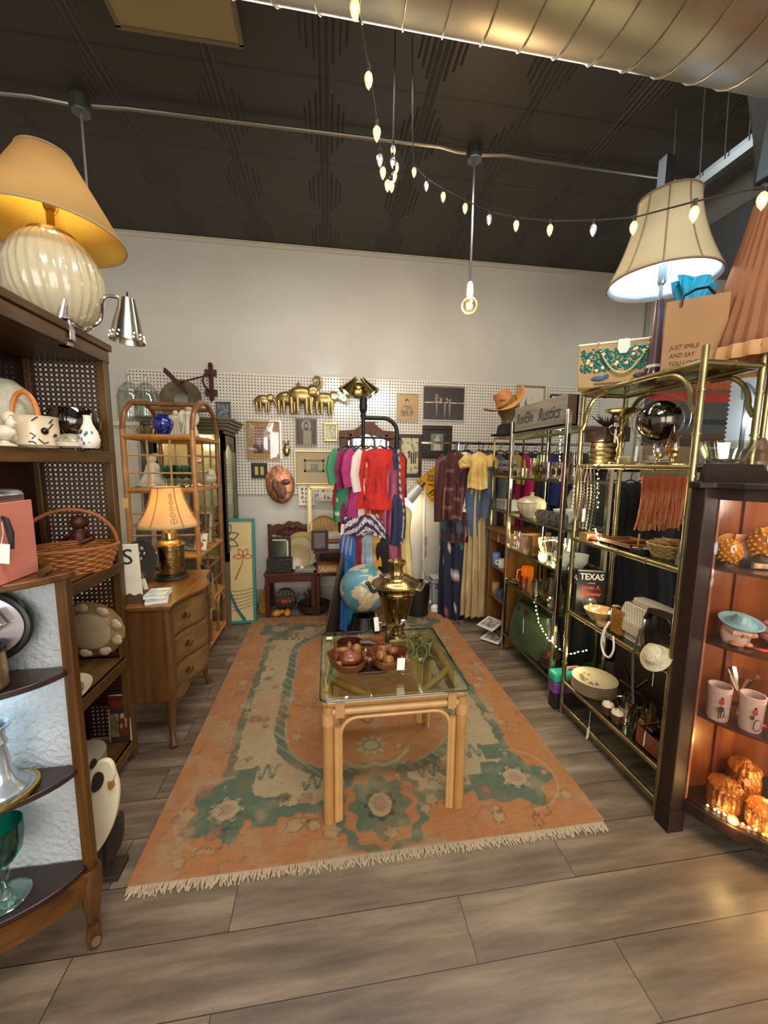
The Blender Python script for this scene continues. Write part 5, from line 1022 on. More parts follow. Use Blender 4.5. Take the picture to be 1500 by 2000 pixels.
# dark desk
dx0, dx1 = ax(0, 0, 1).x * 0 + ay(613, 1070, 3.75).x, ay(700, 1070, 3.75).x + .1
T('desk', 'dark reddish wood desk with open shelf beside the bench', 'desk', ((dx0 + dx1) / 2, 3.9, 0)); dz = .66
part('top', B().box(dx0, dx1 + .2, 3.66, 4.08, dz - .025, dz), RDW, **WF, bevel=.004); part('shelf', B().box(dx0 + .02, dx1 + .18, 3.70, 4.06, .42, .44), RDW, **WF); part('back', B().box(dx0 + .02, dx1 + .18, 4.04, 4.06, .30, dz - .03), RDW, **WF); part('apron', B().box(dx0 + .03, dx1 + .18, 3.69, 3.70, .41, .425), RDW, **WF)
for x, y in ((dx0 + .02, 4.03), (dx1 + .16, 3.7), (dx1 + .16, 4.03), (dx0 + .02, 3.69)): part('leg', B().box(x, x + .03, y, y + .03, 0, dz - .025), RDWZ, **WF)
bpy.data.objects['side_table'].name = 'bench'
def boxy(name, lab, cat, px0, py0, px1, py1, Y, dep, mat, z=None, **k):
    cx_, zb, w, h = bb(px0, py0, px1, py1, Y)
    T(name, lab, cat, (cx_, Y + dep / 2, zb if z is None else z), **k); part(k.get('pn', 'body'), B().box(-w / 2, w / 2, -dep / 2, dep / 2, 0, h), mat, **F_, bevel=.003); return w, h
boxy('game_box', 'white and orange flat box on the dark desk', 'box', 640, 1049, 682, 1059, 3.75, .25, M('c9c4b4', .6), z=dz + .001); w_ = .12
boxy('game_box', 'white and orange striped box stacked on another on the desk', 'box', 640, 1043, 680, 1049, 3.76, .24, M('b2652c', .6), z=dz + .064); boxy('game_box', 'cream box on top of the orange box on the desk', 'box', 641, 1036, 681, 1043, 3.76, .24, M('cfc8b6', .6), z=dz + .10)
bpy.data.objects['game_box'].name = 'game_box_base'; bpy.data.objects['game_box_base'].name = 'game_box'
w, h = boxy('photo_frame', 'black framed pinkish photo standing on the desk corner', 'picture', 608, 1020, 640, 1059, 3.70, .02, BLACK, z=dz + .001); part('photo', B().box(-w / 2 + .025, w / 2 - .025, -.013, -.0105, .025, h - .025), M('a88a80', .4, noise=(25, .5, '5a4a48')), **F_)
c = ay(632, 1010, 3.9)
T('shell_basket', 'fan shell shaped rattan basket leaning on the desk', 'basket', (c.x, 3.97, dz + .005), rot=(-.15, 0, 0)); n = 20
o_ = [(-.05, 0)] + [(.145 * math.cos(PI * 1.12 - (PI * 1.24) * i / n), .17 + .13 * math.sin(PI * 1.12 - (PI * 1.24) * i / n)) for i in range(n + 1)] + [(.05, 0)]
part('rim', B().tube([(x, -.02, z) for x, z in o_], .008, 6, closed=True), M('c29a58', .5)); part('weave', B().prism(o_, -.005, .0), M('b8935a', .7, bump=(90, .9)), **F_); q = B()
for k in range(9): a = PI * (.12 + .76 * k / 8); q.tube([(0.02 * math.cos(a), -.008, .03), (.135 * math.cos(a), -.012, .17 + .12 * math.sin(a))], .003, 5)
part('ribs', q, M('a67f42', .6))
c = ay(637, 1107, 3.72)
w, h = boxy('script_box', 'orange tan box with white script lettering under the desk', 'box', 617, 1101, 656, 1115, 3.68, .2, M('b07a44', .6), z=.441); text('lettering', 'Adlibs', .06, M('ddd0b4', .6), (0, -.104, h / 2), (PI / 2, 0, 0), shear=.3)
CT[0].location.x = ay(640, 1107, 3.68).x
T('magazine_stack', 'stack of dark magazines on the desk shelf', 'magazines', (ay(650, 1080, 3.85).x, 3.90, .441)); part('stack', B().cbox((0, 0, .01), (.24, .2, .02)).cbox((.01, 0, .028), (.22, .2, .014), .1).cbox((-.01, 0, .046), (.23, .19, .02), -.06), M('3d3a3c', .5, noise=(14, .5, '9a968c')), **F_); 
# floor goods under bench
c = az(560, 1188, .0)
T('wire_basket', 'round wire basket holding orange gourds under the bench', 'basket', (c.x, 3.86, 0)); q = B()
for k in range(8): a = PI * k / 8; q.tube([(.11 * math.cos(a) * math.cos(t), .11 * math.sin(a) * math.cos(t), .125 + .115 * math.sin(t)) for t in [2 * PI * i / 24 for i in range(24)]], .003, 5, closed=True)
part('cage', q, M('3a3026', .5, .4)); part('ring', B().tube([(.11 * math.cos(2 * PI * i / 24), .11 * math.sin(2 * PI * i / 24), .12) for i in range(24)], .004, 5, closed=True), M('3a3026', .5, .4))
for k, (x, y, rz, c_) in enumerate(((-.07, -.13, .6, 'bd7a2a'), (.03, -.13, 1.6, 'c8822c'), (-.01, -.05, 0, '9a3a20'))):
    T('gourd', ('tan orange gourd lying left in front of the wire basket', 'orange gourd with thick neck in front of the wire basket', 'dark red gourd in the wire basket')[k], 'gourd', (c.x + x, 3.86 + y, .035 if k < 2 else .12), rz=rz, group='gourds under the bench'); part('body', B().sph((0, 0, 0), .034, 14, (1.5, 1, 1)).sph((.05, 0, .0), .024, 12, (1.3, 1, 1)), M(c_, .35, noise=(14, .2))); part('stem', B().cyl((.075, 0, 0), (.1, 0, .01), .006, .003, 6), M('6a4a24', .7))
T('dark_basket', 'low dark basket packed with dried pods under the desk', 'basket', (ay(613, 1180, 3.86).x, 3.84, 0)); part('basket', B().lathe([(.001, 0), (.10, 0), (.14, .03), (.15, .09), (.14, .09), (.12, .03), (.001, .02)], n=36, ex=1.1), M('2f1c12', .6, bump=(60, .8))); q = B()
for k in range(26): a = hsh(k) * 6.3; r_ = hsh(k, 2) * .09; q.tube([(r_ * math.cos(a), r_ * math.sin(a), .06), (r_ * 1.4 * math.cos(a + .4), r_ * 1.4 * math.sin(a + .4), .13 + .09 * hsh(k, 3))], [.012, .006], 6)
part('pods', q, M('3e281c', .7))['kind'] = 'stuff'; part('handle', B().tube([(-.14, 0, .09), (-.16, 0, .2), (-.1, 0, .17)], .006, 6), M('4a4a48', .4, .5))
c = az(511, 1205, 0)
T('snowshoe', 'long narrow wooden paddle leaning in the corner by the bench', 'paddle', (c.x, 3.83, 0), rot=(-.12, .12, -.4)); part('blade', B().prism([(-.05, .0), (.05, .0), (.045, .12), (.03, .25), (.016, .36), (-.016, .36), (-.03, .25), (-.055, .10)], -.012, .012), M('9c7034', .45, noise=(10, .2)), bevel=.006); part('shaft', B().cyl((0, 0, .34), (0, 0, .47), .014, n=10), M('8d6230', .5)); part('lacing', B().tube([(-.02, -.014, .2), (.02, -.014, .22), (-.02, -.014, .26), (.02, -.014, .28)], .003, 5), INK)
# cable on the floor
solo('power_cord', B().tube([(-.35, 4.12, .03), (-.3, 4.05, .006), (-.1, 4.02, .006), (.05, 4.04, .006), (.2, 4.06, .006)], .005, 6), WHITE, 'white power cord along the baseboard under the bench', 'cord')
# floor lamp / tension pole
c = az(827, 1185, 0)
T('pole_lamp', 'white pole lamp with an angled grey metal shade by the back wall', 'floor lamp', (ay(827, 1100, 3.98).x, 3.98, 0)); PW = M('ddd6c2', .4)
part('pole', B().cyl((0, 0, .012), (0, 0, 1.24), .013, n=10), PW); part('hook_top', B().tube([(0, 0, 1.24), (-.01, 0, 1.27), (-.03, 0, 1.285), (-.06, 0, 1.28)], .01, 8), PW); part('base', B().lathe([(.001, 0), (.11, 0), (.11, .012), (.02, .022), (.015, .04)], n=36), PW); part('clip', B().box(.006, .03, -.015, .015, .62, .72).box(.01, .026, -.012, .012, .5, .56), M('8c8878', .4), **F_)
part('cord', B().tube([(.012, 0, .66), (.03, -.01, .55), (-.02, -.01, .42), (.02, -.01, .28), (.01, 0, .1)], .003, 5), M('5a5648', .5))
m4 = Matrix.Translation((-.13, -.02, 1.20)) @ Matrix.Rotation(.75, 4, 'Y'); ls = part('lamp_shade', B().lathe([(.001, .10), (.05, .095), (.055, .085), (.075, -.10), (.071, -.10), (.05, .08)], n=32).xf(m4), M('c9c6bb', .35, .3)); part('socket', B().lathe([(.03, .16), (.034, .10)], n=20).xf(m4), M('8d5c34', .4, .5), ls)
part('bulb', B().sph((-.13 - .03, -.02, 1.14), .03, 12), M('fff0c8', .4, emit=10, ecol='ffe0a0'), ls); point('pole_lamp_light', (c.x * 0 + CT[0].location.x - .18, 3.98, 1.08), 5, (1, .84, .52), .04)
T('trash_can', 'tall black round waste bin behind the brass samovar', 'bin', (ay(815, 1150, 3.62).x, 3.62, 0)); part('can', B().lathe([(.001, 0), (.115, 0), (.125, .33), (.118, .33), (.108, .01), (.001, .01)], n=40), BLACK); part('rim', B().tube([(.122 * math.cos(2 * PI * i / 36), .122 * math.sin(2 * PI * i / 36), .33) for i in range(36)], .005, 6, closed=True), M('5a4a2c', .3, .8))
T('laundry_basket', 'white slatted plastic laundry basket by the back wall', 'basket', (ay(862, 1140, 3.92).x + .02, 3.92, 0)); WP = M('bfc0c2', .45); q = B()
part('basket', B().ring([[(-.14 * s_, -.10 * s_, z), (.14 * s_, -.10 * s_, z), (.14 * s_, .10 * s_, z), (-.14 * s_, .10 * s_, z)] for s_, z in ((.9, 0), (1.05, .26))], True, False), WP, **F_, solid=.005); part('rim', B().tube([(-.155, -.115, .27), (.155, -.115, .27), (.155, .115, .27), (-.155, .115, .27)], .01, 6, closed=True), WP)
part('slots', B().box(*(-.12, .12, -.1105, -.1085, .20, .212)).box(-.12, .12, -.1105, -.1085, .23, .24), INK, **F_); part('lid', B().box(-.14, .14, -.1, .1, .28, .30), WP, **F_, bevel=.004)
T('white_shoe', 'round white object on the floor beside the black waste bin', 'shoe', (ay(850, 1168, 3.7).x, 3.66, 0)); part('sole', B().sph((0, 0, .02), .06, 14, (1, .7, .3)), WHITE); part('upper', B().sph((-.01, 0, .045), .05, 14, (1, .7, .7)), WHITE)
# ================================================================ GARMENTS
def CLOTH(col, **k): return M(col, .85, **k)
def pat(fn, rough=.8): return fn
def garment(name, lab, cat, loc, rz, w, L, mat, t=.045, sleeve=.0, flare=1.1, folds=7, amp=.25, fn=None, grp=None, seed=0, hanger=True, neck=.1, strap=False, tag=None):
    T(name, lab, cat, loc, rz, group=grp); q = B(); nz, n = 26, 44; rings = []
    rs = random.Random(seed); ph = rs.random() * 6
    for i in range(nz + 1):
        u = i / nz; z = -.06 - L * u
        if u < .10: hw = w * (.25 + .75 * (u / .10) ** .7); z = -.06 - L * u * .55 - .0
        else: hw = w * (1 - .16 * math.sin(PI * min(1, (u - .1) / .5)) + (flare - 1) * (u - .1))
        z = -.06 - (.045 * (hw / w if u < .1 else 1)) - max(0, L - .05) * max(0, (u - .05)) / .95
        th = t * (.35 + .65 * min(1, u * 5)) * (1 + .35 * u)
        ring_ = []
        for j in range(n):
            a = 2 * PI * j / n; k = 1 + amp * min(1, u * 2) * math.cos(folds * a + ph + 1.2 * math.sin(u * 3))
            x = hw * math.cos(a) * (1 + .02 * math.sin(5 * a + u * 5)); y = th * math.sin(a) * k + .012 * math.sin(u * 7 + ph)
            ring_.append((x, y, z + .008 * math.sin(3 * a + ph) * u))
        rings.append(ring_)
    n0 = len(q.v); q.ring(rings, True, False)
    if fn:
        q.c = {}
        for i in range(nz + 1):
            for j in range(n): q.c[n0 + i * n + j] = fn(rings[i][j][0], rings[i][j][2], j / n, i / nz)
    part('fabric', q, mat if not fn else VCOL(.8))
    if sleeve:
        for s_ in (-1, 1):
            q = B(); pts = [(s_ * w * .82, 0, -.115), (s_ * (w + .03), .0, -.17), (s_ * (w + .045), .01, -.11 - sleeve * .55), (s_ * (w + .035), -.01, -.11 - sleeve)]
            q.tube(pts, [.05, .058, .05, .046], 14, flat=.55)
            if fn: q.c = {i: fn(v[0], v[2], (i % 14) / 14, .5) for i, v in enumerate(q.v)}
            part('sleeve', q, mat if not fn else VCOL(.8))
    if hanger:
        part('hanger', B().tube([(-w * .8, 0, -.10), (-w * .4, 0, -.075), (0, 0, -.05), (w * .4, 0, -.075), (w * .8, 0, -.10)], .006, 6).tube([(0, 0, -.05), (0, 0, -.02), (.015, 0, 0), (.01, 0, .018), (-.01, 0, .02), (-.018, 0, .008)], .0025, 5), M('2a2a2e', .4, .3))
    if tag: q = B(); q.cbox(tag, (.03, .0015, .055)); part('price_tag', q, PAPER, **F_)
    return CT[0]
def plaid(c1, c2, c3, s=22):
    a, b_, c_ = lin(c1), lin(c2), lin(c3)
    def f(x, z, u, v):
        h = (x * s) % 1; k = (z * s) % 1
        return c_ if (h < .12 or k < .12) else (b_ if (h < .45) != (k < .45) else a)
    return f
def stripes(c1, c2, s=60, ax_=0):
    a, b_ = lin(c1), lin(c2); return lambda x, z, u, v: b_ if ((u * s if ax_ == 2 else (x + z * .4) * s) % 1) < .3 else a
def floral(c1, pal, s=14, th=.62):
    a = lin(c1); P_ = [lin(c) for c in pal]
    def f(x, z, u, v):
        n = vno(x * s + 7, z * s + 3, 9); return P_[int(vno(x * s * .5, z * s * .5, 4) * 7) % len(P_)] if n > th else a
    return f
# ---- round clothes stand
RX, RY = .30, 3.30; GP = 'garments on the black clothes stand'
T('clothes_stand', 'black pipe clothing stand with finial and curved arm', 'clothes rack', (RX, RY, 0)); BM = M('1a2220', .4, .4)
part('post', B().cyl((RX, RY, .02), (RX, RY, 1.95), .016, n=12), BM, **W_); part('finial', B().lathe([(.02, 0), (.026, .02), (.018, .04), (.03, .06), (.034, .10), (.03, .13), (.034, .15), (.026, .18), (.001, .19)], c=(RX, RY, 1.88)), BM, **W_)
pa = [(RX, RY, 1.885)] + [(.47 + .12 * math.sin(a), RY, 1.765 + .12 * math.cos(a)) for a in [PI / 2 * i / 10 for i in range(11)]] + [(.59, RY, 1.3), (.585, RY, .6)]
part('arm', B().tube(pa, .018, 12), BM, **W_); part('bar', B().cyl((.10, RY, 1.72), (.62, RY, 1.72), .009, n=8), BM, **W_); part('bar', B().cyl((RX, RY - .30, 1.22), (RX, RY + .25, 1.22), .009, n=8), BM, **W_); part('base', B().box(.02, .60, RY - .02, RY + .02, 0, .03).box(RX - .02, RX + .02, RY - .28, RY + .28, 0, .03), BM, **WF)
G = []
def g1(lab, x, dy, rz, w, L, col, z=1.70, cat='shirt', name='shirt', **k): G.append(garment(name, lab, cat, (x, RY + dy, z), rz, w, L, CLOTH(col, noise=(16, .25)) if isinstance(col, str) else col, grp=GP, seed=len(G) + 3, **k))
g1('bright red top poking out at the left end of the stand', .11, .03, 1.3, .13, .50, 'b5271c', t=.03, flare=1.3, sleeve=.22)
g1('green top with a white collar at the left of the stand', .15, -.04, .9, .15, .62, None, fn=lambda x, z, u, v: lin('c6d2c4') if (z > -.2 and x > 0) or abs((z * 9) % 1 - .5) < .04 else lin('2d7f56'), t=.05, flare=.8, sleeve=.25)
g1('dark magenta crinkled blouse beside the green top', .21, 0, .9, .16, .70, '7c1a48', t=.05, amp=.4, folds=11, sleeve=.3)
g1('orange top between two magenta blouses', .24, 0, 1.0, .15, .62, 'c0662a', t=.03)
g1('pink magenta satin blouse in the middle of the stand', .28, -.03, .9, .17, .68, 'a02a68', t=.05, amp=.35, folds=9, sleeve=.28)
g1('navy top beside the pink satin blouse', .33, .0, 1.0, .16, .60, '23233a', t=.04)
g1('white and red trimmed top left of the red sweater', .365, -.02, .8, .16, .62, None, fn=lambda x, z, u, v: lin('d2c4bc') if z > -.22 or abs(x) > .13 else lin('b03a30'), t=.05, sleeve=.32)
g1('bright red sweater with long sleeves on the stand', .44, -.07, .35, .155, .52, 'b01d14', t=.06, sleeve=.46, cat='sweater', name='sweater')
g1('red and maroon striped skirt hanging below the red sweater', .435, -.06, .3, .11, .92, None, fn=stripes('a02420', '5a1214', 70), t=.05, cat='skirt', name='skirt')
g1('mauve sequined long dress at the right of the stand', .52, -.03, .6, .115, 1.0, M('8a3a52', .35, .3, noise=(120, .4)), t=.06, cat='dress', name='dress', flare=1.2)
g1('maroon satin jacket behind the red sweater', .53, .05, .7, .16, .66, '4e1218', t=.06, sleeve=.4)
g1('black and white netted top at the right end of the stand', .57, .02, .8, .14, .42, None, fn=plaid('1c1a20', '1c1a20', 'b8b0a8', 24), t=.05)
g1('navy shawl with white zigzag edging on the stand', .60, -.0, 1.1, .12, .84, None, fn=lambda x, z, u, v: lin('c9c2b4') if abs(((z * 16) % 1) - .5) * .12 + abs(x) < .07 and abs(x) > .02 else lin('232a48'), t=.04, cat='shawl', name='shawl')
g1('black blouse hanging under the green top', .17, -.01, .9, .10, .72, '15131a', t=.04)
g1('dark purple and green scarf bundle under the blouses', .27, -.07, .5, .10, .78, None, fn=floral('4a2238', ('6a2a3c', '2e5a48', '7a4a5a'), 30, .5), t=.05, cat='scarf', name='scarf')
# lower tier
g1('cream blouse printed with orange and green leaves on the lower bar', .27, -.12, .15, .13, .42, None, z=1.22, fn=floral('cfc38e', ('d2602a', '8fa24a', '6f8a3c', 'cfc38e'), 9, .5), t=.04, hanger=False)
g1('cream and pale green print blouse behind the orange leaf print', .36, -.08, .2, .12, .45, None, z=1.20, fn=floral('d4cc9c', ('a8b060', 'e0d8b0', 'b0a050'), 9, .55), t=.04, hanger=False)
T('poncho', 'purple and white crocheted poncho over the lower bar', 'poncho', (.29, RY - .20, 1.09), .1, group=GP); q = B(); q.grid(lambda u, v: ((u - .5) * .32 * (1 + .15 * abs(v - .5)), .07 * math.copysign(min(1, abs(v - .5) * 5), v - .5) + .008 * math.sin(u * 40), -.13 * abs(v - .5) * 2 - .05 * abs(u - .45) * 2 + .02 * math.cos(u * 9)), 70, 36, lambda u, v: lin('cdc6b6') if abs(((v * 4 + abs(u - .5) * 3)) % 1 - .5) < .26 and math.sin(u * 90 + v * 60) > -.5 else lin('33204e')); part('fabric', q, VCOL(.9, bump=(90, .8)), solid=.008)
part('tassel', B().tube([(-.17, -.05, -.16), (-.19, -.05, -.30)], .006, 5).tube([(-.14, -.06, -.17), (-.16, -.06, -.31)], .006, 5).tube([(-.11, -.06, -.18), (-.125, -.06, -.32)], .006, 5), M('9a90b0', .8))
g1('bright blue long dress hanging low behind the globe', .16, -.22, .2, .075, .82, M('2a62a4', .4, .1, noise=(8, .3)), z=1.02, t=.05, cat='dress', name='dress', hanger=False, folds=9)
g1('turquoise satin scarf at the bottom beside the globe', .20, -.26, .2, .055, .55, M('1c7f9a', .4, noise=(20, .3)), z=.72, t=.04, cat='scarf', name='scarf', hanger=False)
g1('dark red shirt low on the stand above the globe', .27, -.18, .1, .06, .35, '8a1f24', z=1.0, t=.04, hanger=False)
g1('grey blue shirt low on the stand above the globe', .32, -.20, .1, .06, .35, '8a98a4', z=1.0, t=.04, hanger=False)
g1('mustard yellow shirt low on the stand above the globe', .375, -.17, .1, .065, .30, 'b9822a', z=1.0, t=.04, hanger=False)
g1('black shirt low on the stand above the globe', .44, -.16, .1, .07, .45, '141216', z=1.02, t=.04, hanger=False)
p0, p1 = Vector((.175, RY - .23, .98)), Vector((.015, RY - .28, .12))
T('leather_strap', 'long black leather strip with brown piping slanting down left of the globe', 'strap', tuple(p0)); q = B(); dd_ = (p1 - p0)
q.tube([p0, p0 + dd_ * .5, p1, p1 + Vector((.05, 0, -.09)), p1 + Vector((.09, 0, -.10))], [.028, .05, .06, .055, .03], 12, flat=.35); part('strap', q, M('17120f', .35), **W_); part('piping', B().tube([p0 + Vector((-.02, -.03, 0)), p0 + dd_ * .5 + Vector((-.045, -.03, 0)), p1 + Vector((-.05, -.03, 0))], .004, 5), M('7a4a34', .5), **W_)
g1('pale yellow cardigan hanging low behind the samovar', .66, .10, .2, .10, .72, M('c9b478', .8, noise=(10, .15)), z=1.20, t=.06, cat='cardigan', name='cardigan', hanger=False)
for x, z in ((.13, 1.05), (.40, 1.02), (.43, 1.02), (.30, .98)): tag_on((x, RY - .20, z), bpy.data.objects['clothes_stand'], w=.04, h=.09, string=.04)
# ---- rolling rack
T('garment_rack', 'chrome garment rack with a long bar of mixed clothes by the back wall', 'clothes rack', (1.7, 3.45, 0)); BY = 3.52
part('bar', B().cyl((.86, BY, 1.70), (2.75, BY, 1.70), .012, n=8), CHROME, **W_)
for x in (1.22, 2.72): part('upright', B().cyl((x, BY, .05), (x, BY, 1.70), .013, n=8), CHROME, **W_); part('foot', B().box(x - .015, x + .015, BY - .25, BY + .25, .0, .05), CHROME, **WF)
GR2 = 'garments on the long chrome rack'
def g2(lab, x, rz, w, L, col, z=1.685, cat='shirt', name='shirt', dy=0, **k):
    if x > 100: x = ay(x, 950, BY).x
    if rz > -.4: rz -= .62
    garment(name, lab, cat, (x, BY + dy, z), rz, w, L, CLOTH(col, noise=(14, .25)) if isinstance(col, str) else col, grp=GR2, seed=int(x * 100), **k)
g2('maroon plaid flannel shirt at the left end of the long rack', 882, .05, .10, .64, None, dy=-.07, fn=plaid('4a1816', '381212', '7a5048', 12), t=.06, sleeve=.62)
g2('brown plaid shirt tail under the maroon flannel', 890, -.3, .15, .86, None, fn=plaid('3a1c12', '2c140e', '5a3020', 14), t=.05)
g2('teal top with only its hem showing on the long rack', 884, -.3, .13, .93, '1d6e66', t=.03)
g2('taupe brown blouse beside the maroon flannel', 893, -.3, .13, .88, '4e4038', t=.05)
g2('navy football style jersey with white stars on the long rack', 903, -.1, .15, .56, None, dy=-.06, fn=lambda x, z, u, v: lin('c8c4bc') if (vno(x * 18, z * 14, 3) > .80) or z > -.13 else lin('1c2444'), t=.06, sleeve=.46)
g2('faded blue denim shirt beside the navy jersey', 905, -.25, .15, .78, '44546a', dy=-.08, t=.05, sleeve=.55)
g2('white camisole hem under the denim shirt', 908, -.2, .12, .94, 'b3a79a', t=.03)
g2('long navy dress with red flowers reaching the floor', 888, -.2, .115, 1.62, None, fn=lambda x, z, u, v: (lin('b04a40') if vno(x * 14, z * 10, 7) > .86 else lin('c8c0b0') if vno(x * 22 + 5, z * 9, 2) > .87 else lin('12142c')), t=.06, cat='dress', name='dress', flare=1.2)
g2('long purple paisley dress beside the navy floral dress', 905, -.2, .11, 1.50, None, fn=floral('3c1f5c', ('a890b8', 'b02a6a', '3c1f5c', '5a3080'), 14, .56), t=.06, cat='dress', name='dress')
g2('pale yellow short sleeved tee above the cream dress', 914, .3, .085, .34, 'c8a860', dy=-.24, t=.05, sleeve=.10)
g2('long cream pleated dress nearly reaching the floor', 922, -.2, .085, 1.55, M('b39a6c', .8, noise=(8, .1)), dy=-.12, t=.07, cat='dress', name='dress', folds=14, amp=.5, flare=1.7)
g2('grey long dress behind the cream pleated dress', 935, -.15, .10, 1.50, '8a8878', dy=-.05, t=.05, cat='dress', name='dress')
g2('yellow ochre tee behind the small brass shelf', 968, -.1, .16, .75, 'c2a05a', dy=-.05, t=.05, sleeve=.25)
g2('dark navy jacket on the long rack', 950, -.2, .14, .85, '1a1c2a', t=.05, sleeve=.5)
for k, (x, c_, L, nm) in enumerate(((1.46, '5d6468', .9, 'grey blouse'), (1.54, '2c1a24', .95, 'dark plum jacket'), (1.64, '6c1c38', .85, 'maroon blouse'), (1.72, 'c01c62', .95, 'hot pink top'), (1.80, '1c1a1c', 1.1, 'black jacket'), (1.90, '3c464e', 1.0, 'slate blue shirt'), (1.99, '1c2a6c', .95, 'royal blue top'), (2.10, '141214', 1.45, 'long black coat'), (2.22, '1e2420', 1.5, 'long charcoal dress'), (2.34, '121012', 1.5, 'long black dress'), (2.46, '2c302c', 1.3, 'dark grey coat'), (2.58, '1a1618', 1.5, 'black velvet dress'))):
    g2(nm + ' on the long rack behind the glass shelves', x, -.3 - .05 * (k % 3), .17, L, c_, t=.055, sleeve=.45 if L < 1.2 else 0)
GR3 = 'dark clothes on the short rack at right'
T('short_rack', 'low black garment rack packed with dark clothes behind the bamboo shelf', 'clothes rack', (2.3, 2.42, 0)); part('bar', B().cyl((1.72, 2.42, 1.47), (3.0, 2.42, 1.47), .011, n=8), BLKMET, **W_)
for x in (1.74, 2.98): part('upright', B().cyl((x, 2.42, 0), (x, 2.42, 1.47), .011, n=8), BLKMET, **W_)
for k, (x, c_, nm) in enumerate(((1.80, '1a1f1c', 'charcoal green dress'), (1.90, '100f12', 'long black gown'), (2.00, '151317', 'black wool coat'), (2.10, '24201c', 'dark brown coat'), (2.20, '121114', 'black satin dress'), (2.30, '2a2c30', 'grey ribbed dress'), (2.42, '141216', 'black cape'), (2.54, '3a2420', 'dark rust skirt'), (2.66, '18161a', 'black trousers'), (2.78, '201c20', 'dark plum dress'))):
    garment('dress', nm + ' on the short rack behind the bamboo shelf', 'dress', (x, 2.42, 1.455), -.75, .15, 1.28, CLOTH(c_, noise=(14, .25)), grp=GR3, seed=300 + k)
T('storage_chest', 'dark brown storage trunk on the floor behind the bamboo shelf', 'trunk', (2.0, 1.75, 0)); part('box', B().box(1.82, 2.5, 1.5, 2.1, 0, .42), M('2a1c14', .6), **WF, bevel=.008); part('lid', B().box(1.81, 2.51, 1.49, 2.11, .42, .48), M('32221a', .6), **WF, bevel=.01)
# handbags hung by the rack
T('handbag', 'cluster of brown and black bag straps with a black pouch by the oak cabinet', 'handbag', (1.43, 3.49, 1.0)); part('strap', B().tube([(0, 0, .0), (-.01, .01, .3), (0, .02, .70), (.02, 0, .3), (.02, 0, 0)], .004, 6), M('3a2214', .5)); part('strap', B().tube([(-.02, 0, .0), (-.035, .01, .25), (-.02, .02, .70), (0, 0, .25), (0, 0, .05)], .005, 6), M('6a4428', .5)); part('pouch', B().lathe([(.001, -.09), (.06, -.08), (.055, 0), (.025, .08), (.02, .1)], n=24, rib=8, amp=.1, ey=.5), M('151412', .6))
# ================================================================ OAK CABINET + SMALL BRASS SHELF
ox0, ox1, oy0, oy1 = 1.43, 1.80, 2.87, 3.22
T('oak_cabinet', 'honey oak open shelf cabinet behind the chrome shelf', 'cabinet', (1.6, 3.05, 0))
part('side', B().box(ox0, ox1, oy0, oy0 + .02, 0, .93), OAK, **WF); part('side', B().box(ox0, ox1, oy1 - .02, oy1, 0, .93), OAK, **WF); part('back', B().box(ox1 - .01, ox1, oy0, oy1, 0, .93), OAK, **WF)
part('top', B().box(ox0 - .02, ox1, oy0 - .015, oy1 + .02, .93, .955), OAKY, **WF, bevel=.004); part('carved_rail', B().box(ox0, ox0 + .015, oy0 + .02, oy1 - .02, .85, .93), OAKY, **WF)
for z in (.63, .36, .08): part('shelf', B().box(ox0 + .005, ox1 - .01, oy0 + .02, oy1 - .02, z - .02, z), OAKY, **WF)
def cup(name, lab, p, r, h, mat, handle=True, ang=0, cat='mug', grp=None, taper=.85, n=28):
    T(name, lab, cat, p, ang, group=grp); part('body', B().lathe([(.001, 0), (r * taper, 0), (r, h * .35), (r, h), (r - .004, h), (r - .004, h * .3), (r * taper - .004, .006), (.001, .006)], n=n), mat)
    if handle: part('handle', B().tube([(r * .97, 0, h * .8), (r * 1.5, 0, h * .78), (r * 1.6, 0, h * .45), (r * .97, 0, h * .22)], .005, 8), mat)
    return CT[0]
cup('blue_cup', 'pale blue cup on the oak cabinet upper shelf', (1.47, 3.14, .631), .036, .10, M('6f8fc0', .4), False, cat='cup'); cup('white_creamer', 'small white creamer with dark pattern beside the pale blue cup', (1.47, 3.02, .631), .036, .07, WHITE, True, 2.5, cat='creamer')
cup('terracotta_pot', 'small terracotta and cream pot on the oak cabinet middle shelf', (1.47, 3.13, .361), .035, .10, M('b08a5c', .7), False, cat='pot', taper=.65); cup('blue_mug', 'slate blue mug beside the terracotta pot', (1.47, 3.03, .361), .034, .07, M('4c5670', .4), True, 2.5)
T('clock_plate', 'round patterned dark and white dish behind the white creamer', 'dish', (1.54, 2.98, .631 + .065), rot=(PI / 2 - .2, 0, -.6)); part('dish', B().lathe([(.001, 0), (.06, .004), (.062, 0), (.001, -.004)], n=36), CER); part('centre', B().sph((0, 0, .004), .028, 12, (1, 1, .2)), INK)
for k, (z, y, rz) in enumerate(((.075 + .01, 3.0, .5), (.008, 2.93, .7))):
    T('tray_dish', ('square white picture dish tilted out of the oak cabinet bottom shelf', 'square grey patterned dish resting low in front of the oak cabinet')[k], 'dish', (1.40, y + .05, z + .03 - .02 * k), rot=(0, -.25 + .2 * k, rz), group='square dishes by the oak cabinet'); q = B(); q.cbox((0, 0, .005), (.17, .17, .01)); part('dish', q, M('c9c6be', .35), bevel=.004, **F_); part('picture', B().cbox((0, 0, .0108), (.12, .12, .0015)), M('6a6660', .5, noise=(30, .7, 'bdb8ae')), **F_)
tag_on((1.405, 2.98, .93), w=.03, h=.05, string=.02, rz=1)
T('brass_shelf', 'small brass framed glass shelf standing on the oak cabinet', 'shelf', (1.6, 3.05, .956)); sx0, sx1, sy0, sy1 = 1.43, 1.70, 2.90, 3.20
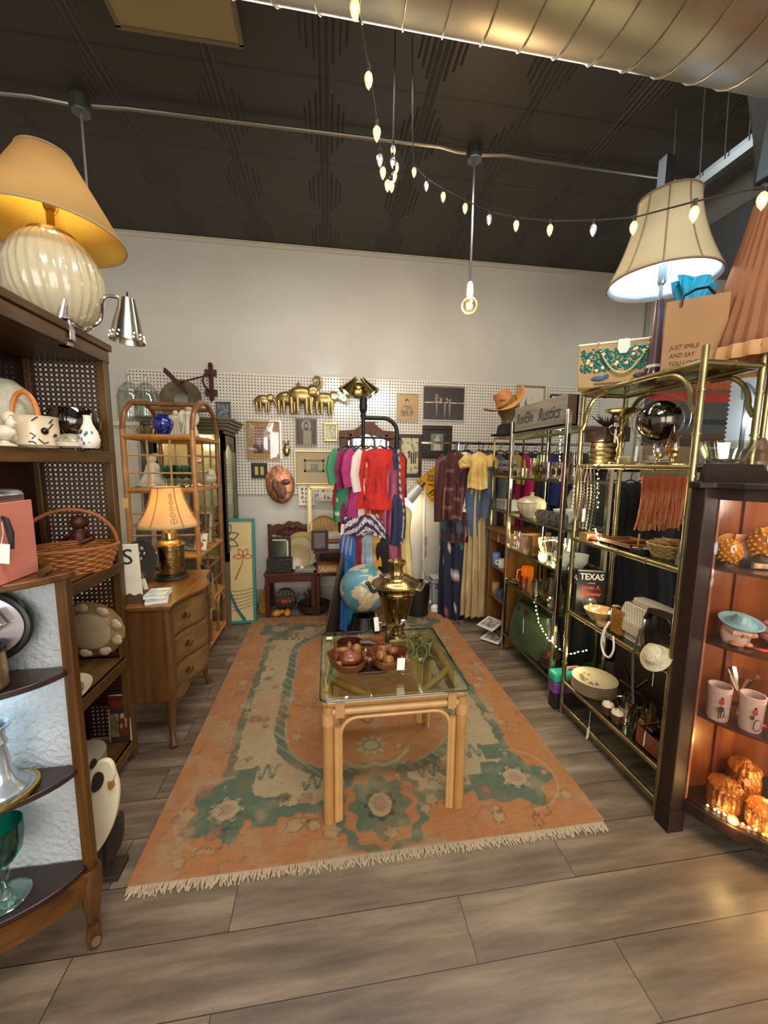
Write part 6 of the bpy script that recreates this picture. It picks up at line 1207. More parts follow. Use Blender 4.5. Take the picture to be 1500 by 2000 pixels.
for x in (sx0, sx1):
    for y in (sy0, sy1): part('post', B().box(x - .006, x + .006, y - .006, y + .006, .957, 1.73), BRASS, **WF)
for z in (1.73, 1.41, 1.12):
    f_ = part('shelf_frame', B().box(sx0, sx1, sy0 - .006, sy0 + .006, z - .012, z).box(sx0, sx1, sy1 - .006, sy1 + .006, z - .012, z).box(sx0 - .006, sx0 + .006, sy0, sy1, z - .012, z).box(sx1 - .006, sx1 + .006, sy0, sy1, z - .012, z), BRASS, **WF); part('glass', B().box(sx0, sx1, sy0, sy1, z, z + .005), PANE, f_, **WF)
T('black_tray', 'small black tray under stacked teacups on the brass shelf', 'tray', (1.50, 3.05, 1.416)); part('tray', B().box(-.06, .07, -.11, .12, 0, .025), BLACK, **F_, bevel=.003)
tc0 = None
for k in range(4):
    p = (1.50, 3.09 - .10 * (k % 2), 1.4415 + (.05 if k > 1 else 0)); lab = 'white teacup with black flowers, ' + ('lower left', 'lower right', 'upper left', 'upper right')[k] + ' on the small black tray'
    if tc0 is None: tc0 = cup('teacup', lab, p, .038, .048, M('c9c4bc', .3, noise=(30, .5, '5a5a60')), True, 2.6, grp='stacked teacups', cat='teacup', taper=.6)
    else: dup(tc0, p, 2.6, lab)
T('storage_box', 'small grey box on the brass shelf bottom', 'box', (1.50, 3.10, 1.126)); part('box', B().box(-.05, .05, -.05, .05, 0, .07), M('8e877a', .6), **F_, bevel=.003); part('lid', B().box(-.053, .053, -.053, .053, .062, .085), M('8a8274', .6), **F_, bevel=.003)
T('storage_box', 'white ridged box beside the small grey box', 'box', (1.50, 2.97, 1.126)); part('box', B().box(-.04, .05, -.05, .04, 0, .09), M('cfccc6', .6), **F_, bevel=.003)
# hats
T('black_hat', 'dark brown felt hat lying on the brass shelf top', 'hat', (1.50, 3.07, 1.737)); part('crown', B().lathe([(.11, .01), (.105, .05), (.095, .09), (.07, .10), (.001, .092)], n=36, ey=.85), M('2b2320', .8)); part('brim', B().lathe([(.10, .0), (.15, .004), (.158, .012), (.15, .012), (.10, .012)], n=36, ey=.85), M('2b2320', .8))
c = ay(985, 800, 3.05)
T('mannequin_head', 'carved wooden mannequin head wearing the cowboy hat', 'mannequin head', (1.475, 3.07, 1.833)); MH = WOOD('5c4420', '8c6c38', 2, .4); part('head', B().lathe([(.05, 0), (.045, .02), (.05, .05), (.075, .09), (.09, .14), (.088, .18), (.06, .23), (.001, .245)], n=36, ey=1.1), MH)
T('cowboy_hat', 'tan felt cowboy hat tilted on the wooden mannequin head', 'cowboy hat', (1.465, 3.07, 1.99), rot=(.12, -.55, -.25)); TH = M('b07a44', .85, noise=(10, .1)); q = B()
def brim(u, v):
    a = 2 * PI * u; r = .078 + (.175 - .078) * v; x, y = r * math.cos(a) * 1.0, r * math.sin(a) * 1.12; return (x, y, .075 * v * v * abs(math.cos(a)) ** 2 - .02 * v * abs(math.sin(a)) + .0)
q.grid(brim, 48, 6); part('brim', q, TH, solid=.004); q = B(); rings = []
for i in range(9):
    t = i / 8; rings.append([((.080 - .018 * t) * math.cos(2 * PI * j / 40), (.090 - .012 * t) * math.sin(2 * PI * j / 40), .125 * t - (.03 * t ** 4 * math.exp(-((math.cos(2 * PI * j / 40)) / .4) ** 2))) for j in range(40)])
q.ring(rings, False, True); part('crown', q, TH); part('band', B().tube([(.083 * math.cos(2 * PI * j / 40), .093 * math.sin(2 * PI * j / 40), .012) for j in range(40)], .004, 6, closed=True), M('6a4020', .6)); part('slit', B().tube([(-.05, -.068, .07), (-.03, -.078, .06), (-.01, -.083, .045)], .004, 6), M('3a2010', .7))
# ================================================================ CHROME ETAGERE
hx0, hx1, hy0, hy1 = 1.40, 1.70, 2.12, 2.81
T('chrome_shelf', 'tall chrome framed glass shelf unit between bamboo shelf and oak cabinet', 'shelf unit', (1.55, 2.45, 0)); CB_ = M('b8b09c', .16, 1)
for x in (hx0, hx1):
    for y in (hy0, hy1): part('post', B().box(x - .013, x + .013, y - .013, y + .013, 0, 1.83), CB_, **WF, bevel=.003)
HS = (1.735, 1.41, 1.118, .86, .583, .149)
for z in HS:
    f_ = part('shelf_frame', B().box(hx0, hx1, hy0 - .008, hy0 + .008, z - .02, z - .004).box(hx0, hx1, hy1 - .008, hy1 + .008, z - .02, z - .004).box(hx0 - .004, hx0 + .004, hy0, hy1, z - .016, z - .004).box(hx1 - .004, hx1 + .004, hy0, hy1, z - .016, z - .004), M('6d6a4e', .3, .8), **WF); part('glass', B().box(hx0 + .004, hx1 - .004, hy0, hy1, z - .004, z), GLASS('dfeadb', .2), f_, **WF)
# sign
T('rustic_sign', 'weathered grey wooden sign lettered Rustics on the chrome shelf top', 'sign', (1.45, 2.48, 1.736)); WG = WOOD('6c675c', '968f80', 1, .8, coat=0)
part('board', B().box(-.055, -.035, -.32, .30, 0, .185).box(.02, .035, -.32, .30, 0, .185).box(-.055, .035, -.32, .30, 0, .015), WG, **F_, bevel=.003)
for y in (-.32, .28): part('end_board', B().box(-.035, .035, y, y + .02, 0, .185), M('5a3a24', .8), **F_)
LET = M('3c3a38', .8)
text('lettering', 'RevElle', .105, LET, (-.0565, .15, .095), (PI / 2, 0, -PI / 2), shear=.2, sx=.75); text('lettering', 'Rustics', .115, LET, (-.0565, -.15, .09), (PI / 2, 0, -PI / 2), shear=.35, sx=.75)
GL = GLASS('f6f6ee', .3); FR = M('d8d4cc', .35)
def item(name, lab, cat, p, prof, mat, n=32, grp=None, **k): T(name, lab, cat, p, group=grp); part('body', B().lathe(prof, n=n, **k), mat); return CT[0]
def H(k, x, y): return (x, y, HS[k] + .0006)
jar = [(.001, 0), (.04, 0), (.042, .01), (.042, .11), (.038, .11), (.038, .012), (.001, .01)]
# shelf z 1.41
item('amber_bowl', 'gold rimmed clear round bowl on the second chrome shelf', 'bowl', H(1, 1.50, 2.53), [(.03, 0), (.065, .02), (.08, .06), (.07, .09), (.066, .09), (.074, .06), (.06, .024), (.001, .01)], GLASS('d8c070', .35))
tb = None
for k, y in enumerate((2.40, 2.32, 2.24, 2.44)):
    lab = ('white tumbler with black bird motif, third from the right on the second chrome shelf', 'white ribbed tumbler with brown motif, second from the right on the second chrome shelf', 'clear and gold tumbler nearest the chrome post', 'tall blue white tumbler beside the lime glass')[k]
    if tb is None: tb = item('tumbler', lab, 'tumbler', H(1, 1.46, y), [(r * .82, z * 1.0) for r, z in jar], GLASS('e8e6de', .5), grp='tumblers on the second chrome shelf'); part('motif', B().sph((-.036, 0, .05), .016, 10, (.12, 1, 1.5)), INK)
    else: dup(tb, H(1, 1.46 + .02 * (k % 2), y), .2 * k, lab)
item('lime_glass', 'tall lime green glass near the fairy lights', 'glass', H(1, 1.52, 2.60), [(r * .6, z * 1.5) for r, z in jar], GLASS('c8d820', .4)); item('gold_tin', 'yellow gold glass jar behind the tumblers', 'jar', H(1, 1.60, 2.34), [(.001, 0), (.05, 0), (.055, .09), (.05, .17), (.001, .17)], GLASS('c8a850', .5))
for k in range(4): item('glass_cup', ('round glass mug at the far end of the second chrome shelf', 'clear glass cup beside the round glass mug', 'small cut glass cup behind the gold rimmed bowl', 'tall clear glass near the far chrome post')[k], 'glass', H(1, (1.46, 1.55, 1.60, 1.58)[k], (2.74, 2.70, 2.58, 2.77)[k]), [(r, z * (.6, .7, .6, 1.3)[k]) for r, z in jar], GL, grp='clear glasses on the chrome shelf')
# shelf 1.118 tureen
T('tureen', 'cream lidded soup tureen with wavy rim on the chrome shelf', 'tureen', H(2, 1.49, 2.64)); TC = M('b9a888', .35, coat=.3)
part('bowl', B().lathe([(.05, 0), (.055, .01), (.085, .04), (.10, .075), (.098, .105), (.104, .11), (.092, .108), (.001, .10)], n=56, rib=14, amp=.025), TC); part('lid', B().lathe([(.10, .11), (.088, .13), (.05, .15), (.015, .158), (.01, .168), (.018, .18), (.001, .188)], n=56, rib=7, amp=.02), TC); part('handle', B().tube([(-.04, .085, .09), (-.04, .13, .10), (-.04, .15, .095)], [.008, .008, .004], 8), TC)
mg = None
for k, y in enumerate((2.44, 2.36, 2.28, 2.20)):
    lab = 'white mug with black scroll pattern, ' + ('farthest from', 'second farthest from', 'second nearest', 'nearest')[k] + ' the near chrome post'
    if mg is None: mg = cup('patterned_mug', lab, H(2, 1.455, y), .033, .075, M('cfcac0', .3, noise=(26, .8, '45423e')), True, 1.9, grp='patterned mugs on the chrome shelf'); part('rim', B().tube([(.032 * math.cos(2 * PI * i / 24), .032 * math.sin(2 * PI * i / 24), .075) for i in range(24)], .0022, 5, closed=True), M('4a2a22', .4))
    else: dup(mg, H(2, 1.455, y), 1.9, lab)
item('white_gravy_boat', 'pale blue white sauce boat behind the patterned mugs', 'sauce boat', H(2, 1.56, 2.34), [(.03, 0), (.05, .03), (.055, .09), (.05, .09), (.045, .03), (.001, .01)], M('c3c9cc', .3), ex=1.4)
item('silver_dish', 'small silvery dish at the far end of the third chrome shelf', 'dish', H(2, 1.56, 2.74), [(.04, 0), (.06, .02), (.055, .022), (.001, .006)], SILVER)
# shelf .86
T('floral_box', 'tall glass vase with pink floral panel on the fourth chrome shelf', 'vase', H(3, 1.44, 2.60)); part('body', B().box(-.03, .03, -.045, .045, 0, .125), GLASS('e6dccb', .35), **F_, bevel=.004); part('panel', B().box(-.034, -.031, -.035, .035, .01, .115), M('b98a84', .5, noise=(30, .4)), **F_)
item('tall_glass', 'tall narrow glass with gold base near the far chrome post', 'glass', H(3, 1.44, 2.73), [(.001, 0), (.035, 0), (.02, .02), (.026, .13), (.03, .135), (.02, .13), (.001, .03)], GL)
item('punch_bowl', 'large clear ribbed glass punch bowl on the fourth chrome shelf', 'bowl', H(3, 1.53, 2.38), [(.04, 0), (.08, .03), (.10, .08), (.105, .14), (.10, .14), (.092, .08), (.07, .03), (.001, .015)], GL, rib=16, amp=.03, n=64)
for k, y in enumerate((2.23, 2.16)): item('white_bowl', ('white porcelain cup left of its twin behind the chrome post', 'white porcelain bowl right of its twin near the bamboo shelf')[k], 'bowl', H(3, 1.50 + .06 * k, y), [(.001, 0), (.025, .0), (.05, .04), (.055, .085), (.051, .085), (.045, .04), (.001, .01)], WHITE, grp='white bowls on the fourth chrome shelf')
T('price_label', 'small white folded price label beside the white bowls', 'label', H(3, 1.43, 2.27), rz=.2); part('card', B().box(-.002, .002, -.02, .02, 0, .075), PAPER, **F_); part('print', B().box(-.0035, -.002, -.012, .012, .02, .055), M('55534f', .6), **F_)
# shelf .583
T('amber_mug', 'amber glass beer mug glowing over the fairy lights', 'mug', H(4, 1.50, 2.66)); AM = M('d07a14', .12, trans=.7, emit=.12, ecol='ff8c18'); part('body', B().lathe([(.001, 0), (.038, 0), (.04, .01), (.036, .04), (.042, .10), (.038, .15), (.034, .15), (.036, .1), (.03, .02), (.001, .015)], n=40, rib=10, amp=.06), AM); part('handle', B().tube([(-.035, .015, .13), (-.07, .02, .12), (-.075, .02, .05), (-.04, .015, .03)], .006, 8), AM)  # faint emission puts the fairy light shining through into the mug material
item('yellow_glass', 'yellow amber tumbler in front of the amber beer mug', 'glass', H(4, 1.45, 2.62), [(r * .8, z * .75) for r, z in jar], GLASS('e0b030', .35)); item('glass_pitcher', 'big clear yellowish glass jug on the fifth chrome shelf', 'pitcher', H(4, 1.50, 2.33), [(.045, 0), (.07, .03), (.075, .1), (.062, .15), (.066, .18), (.06, .18), (.056, .15), (.068, .1), (.06, .03), (.001, .015)], GLASS('d8cf9c', .35), rib=10, amp=.03, n=50)
for k in range(3): item('wine_glass', ('clear tumbler left of the yellowish glass jug', 'clear cup farther left of the yellowish glass jug', 'clear glass right of the yellowish jug behind the post')[k], 'glass', H(4, 1.46, (2.46, 2.53, 2.2)[k]), [(r * .95, z * .9) for r, z in jar], GL, grp='clear glasses on the fifth chrome shelf')
item('silver_tray', 'small oval silver tray at the far end of the fifth chrome shelf', 'tray', H(4, 1.46, 2.75), [(.001, 0), (.04, 0), (.055, .012), (.052, .014), (.038, .004), (.001, .004)], SILVER, ey=1.3)
# bottom shelf: bag etc
T('leather_bag', 'dark green leather holdall with arched handles on the lowest chrome shelf', 'bag', H(5, 1.50, 2.52), rz=.1); LB = M('36452c', .35, noise=(9, .35), bump=(30, .3)); q = B(); rings = []
for i in range(11):
    t = i / 10; z = .30 * t; hw = .095 * (1 - .55 * t ** 2.2); hl = .235 * (1 - .22 * t ** 3)
    rings.append([(hw * (abs(math.cos(a)) ** .6) * (1 if math.cos(a) > 0 else -1) , hl * (abs(math.sin(a)) ** .5) * (1 if math.sin(a) > 0 else -1), z + .01 * math.sin(3 * a) * t) for a in [2 * PI * j / 40 for j in range(40)]])
q.ring(rings); part('body', q, LB); part('zip_band', B().cbox((0, 0, .303), (.03, .36, .01)), M('11140e', .5), **F_)
for s_ in (-1, 1): part('handle', B().tube([(s_ * .05, -.12, .22), (s_ * .07, -.12, .33), (s_ * .05, -.06, .40), (s_ * .05, .06, .40), (s_ * .07, .12, .33), (s_ * .05, .12, .22)], .008, 8), M('1a2014', .4))
part('lock', B().box(-.075, -.06, -.02, .02, .26, .29), M('5a5a4c', .3, .9), **F_); tag_on((1.40, 2.5, .40), w=.03, h=.09, string=.02, rz=1.2)
bw = None
for k in range(3):
    p = (1.455, 2.23, .15 + .022 * k); lab = 'brown wooden bowl, ' + ('lowest', 'middle', 'topmost')[k] + ' of the nest beside the green bag'
    if bw is None: bw = item('wooden_bowl', lab, 'bowl', p, [(.001, 0), (.03, 0), (.055, .03), (.06, .05), (.056, .05), (.045, .02), (.001, .015)], M('3f2012', .4, noise=(20, .3)), grp='nested wooden bowls')
    else: dup(bw, p, 0, lab)
# fairy lights helper
FM = M('ffe9a8', .4, emit=14, ecol='ffe3a0')
def fairy(lab, pts, nb, power=1.2, col=(1, .85, .5)):
    T('fairy_lights', lab, 'fairy lights', tuple(pts[0])); P_ = [Vector(p) for p in pts]; sp = []
    for i in range(len(P_) - 1):
        for k in range(6): t = k / 6; sp.append(P_[i] * (1 - t) + P_[i + 1] * t + Vector((.004 * math.sin((i * 6 + k) * 2), .004 * math.cos((i * 6 + k) * 2), 0)))
    sp.append(P_[-1]); part('wire', B().tube(sp, .0012, 4), M('7a6a4a', .4, .6), **W_)
    me0 = None
    for k in range(nb):
        t = k / (nb - 1) * (len(sp) - 1); i = min(int(t), len(sp) - 2); p = sp[i].lerp(sp[i + 1], t - i)
        if me0 is None: me0 = part('bulb', B().sph((0, 0, 0), .0042, 8), FM); o = me0
        else: o = me0.copy(); COL.objects.link(o)
        o.location = p - CT[0].location
    for k in range(3): p = sp[int((k + .5) / 3 * len(sp))]; point('fairy_light', (p.x - .02, p.y - .02, p.z), power / 3, col, .03)
fairy('vertical string of warm fairy lights inside the chrome shelf', [(1.66, 2.60, 1.71), (1.655, 2.58, 1.55), (1.66, 2.57, 1.42)], 12, 1.5)
fairy('warm fairy lights hanging below the second chrome shelf', [(1.66, 2.50, 1.39), (1.665, 2.52, 1.25), (1.66, 2.5, 1.14)], 12, 1.0)
fairy('warm fairy lights behind the tureen at the far side', [(1.66, 2.40, 1.39), (1.665, 2.41, 1.26), (1.66, 2.42, 1.15)], 10, 1.0)
fairy('band of warm fairy lights under the tureen shelf', [(1.66, 2.78, .90), (1.66, 2.6, .95), (1.66, 2.4, .93)], 16, 2.2)
fairy('fairy lights draped along the lower front of the chrome shelf', [(1.42, 2.40, .55), (1.39, 2.28, .45), (1.38, 2.15, .40), (1.42, 2.02, .36), (1.50, 1.95, .42)], 22, 1.5)
# ================================================================ BAMBOO ETAGERE
ex0, ex1, ey0, ey1 = 1.40, 1.66, 1.31, 2.00
T('bamboo_shelf', 'tall brass bamboo style glass shelf unit on the right', 'shelf unit', (1.53, 1.65, 0)); BB = M('9a8e66', .34, 1, noise=(12, .3))
def bam(q, a, b_, r=.0125, step=.16):
    a, b_ = Vector(a), Vector(b_); L = (b_ - a).length; n = max(1, int(round(L / step))); q.cyl(a, b_, r, n=10); d = (b_ - a).normalized()
    for k in range(1, n): c_ = a + (b_ - a) * (k / n); q.cyl(c_ - d * .004, c_ + d * .004, r * 1.3, n=10)
    return q
for x in (ex0, ex1):
    for y in (ey0, ey1): part('post', bam(B(), (x, y, 0), (x, y, 1.95)), BB, **W_)
ES = (1.90, 1.508, 1.095, .66, .215)
for z in ES:
    q = B(); bam(q, (ex0, ey0, z - .012), (ex0, ey1, z - .012)); f_ = part('shelf_frame', q, BB, **W_)
    for a_, b_ in (((ex1, ey0, z - .012), (ex1, ey1, z - .012)), ((ex0, ey0, z - .012), (ex1, ey0, z - .012)), ((ex0, ey1, z - .012), (ex1, ey1, z - .012))): part('shelf_rail', bam(B(), a_, b_), BB, **W_)
    part('glass', B().box(ex0 + .008, ex1 - .008, ey0 + .008, ey1 - .008, z - .001, z + .004), GLASS('dce6cf', .25), f_, **WF)
part('bottom_rail', bam(B(), (ex0, ey0, .06), (ex0, ey1, .06)), BB, **W_); part('bottom_rail', bam(B(), (ex1, ey0, .06), (ex1, ey1, .06)), BB, **W_)
for x in (ex0, ex1):
    for y, s_ in ((ey0, 1), (ey1, -1)): part('corner_brace', B().tube([(x, y + s_ * .012, 1.70)] + [(x, y + s_ * (.035 + .11 * (1 - math.cos(a))), 1.74 + .13 * math.sin(a)) for a in [PI / 2 * i / 8 for i in range(9)]] + [(x, y + s_ * .20, 1.872)], .0105, 8), BB, **W_)
def E_(k, x, y): return (x, y, ES[k] + .0045)
# --- shelf 1.508
tn = None
for k in range(4):
    p = E_(1, 1.485, 1.905); p = (p[0], p[1], p[2] + .028 * k); lab = 'round embossed metal tin, ' + ('lowest', 'second lowest', 'second from top', 'topmost')[k] + ' of the stack behind fairy lights'
    if tn is None: tn = item('embossed_tin', lab, 'tin', p, [(.001, 0), (.072, 0), (.075, .004), (.075, .022), (.072, .026), (.001, .0265)], M('5a4c32', .4, .8, noise=(50, .5)), n=48, rib=24, amp=.012, grp='stacked embossed tins')
    else: dup(tn, p, .2 * k, lab)
T('dark_box', 'dark brown wooden box on top of the embossed tins', 'box', (1.485, 1.905, 1.6265)); part('box', B().box(-.075, .075, -.08, .08, 0, .075), M('2a1410', .35), **F_, bevel=.004); part('hinge', B().box(-.077, -.075, -.02, .02, .04, .05), BRASS, **F_)
T('dried_plant', 'small dark dried thistle plant on the wooden box', 'dried plant', (1.485, 1.91, 1.7025)); q = B()
for k in range(40): a = hsh(k) * 6.3; r_ = .03 + .05 * hsh(k, 1); q.tube([(0, 0, 0), (r_ * .5 * math.cos(a), r_ * .5 * math.sin(a), .03), (r_ * math.cos(a), r_ * math.sin(a), .03 + .05 * hsh(k, 2))], [.003, .003, .001], 4)
part('sprigs', q, M('3a2420', .8)); CT[0]['kind'] = 'thing'; del CT[0]['kind']
T('brass_candlestick', 'tall brass candle holder with wide shallow dish top', 'candle holder', E_(1, 1.47, 1.785)); part('stem', B().lathe([(.001, 0), (.048, 0), (.045, .008), (.02, .02), (.012, .05), (.018, .07), (.010, .09), (.016, .12), (.024, .135), (.012, .15), (.010, .19), (.018, .21), (.012, .225), (.02, .24)], n=36), BRASS); part('dish', B().lathe([(.02, .24), (.05, .25), (.078, .262), (.082, .268), (.05, .258), (.001, .25)], n=44), BRASS)
part('curl', B().tube([(-.01, .01, .14), (-.03, .03, .15), (-.04, .035, .18), (-.025, .03, .195)], .004, 6), BRASS); tag_on((1.43, 1.77, 1.70), w=.028, h=.065, string=.02, rz=.6)
item('celadon_dish', 'small green grey lidded dish beside the brass candle holder', 'dish', E_(1, 1.45, 1.70), [(.001, 0), (.042, 0), (.045, .01), (.045, .03), (.04, .036), (.001, .037)], M('7a7444', .35))
T('silver_globe', 'polished silver globe with gold text in a thin ring stand', 'globe', E_(1, 1.50, 1.59)); CT[0].scale = (1.17,) * 3; part('base', B().box(-.036, .036, -.036, .036, 0, .012).box(-.028, .028, -.028, .028, .012, .032), SILVER, **F_, bevel=.003); part('column', B().lathe([(.016, .032), (.012, .038), (.012, .07), (.018, .078), (.001, .08)], n=24), CHROME)
part('ball', B().sph((0, 0, .165), .078, 40), M('6d665c', .12, 1, noise=(5, .5))); a_ = .6
part('ring', B().tube([(-.035 * math.cos(t * 1), .098 * math.cos(t), .168 + .098 * math.sin(t)) for t in [2 * PI * i / 48 for i in range(48)]], .0018, 6, closed=True), SILVER); part('axis_pin', B().cyl((0, -.07, .21), (0, -.10, .215), .004), GOLD); part('axis_pin', B().cyl((0, .07, .12), (0, .10, .115), .004), GOLD)
tx = text('lettering', 'TROPHY', .018, GOLD, (-.073, -.012, .13), (PI / 2 + .3, .5, -PI / 2), depth=.002); tag_on((1.44, 1.62, 1.60), w=.024, h=.06, string=.02, rz=.5)
T('glass_horn', 'tapered brass and glass flame shaped bottle right of the silver globe', 'bottle', E_(1, 1.465, 1.475)); part('stand', B().tube([(.03 * math.cos(2 * PI * i / 20), .03 * math.sin(2 * PI * i / 20), .004) for i in range(20)], .003, 5, closed=True).cyl((0, 0, 0), (0, 0, .035), .006), GOLD); part('body', B().lathe([(.008, .033), (.026, .045), (.03, .06), (.022, .10), (.008, .15), (.001, .165)], n=30, ex=.8), GLASS('d8a850', .4)); part('band', B().lathe([(.0305, .058), (.0305, .064)], n=30, ex=.8, open_=True), GOLD)
for k, y in enumerate((1.50, 1.43)): item('brass_goblet', ('tiny brass goblet left of its twin below the glass flame bottle', 'tiny brass goblet nearest the bamboo post')[k], 'goblet', E_(1, 1.43, y), [(.001, 0), (.018, 0), (.004, .008), (.004, .02), (.017, .03), (.018, .042), (.014, .03), (.001, .024)], GOLD, grp='tiny brass goblets')
item('crystal_bowl', 'etched clear glass bowl behind the dark china cabinet top', 'bowl', (1.60, 1.36, ES[1] + .0045), [(.03, 0), (.07, .02), (.10, .09), (.096, .09), (.065, .022), (.001, .01)], GL, rib=12, amp=.02, n=60)
# --- shelf 1.095
T('wooden_tray', 'shallow wooden tray with brown items on the third bamboo shelf', 'tray', E_(2, 1.52, 1.72)); part('tray', B().box(-.09, .09, -.11, .11, 0, .006).box(-.09, -.084, -.11, .11, 0, .025).box(.084, .09, -.11, .11, 0, .025).box(-.09, .09, -.11, -.104, 0, .025).box(-.09, .09, .104, .11, 0, .025), M('7a4c28', .5), **F_); part('divider', B().box(-.084, .084, -.003, .003, .006, .022), M('5a3418', .5), **F_); part('stick', B().cyl((0, -.05, .006), (.0, -.055, .07), .004), RATLT)
T('woven_basket', 'round woven gold brown basket filled with tissue on the third bamboo shelf', 'basket', E_(2, 1.51, 1.475)); q = B()
for i in range(6): q.tube([((.068 + .004 * i) * math.cos(t), (.068 + .004 * i) * math.sin(t), .006 + .010 * i + .002 * math.sin(16 * t + i * PI)) for t in [2 * PI * j / 48 for j in range(48)]], .006, 6, closed=True)
part('weave', q, M('8c6c34', .5, noise=(40, .3))); q = B()
for i in range(5): q.lathe([(.001, 0), (.03, .008), (.045, .035 + .01 * (i % 2))], c=(.022 * math.cos(i * 1.3), .022 * math.sin(i * 1.3), .03), n=10, rib=5, amp=.3, open_=True)
part('tissue', q, M('b08a5a', .7))
T('black_album', 'black album with white floral artwork flat on the third bamboo shelf', 'album', E_(2, 1.50, 1.60), rz=.05); CT[0].location.y = 1.58
bpy.data.objects['black_album'].location = (1.50, 1.575, ES[2] + .0045)
part('cover', B().box(-.09, .09, -.035, .025, 0, .02), M('17161a', .5), **F_, bevel=.002); q = B(); q.grid(lambda u, v: (-.085 + .17 * u, -.03 + .05 * v, .0205), 24, 12, lambda u, v: lin('c9c4b4') if vno(u * 9, v * 7) > .62 else lin('1c1c22')); part('artwork', q, VCOL(.5), **F_)
T('red_pouch', 'small bright red pouch at the far end of the third bamboo shelf', 'pouch', E_(2, 1.435, 1.88)); part('pouch', B().sph((0, 0, .008), .03, 14, (.7, 1.2, .27)), M('c8283a', .5)); 
T('grey_book', 'tall grey cloth book leaning by the near bamboo post', 'book', E_(2, 1.46, 1.345), rot=(.12, 0, 0)); part('cover', B().box(-.05, .05, -.008, .008, 0, .09), M('6c7478', .8, noise=(60, .2)), **F_); part('pages', B().box(-.046, .052, -.005, .005, .003, .087), PAPER, **F_)
T('leather_pouch', 'beige folded leather piece hanging at the far end of the third bamboo shelf', 'pouch', E_(2, 1.46, 1.93)); part('leather', B().box(-.05, .04, -.04, .03, 0, .03), M('8d6c44', .6), **F_, bevel=.006); part('flap', B().box(-.056, -.05, -.04, .03, -.02, .03), M('9a784c', .6), **F_)
# necklaces: hang from the second shelf rail
q = None
for k in range(6):
    y = 1.97 - .028 * k; x = 1.38; L = .30 + .05 * hsh(k)
    T('necklace', ('silver chain necklace', 'dark beaded necklace', 'brown shell necklace', 'long pale beaded necklace', 'grey braided cord necklace', 'black bead necklace')[k] + ' hanging from the upper bamboo rail', 'necklace', (x, y, 1.50), group='necklaces on the bamboo shelf'); q = B()
    q.tube([(0, -.012 - .02 * math.sin(PI * t), -L * t) for t in [i / 10 for i in range(11)]] + [(0, .012 + .02 * math.sin(PI * t), -L * t) for t in [1 - i / 10 for i in range(11)]], .0025, 5); part('cord', q, M(('a39a88', '4a3c30', '7c5c40', 'b0a48c', '6c6458', '1c1814')[k], .5)); q = B()
    for i in range(14): t = .3 + .7 * i / 13; q.sph((0, -.012 - .02 * math.sin(PI * t), -L * t), .0055, 6)
    part('beads', q, M(('b8b0a0', '3c2c24', '8c6a48', 'c4b8a0', '7c7468', '221c18')[k], .3, .3))
tag_on((1.37, 1.88, 1.29), w=.032, h=.07, string=.02, rz=.5)
# --- shelf .66
T('novel', 'thick black hardback book titled Texas standing on the fourth bamboo shelf', 'book', E_(3, 1.475, 1.925), rz=-.1); BK = M('12100f', .4)
part('pages', B().box(-.06, .068, -.002, .045, .004, .236), PAPER, **F_); part('cover', B().box(-.07, .075, -.006, -.002, 0, .24).box(-.07, .075, .045, .049, 0, .24).box(-.074, -.07, -.006, .049, 0, .24), BK, **F_)
CT[0].rotation_euler.z = -.35
TW, TR = M('e2dccb', .6), M('c0281c', .6); f0 = (PI / 2, 0, 0)
text('title', 'TEXAS', .05, TW, (.002, -.0068, .21), f0, sx=.85, bold=.0012); text('subtitle', 'a novel', .012, TW, (.002, -.0068, .175), f0); text('author', 'James A.', .034, TR, (.002, -.0068, .150), f0, sx=.85, bold=.0006); text('author', 'Michener', .034, TR, (.002, -.0068, .112), f0, sx=.85, bold=.0006)
part('picture', B().lathe([(.001, 0), (.038, 0)], n=30).xf(Matrix.Translation((0, -.0068, .055)) @ Matrix.Rotation(PI / 2, 4, 'X')), M('b9b6ae', .5, noise=(50, .6, '4a4a50'))); 
text('spine_title', 'TEXAS', .02, TW, (-.0752, .021, .19), (PI / 2, 0, -PI / 2)); text('spine_author', 'MICHENER', .011, TR, (-.0752, .021, .165), (PI / 2, 0, -PI / 2)); part('spine_emblem', B().prism([(.008, .20), (.021, .215), (.034, .20), (.030, .20), (.021, .209), (.012, .20)], -.0755, -.074, 'yz'), TW, **F_)
item('wicker_bowl', 'round tan straw bowl in front of the black hardback', 'bowl', E_(3, 1.46, 1.82), [(.001, 0), (.04, 0), (.07, .04), (.078, .06), (.073, .06), (.062, .04), (.035, .008), (.001, .006)], M('a4845a', .8, noise=(40, .3), bump=(90, .8)))
T('glass_cloche', 'domed glass and metal lid standing beside the straw bowl', 'lid', E_(3, 1.50, 1.735)); part('dome', B().sph((0, 0, .06), .05, 24, (1, 1, .95)), GLASS('c8bda0', .6)); part('rim', B().tube([(0, .052 * math.cos(t), .06 + .052 * math.sin(t)) for t in [2 * PI * i / 36 for i in range(36)]], .004, 6, closed=True), SILVER)
T('straw_mats', 'small stack of tan straw mats by the domed lid', 'placemats', E_(3, 1.44, 1.735)); CT[0].location.y = 1.745; CT[0].location.x = 1.43; part('mats', B().lathe([(.001, 0), (.034, 0), (.036, .004), (.034, .02), (.001, .022)], n=28), M('9a7c4c', .8, noise=(60, .4)))
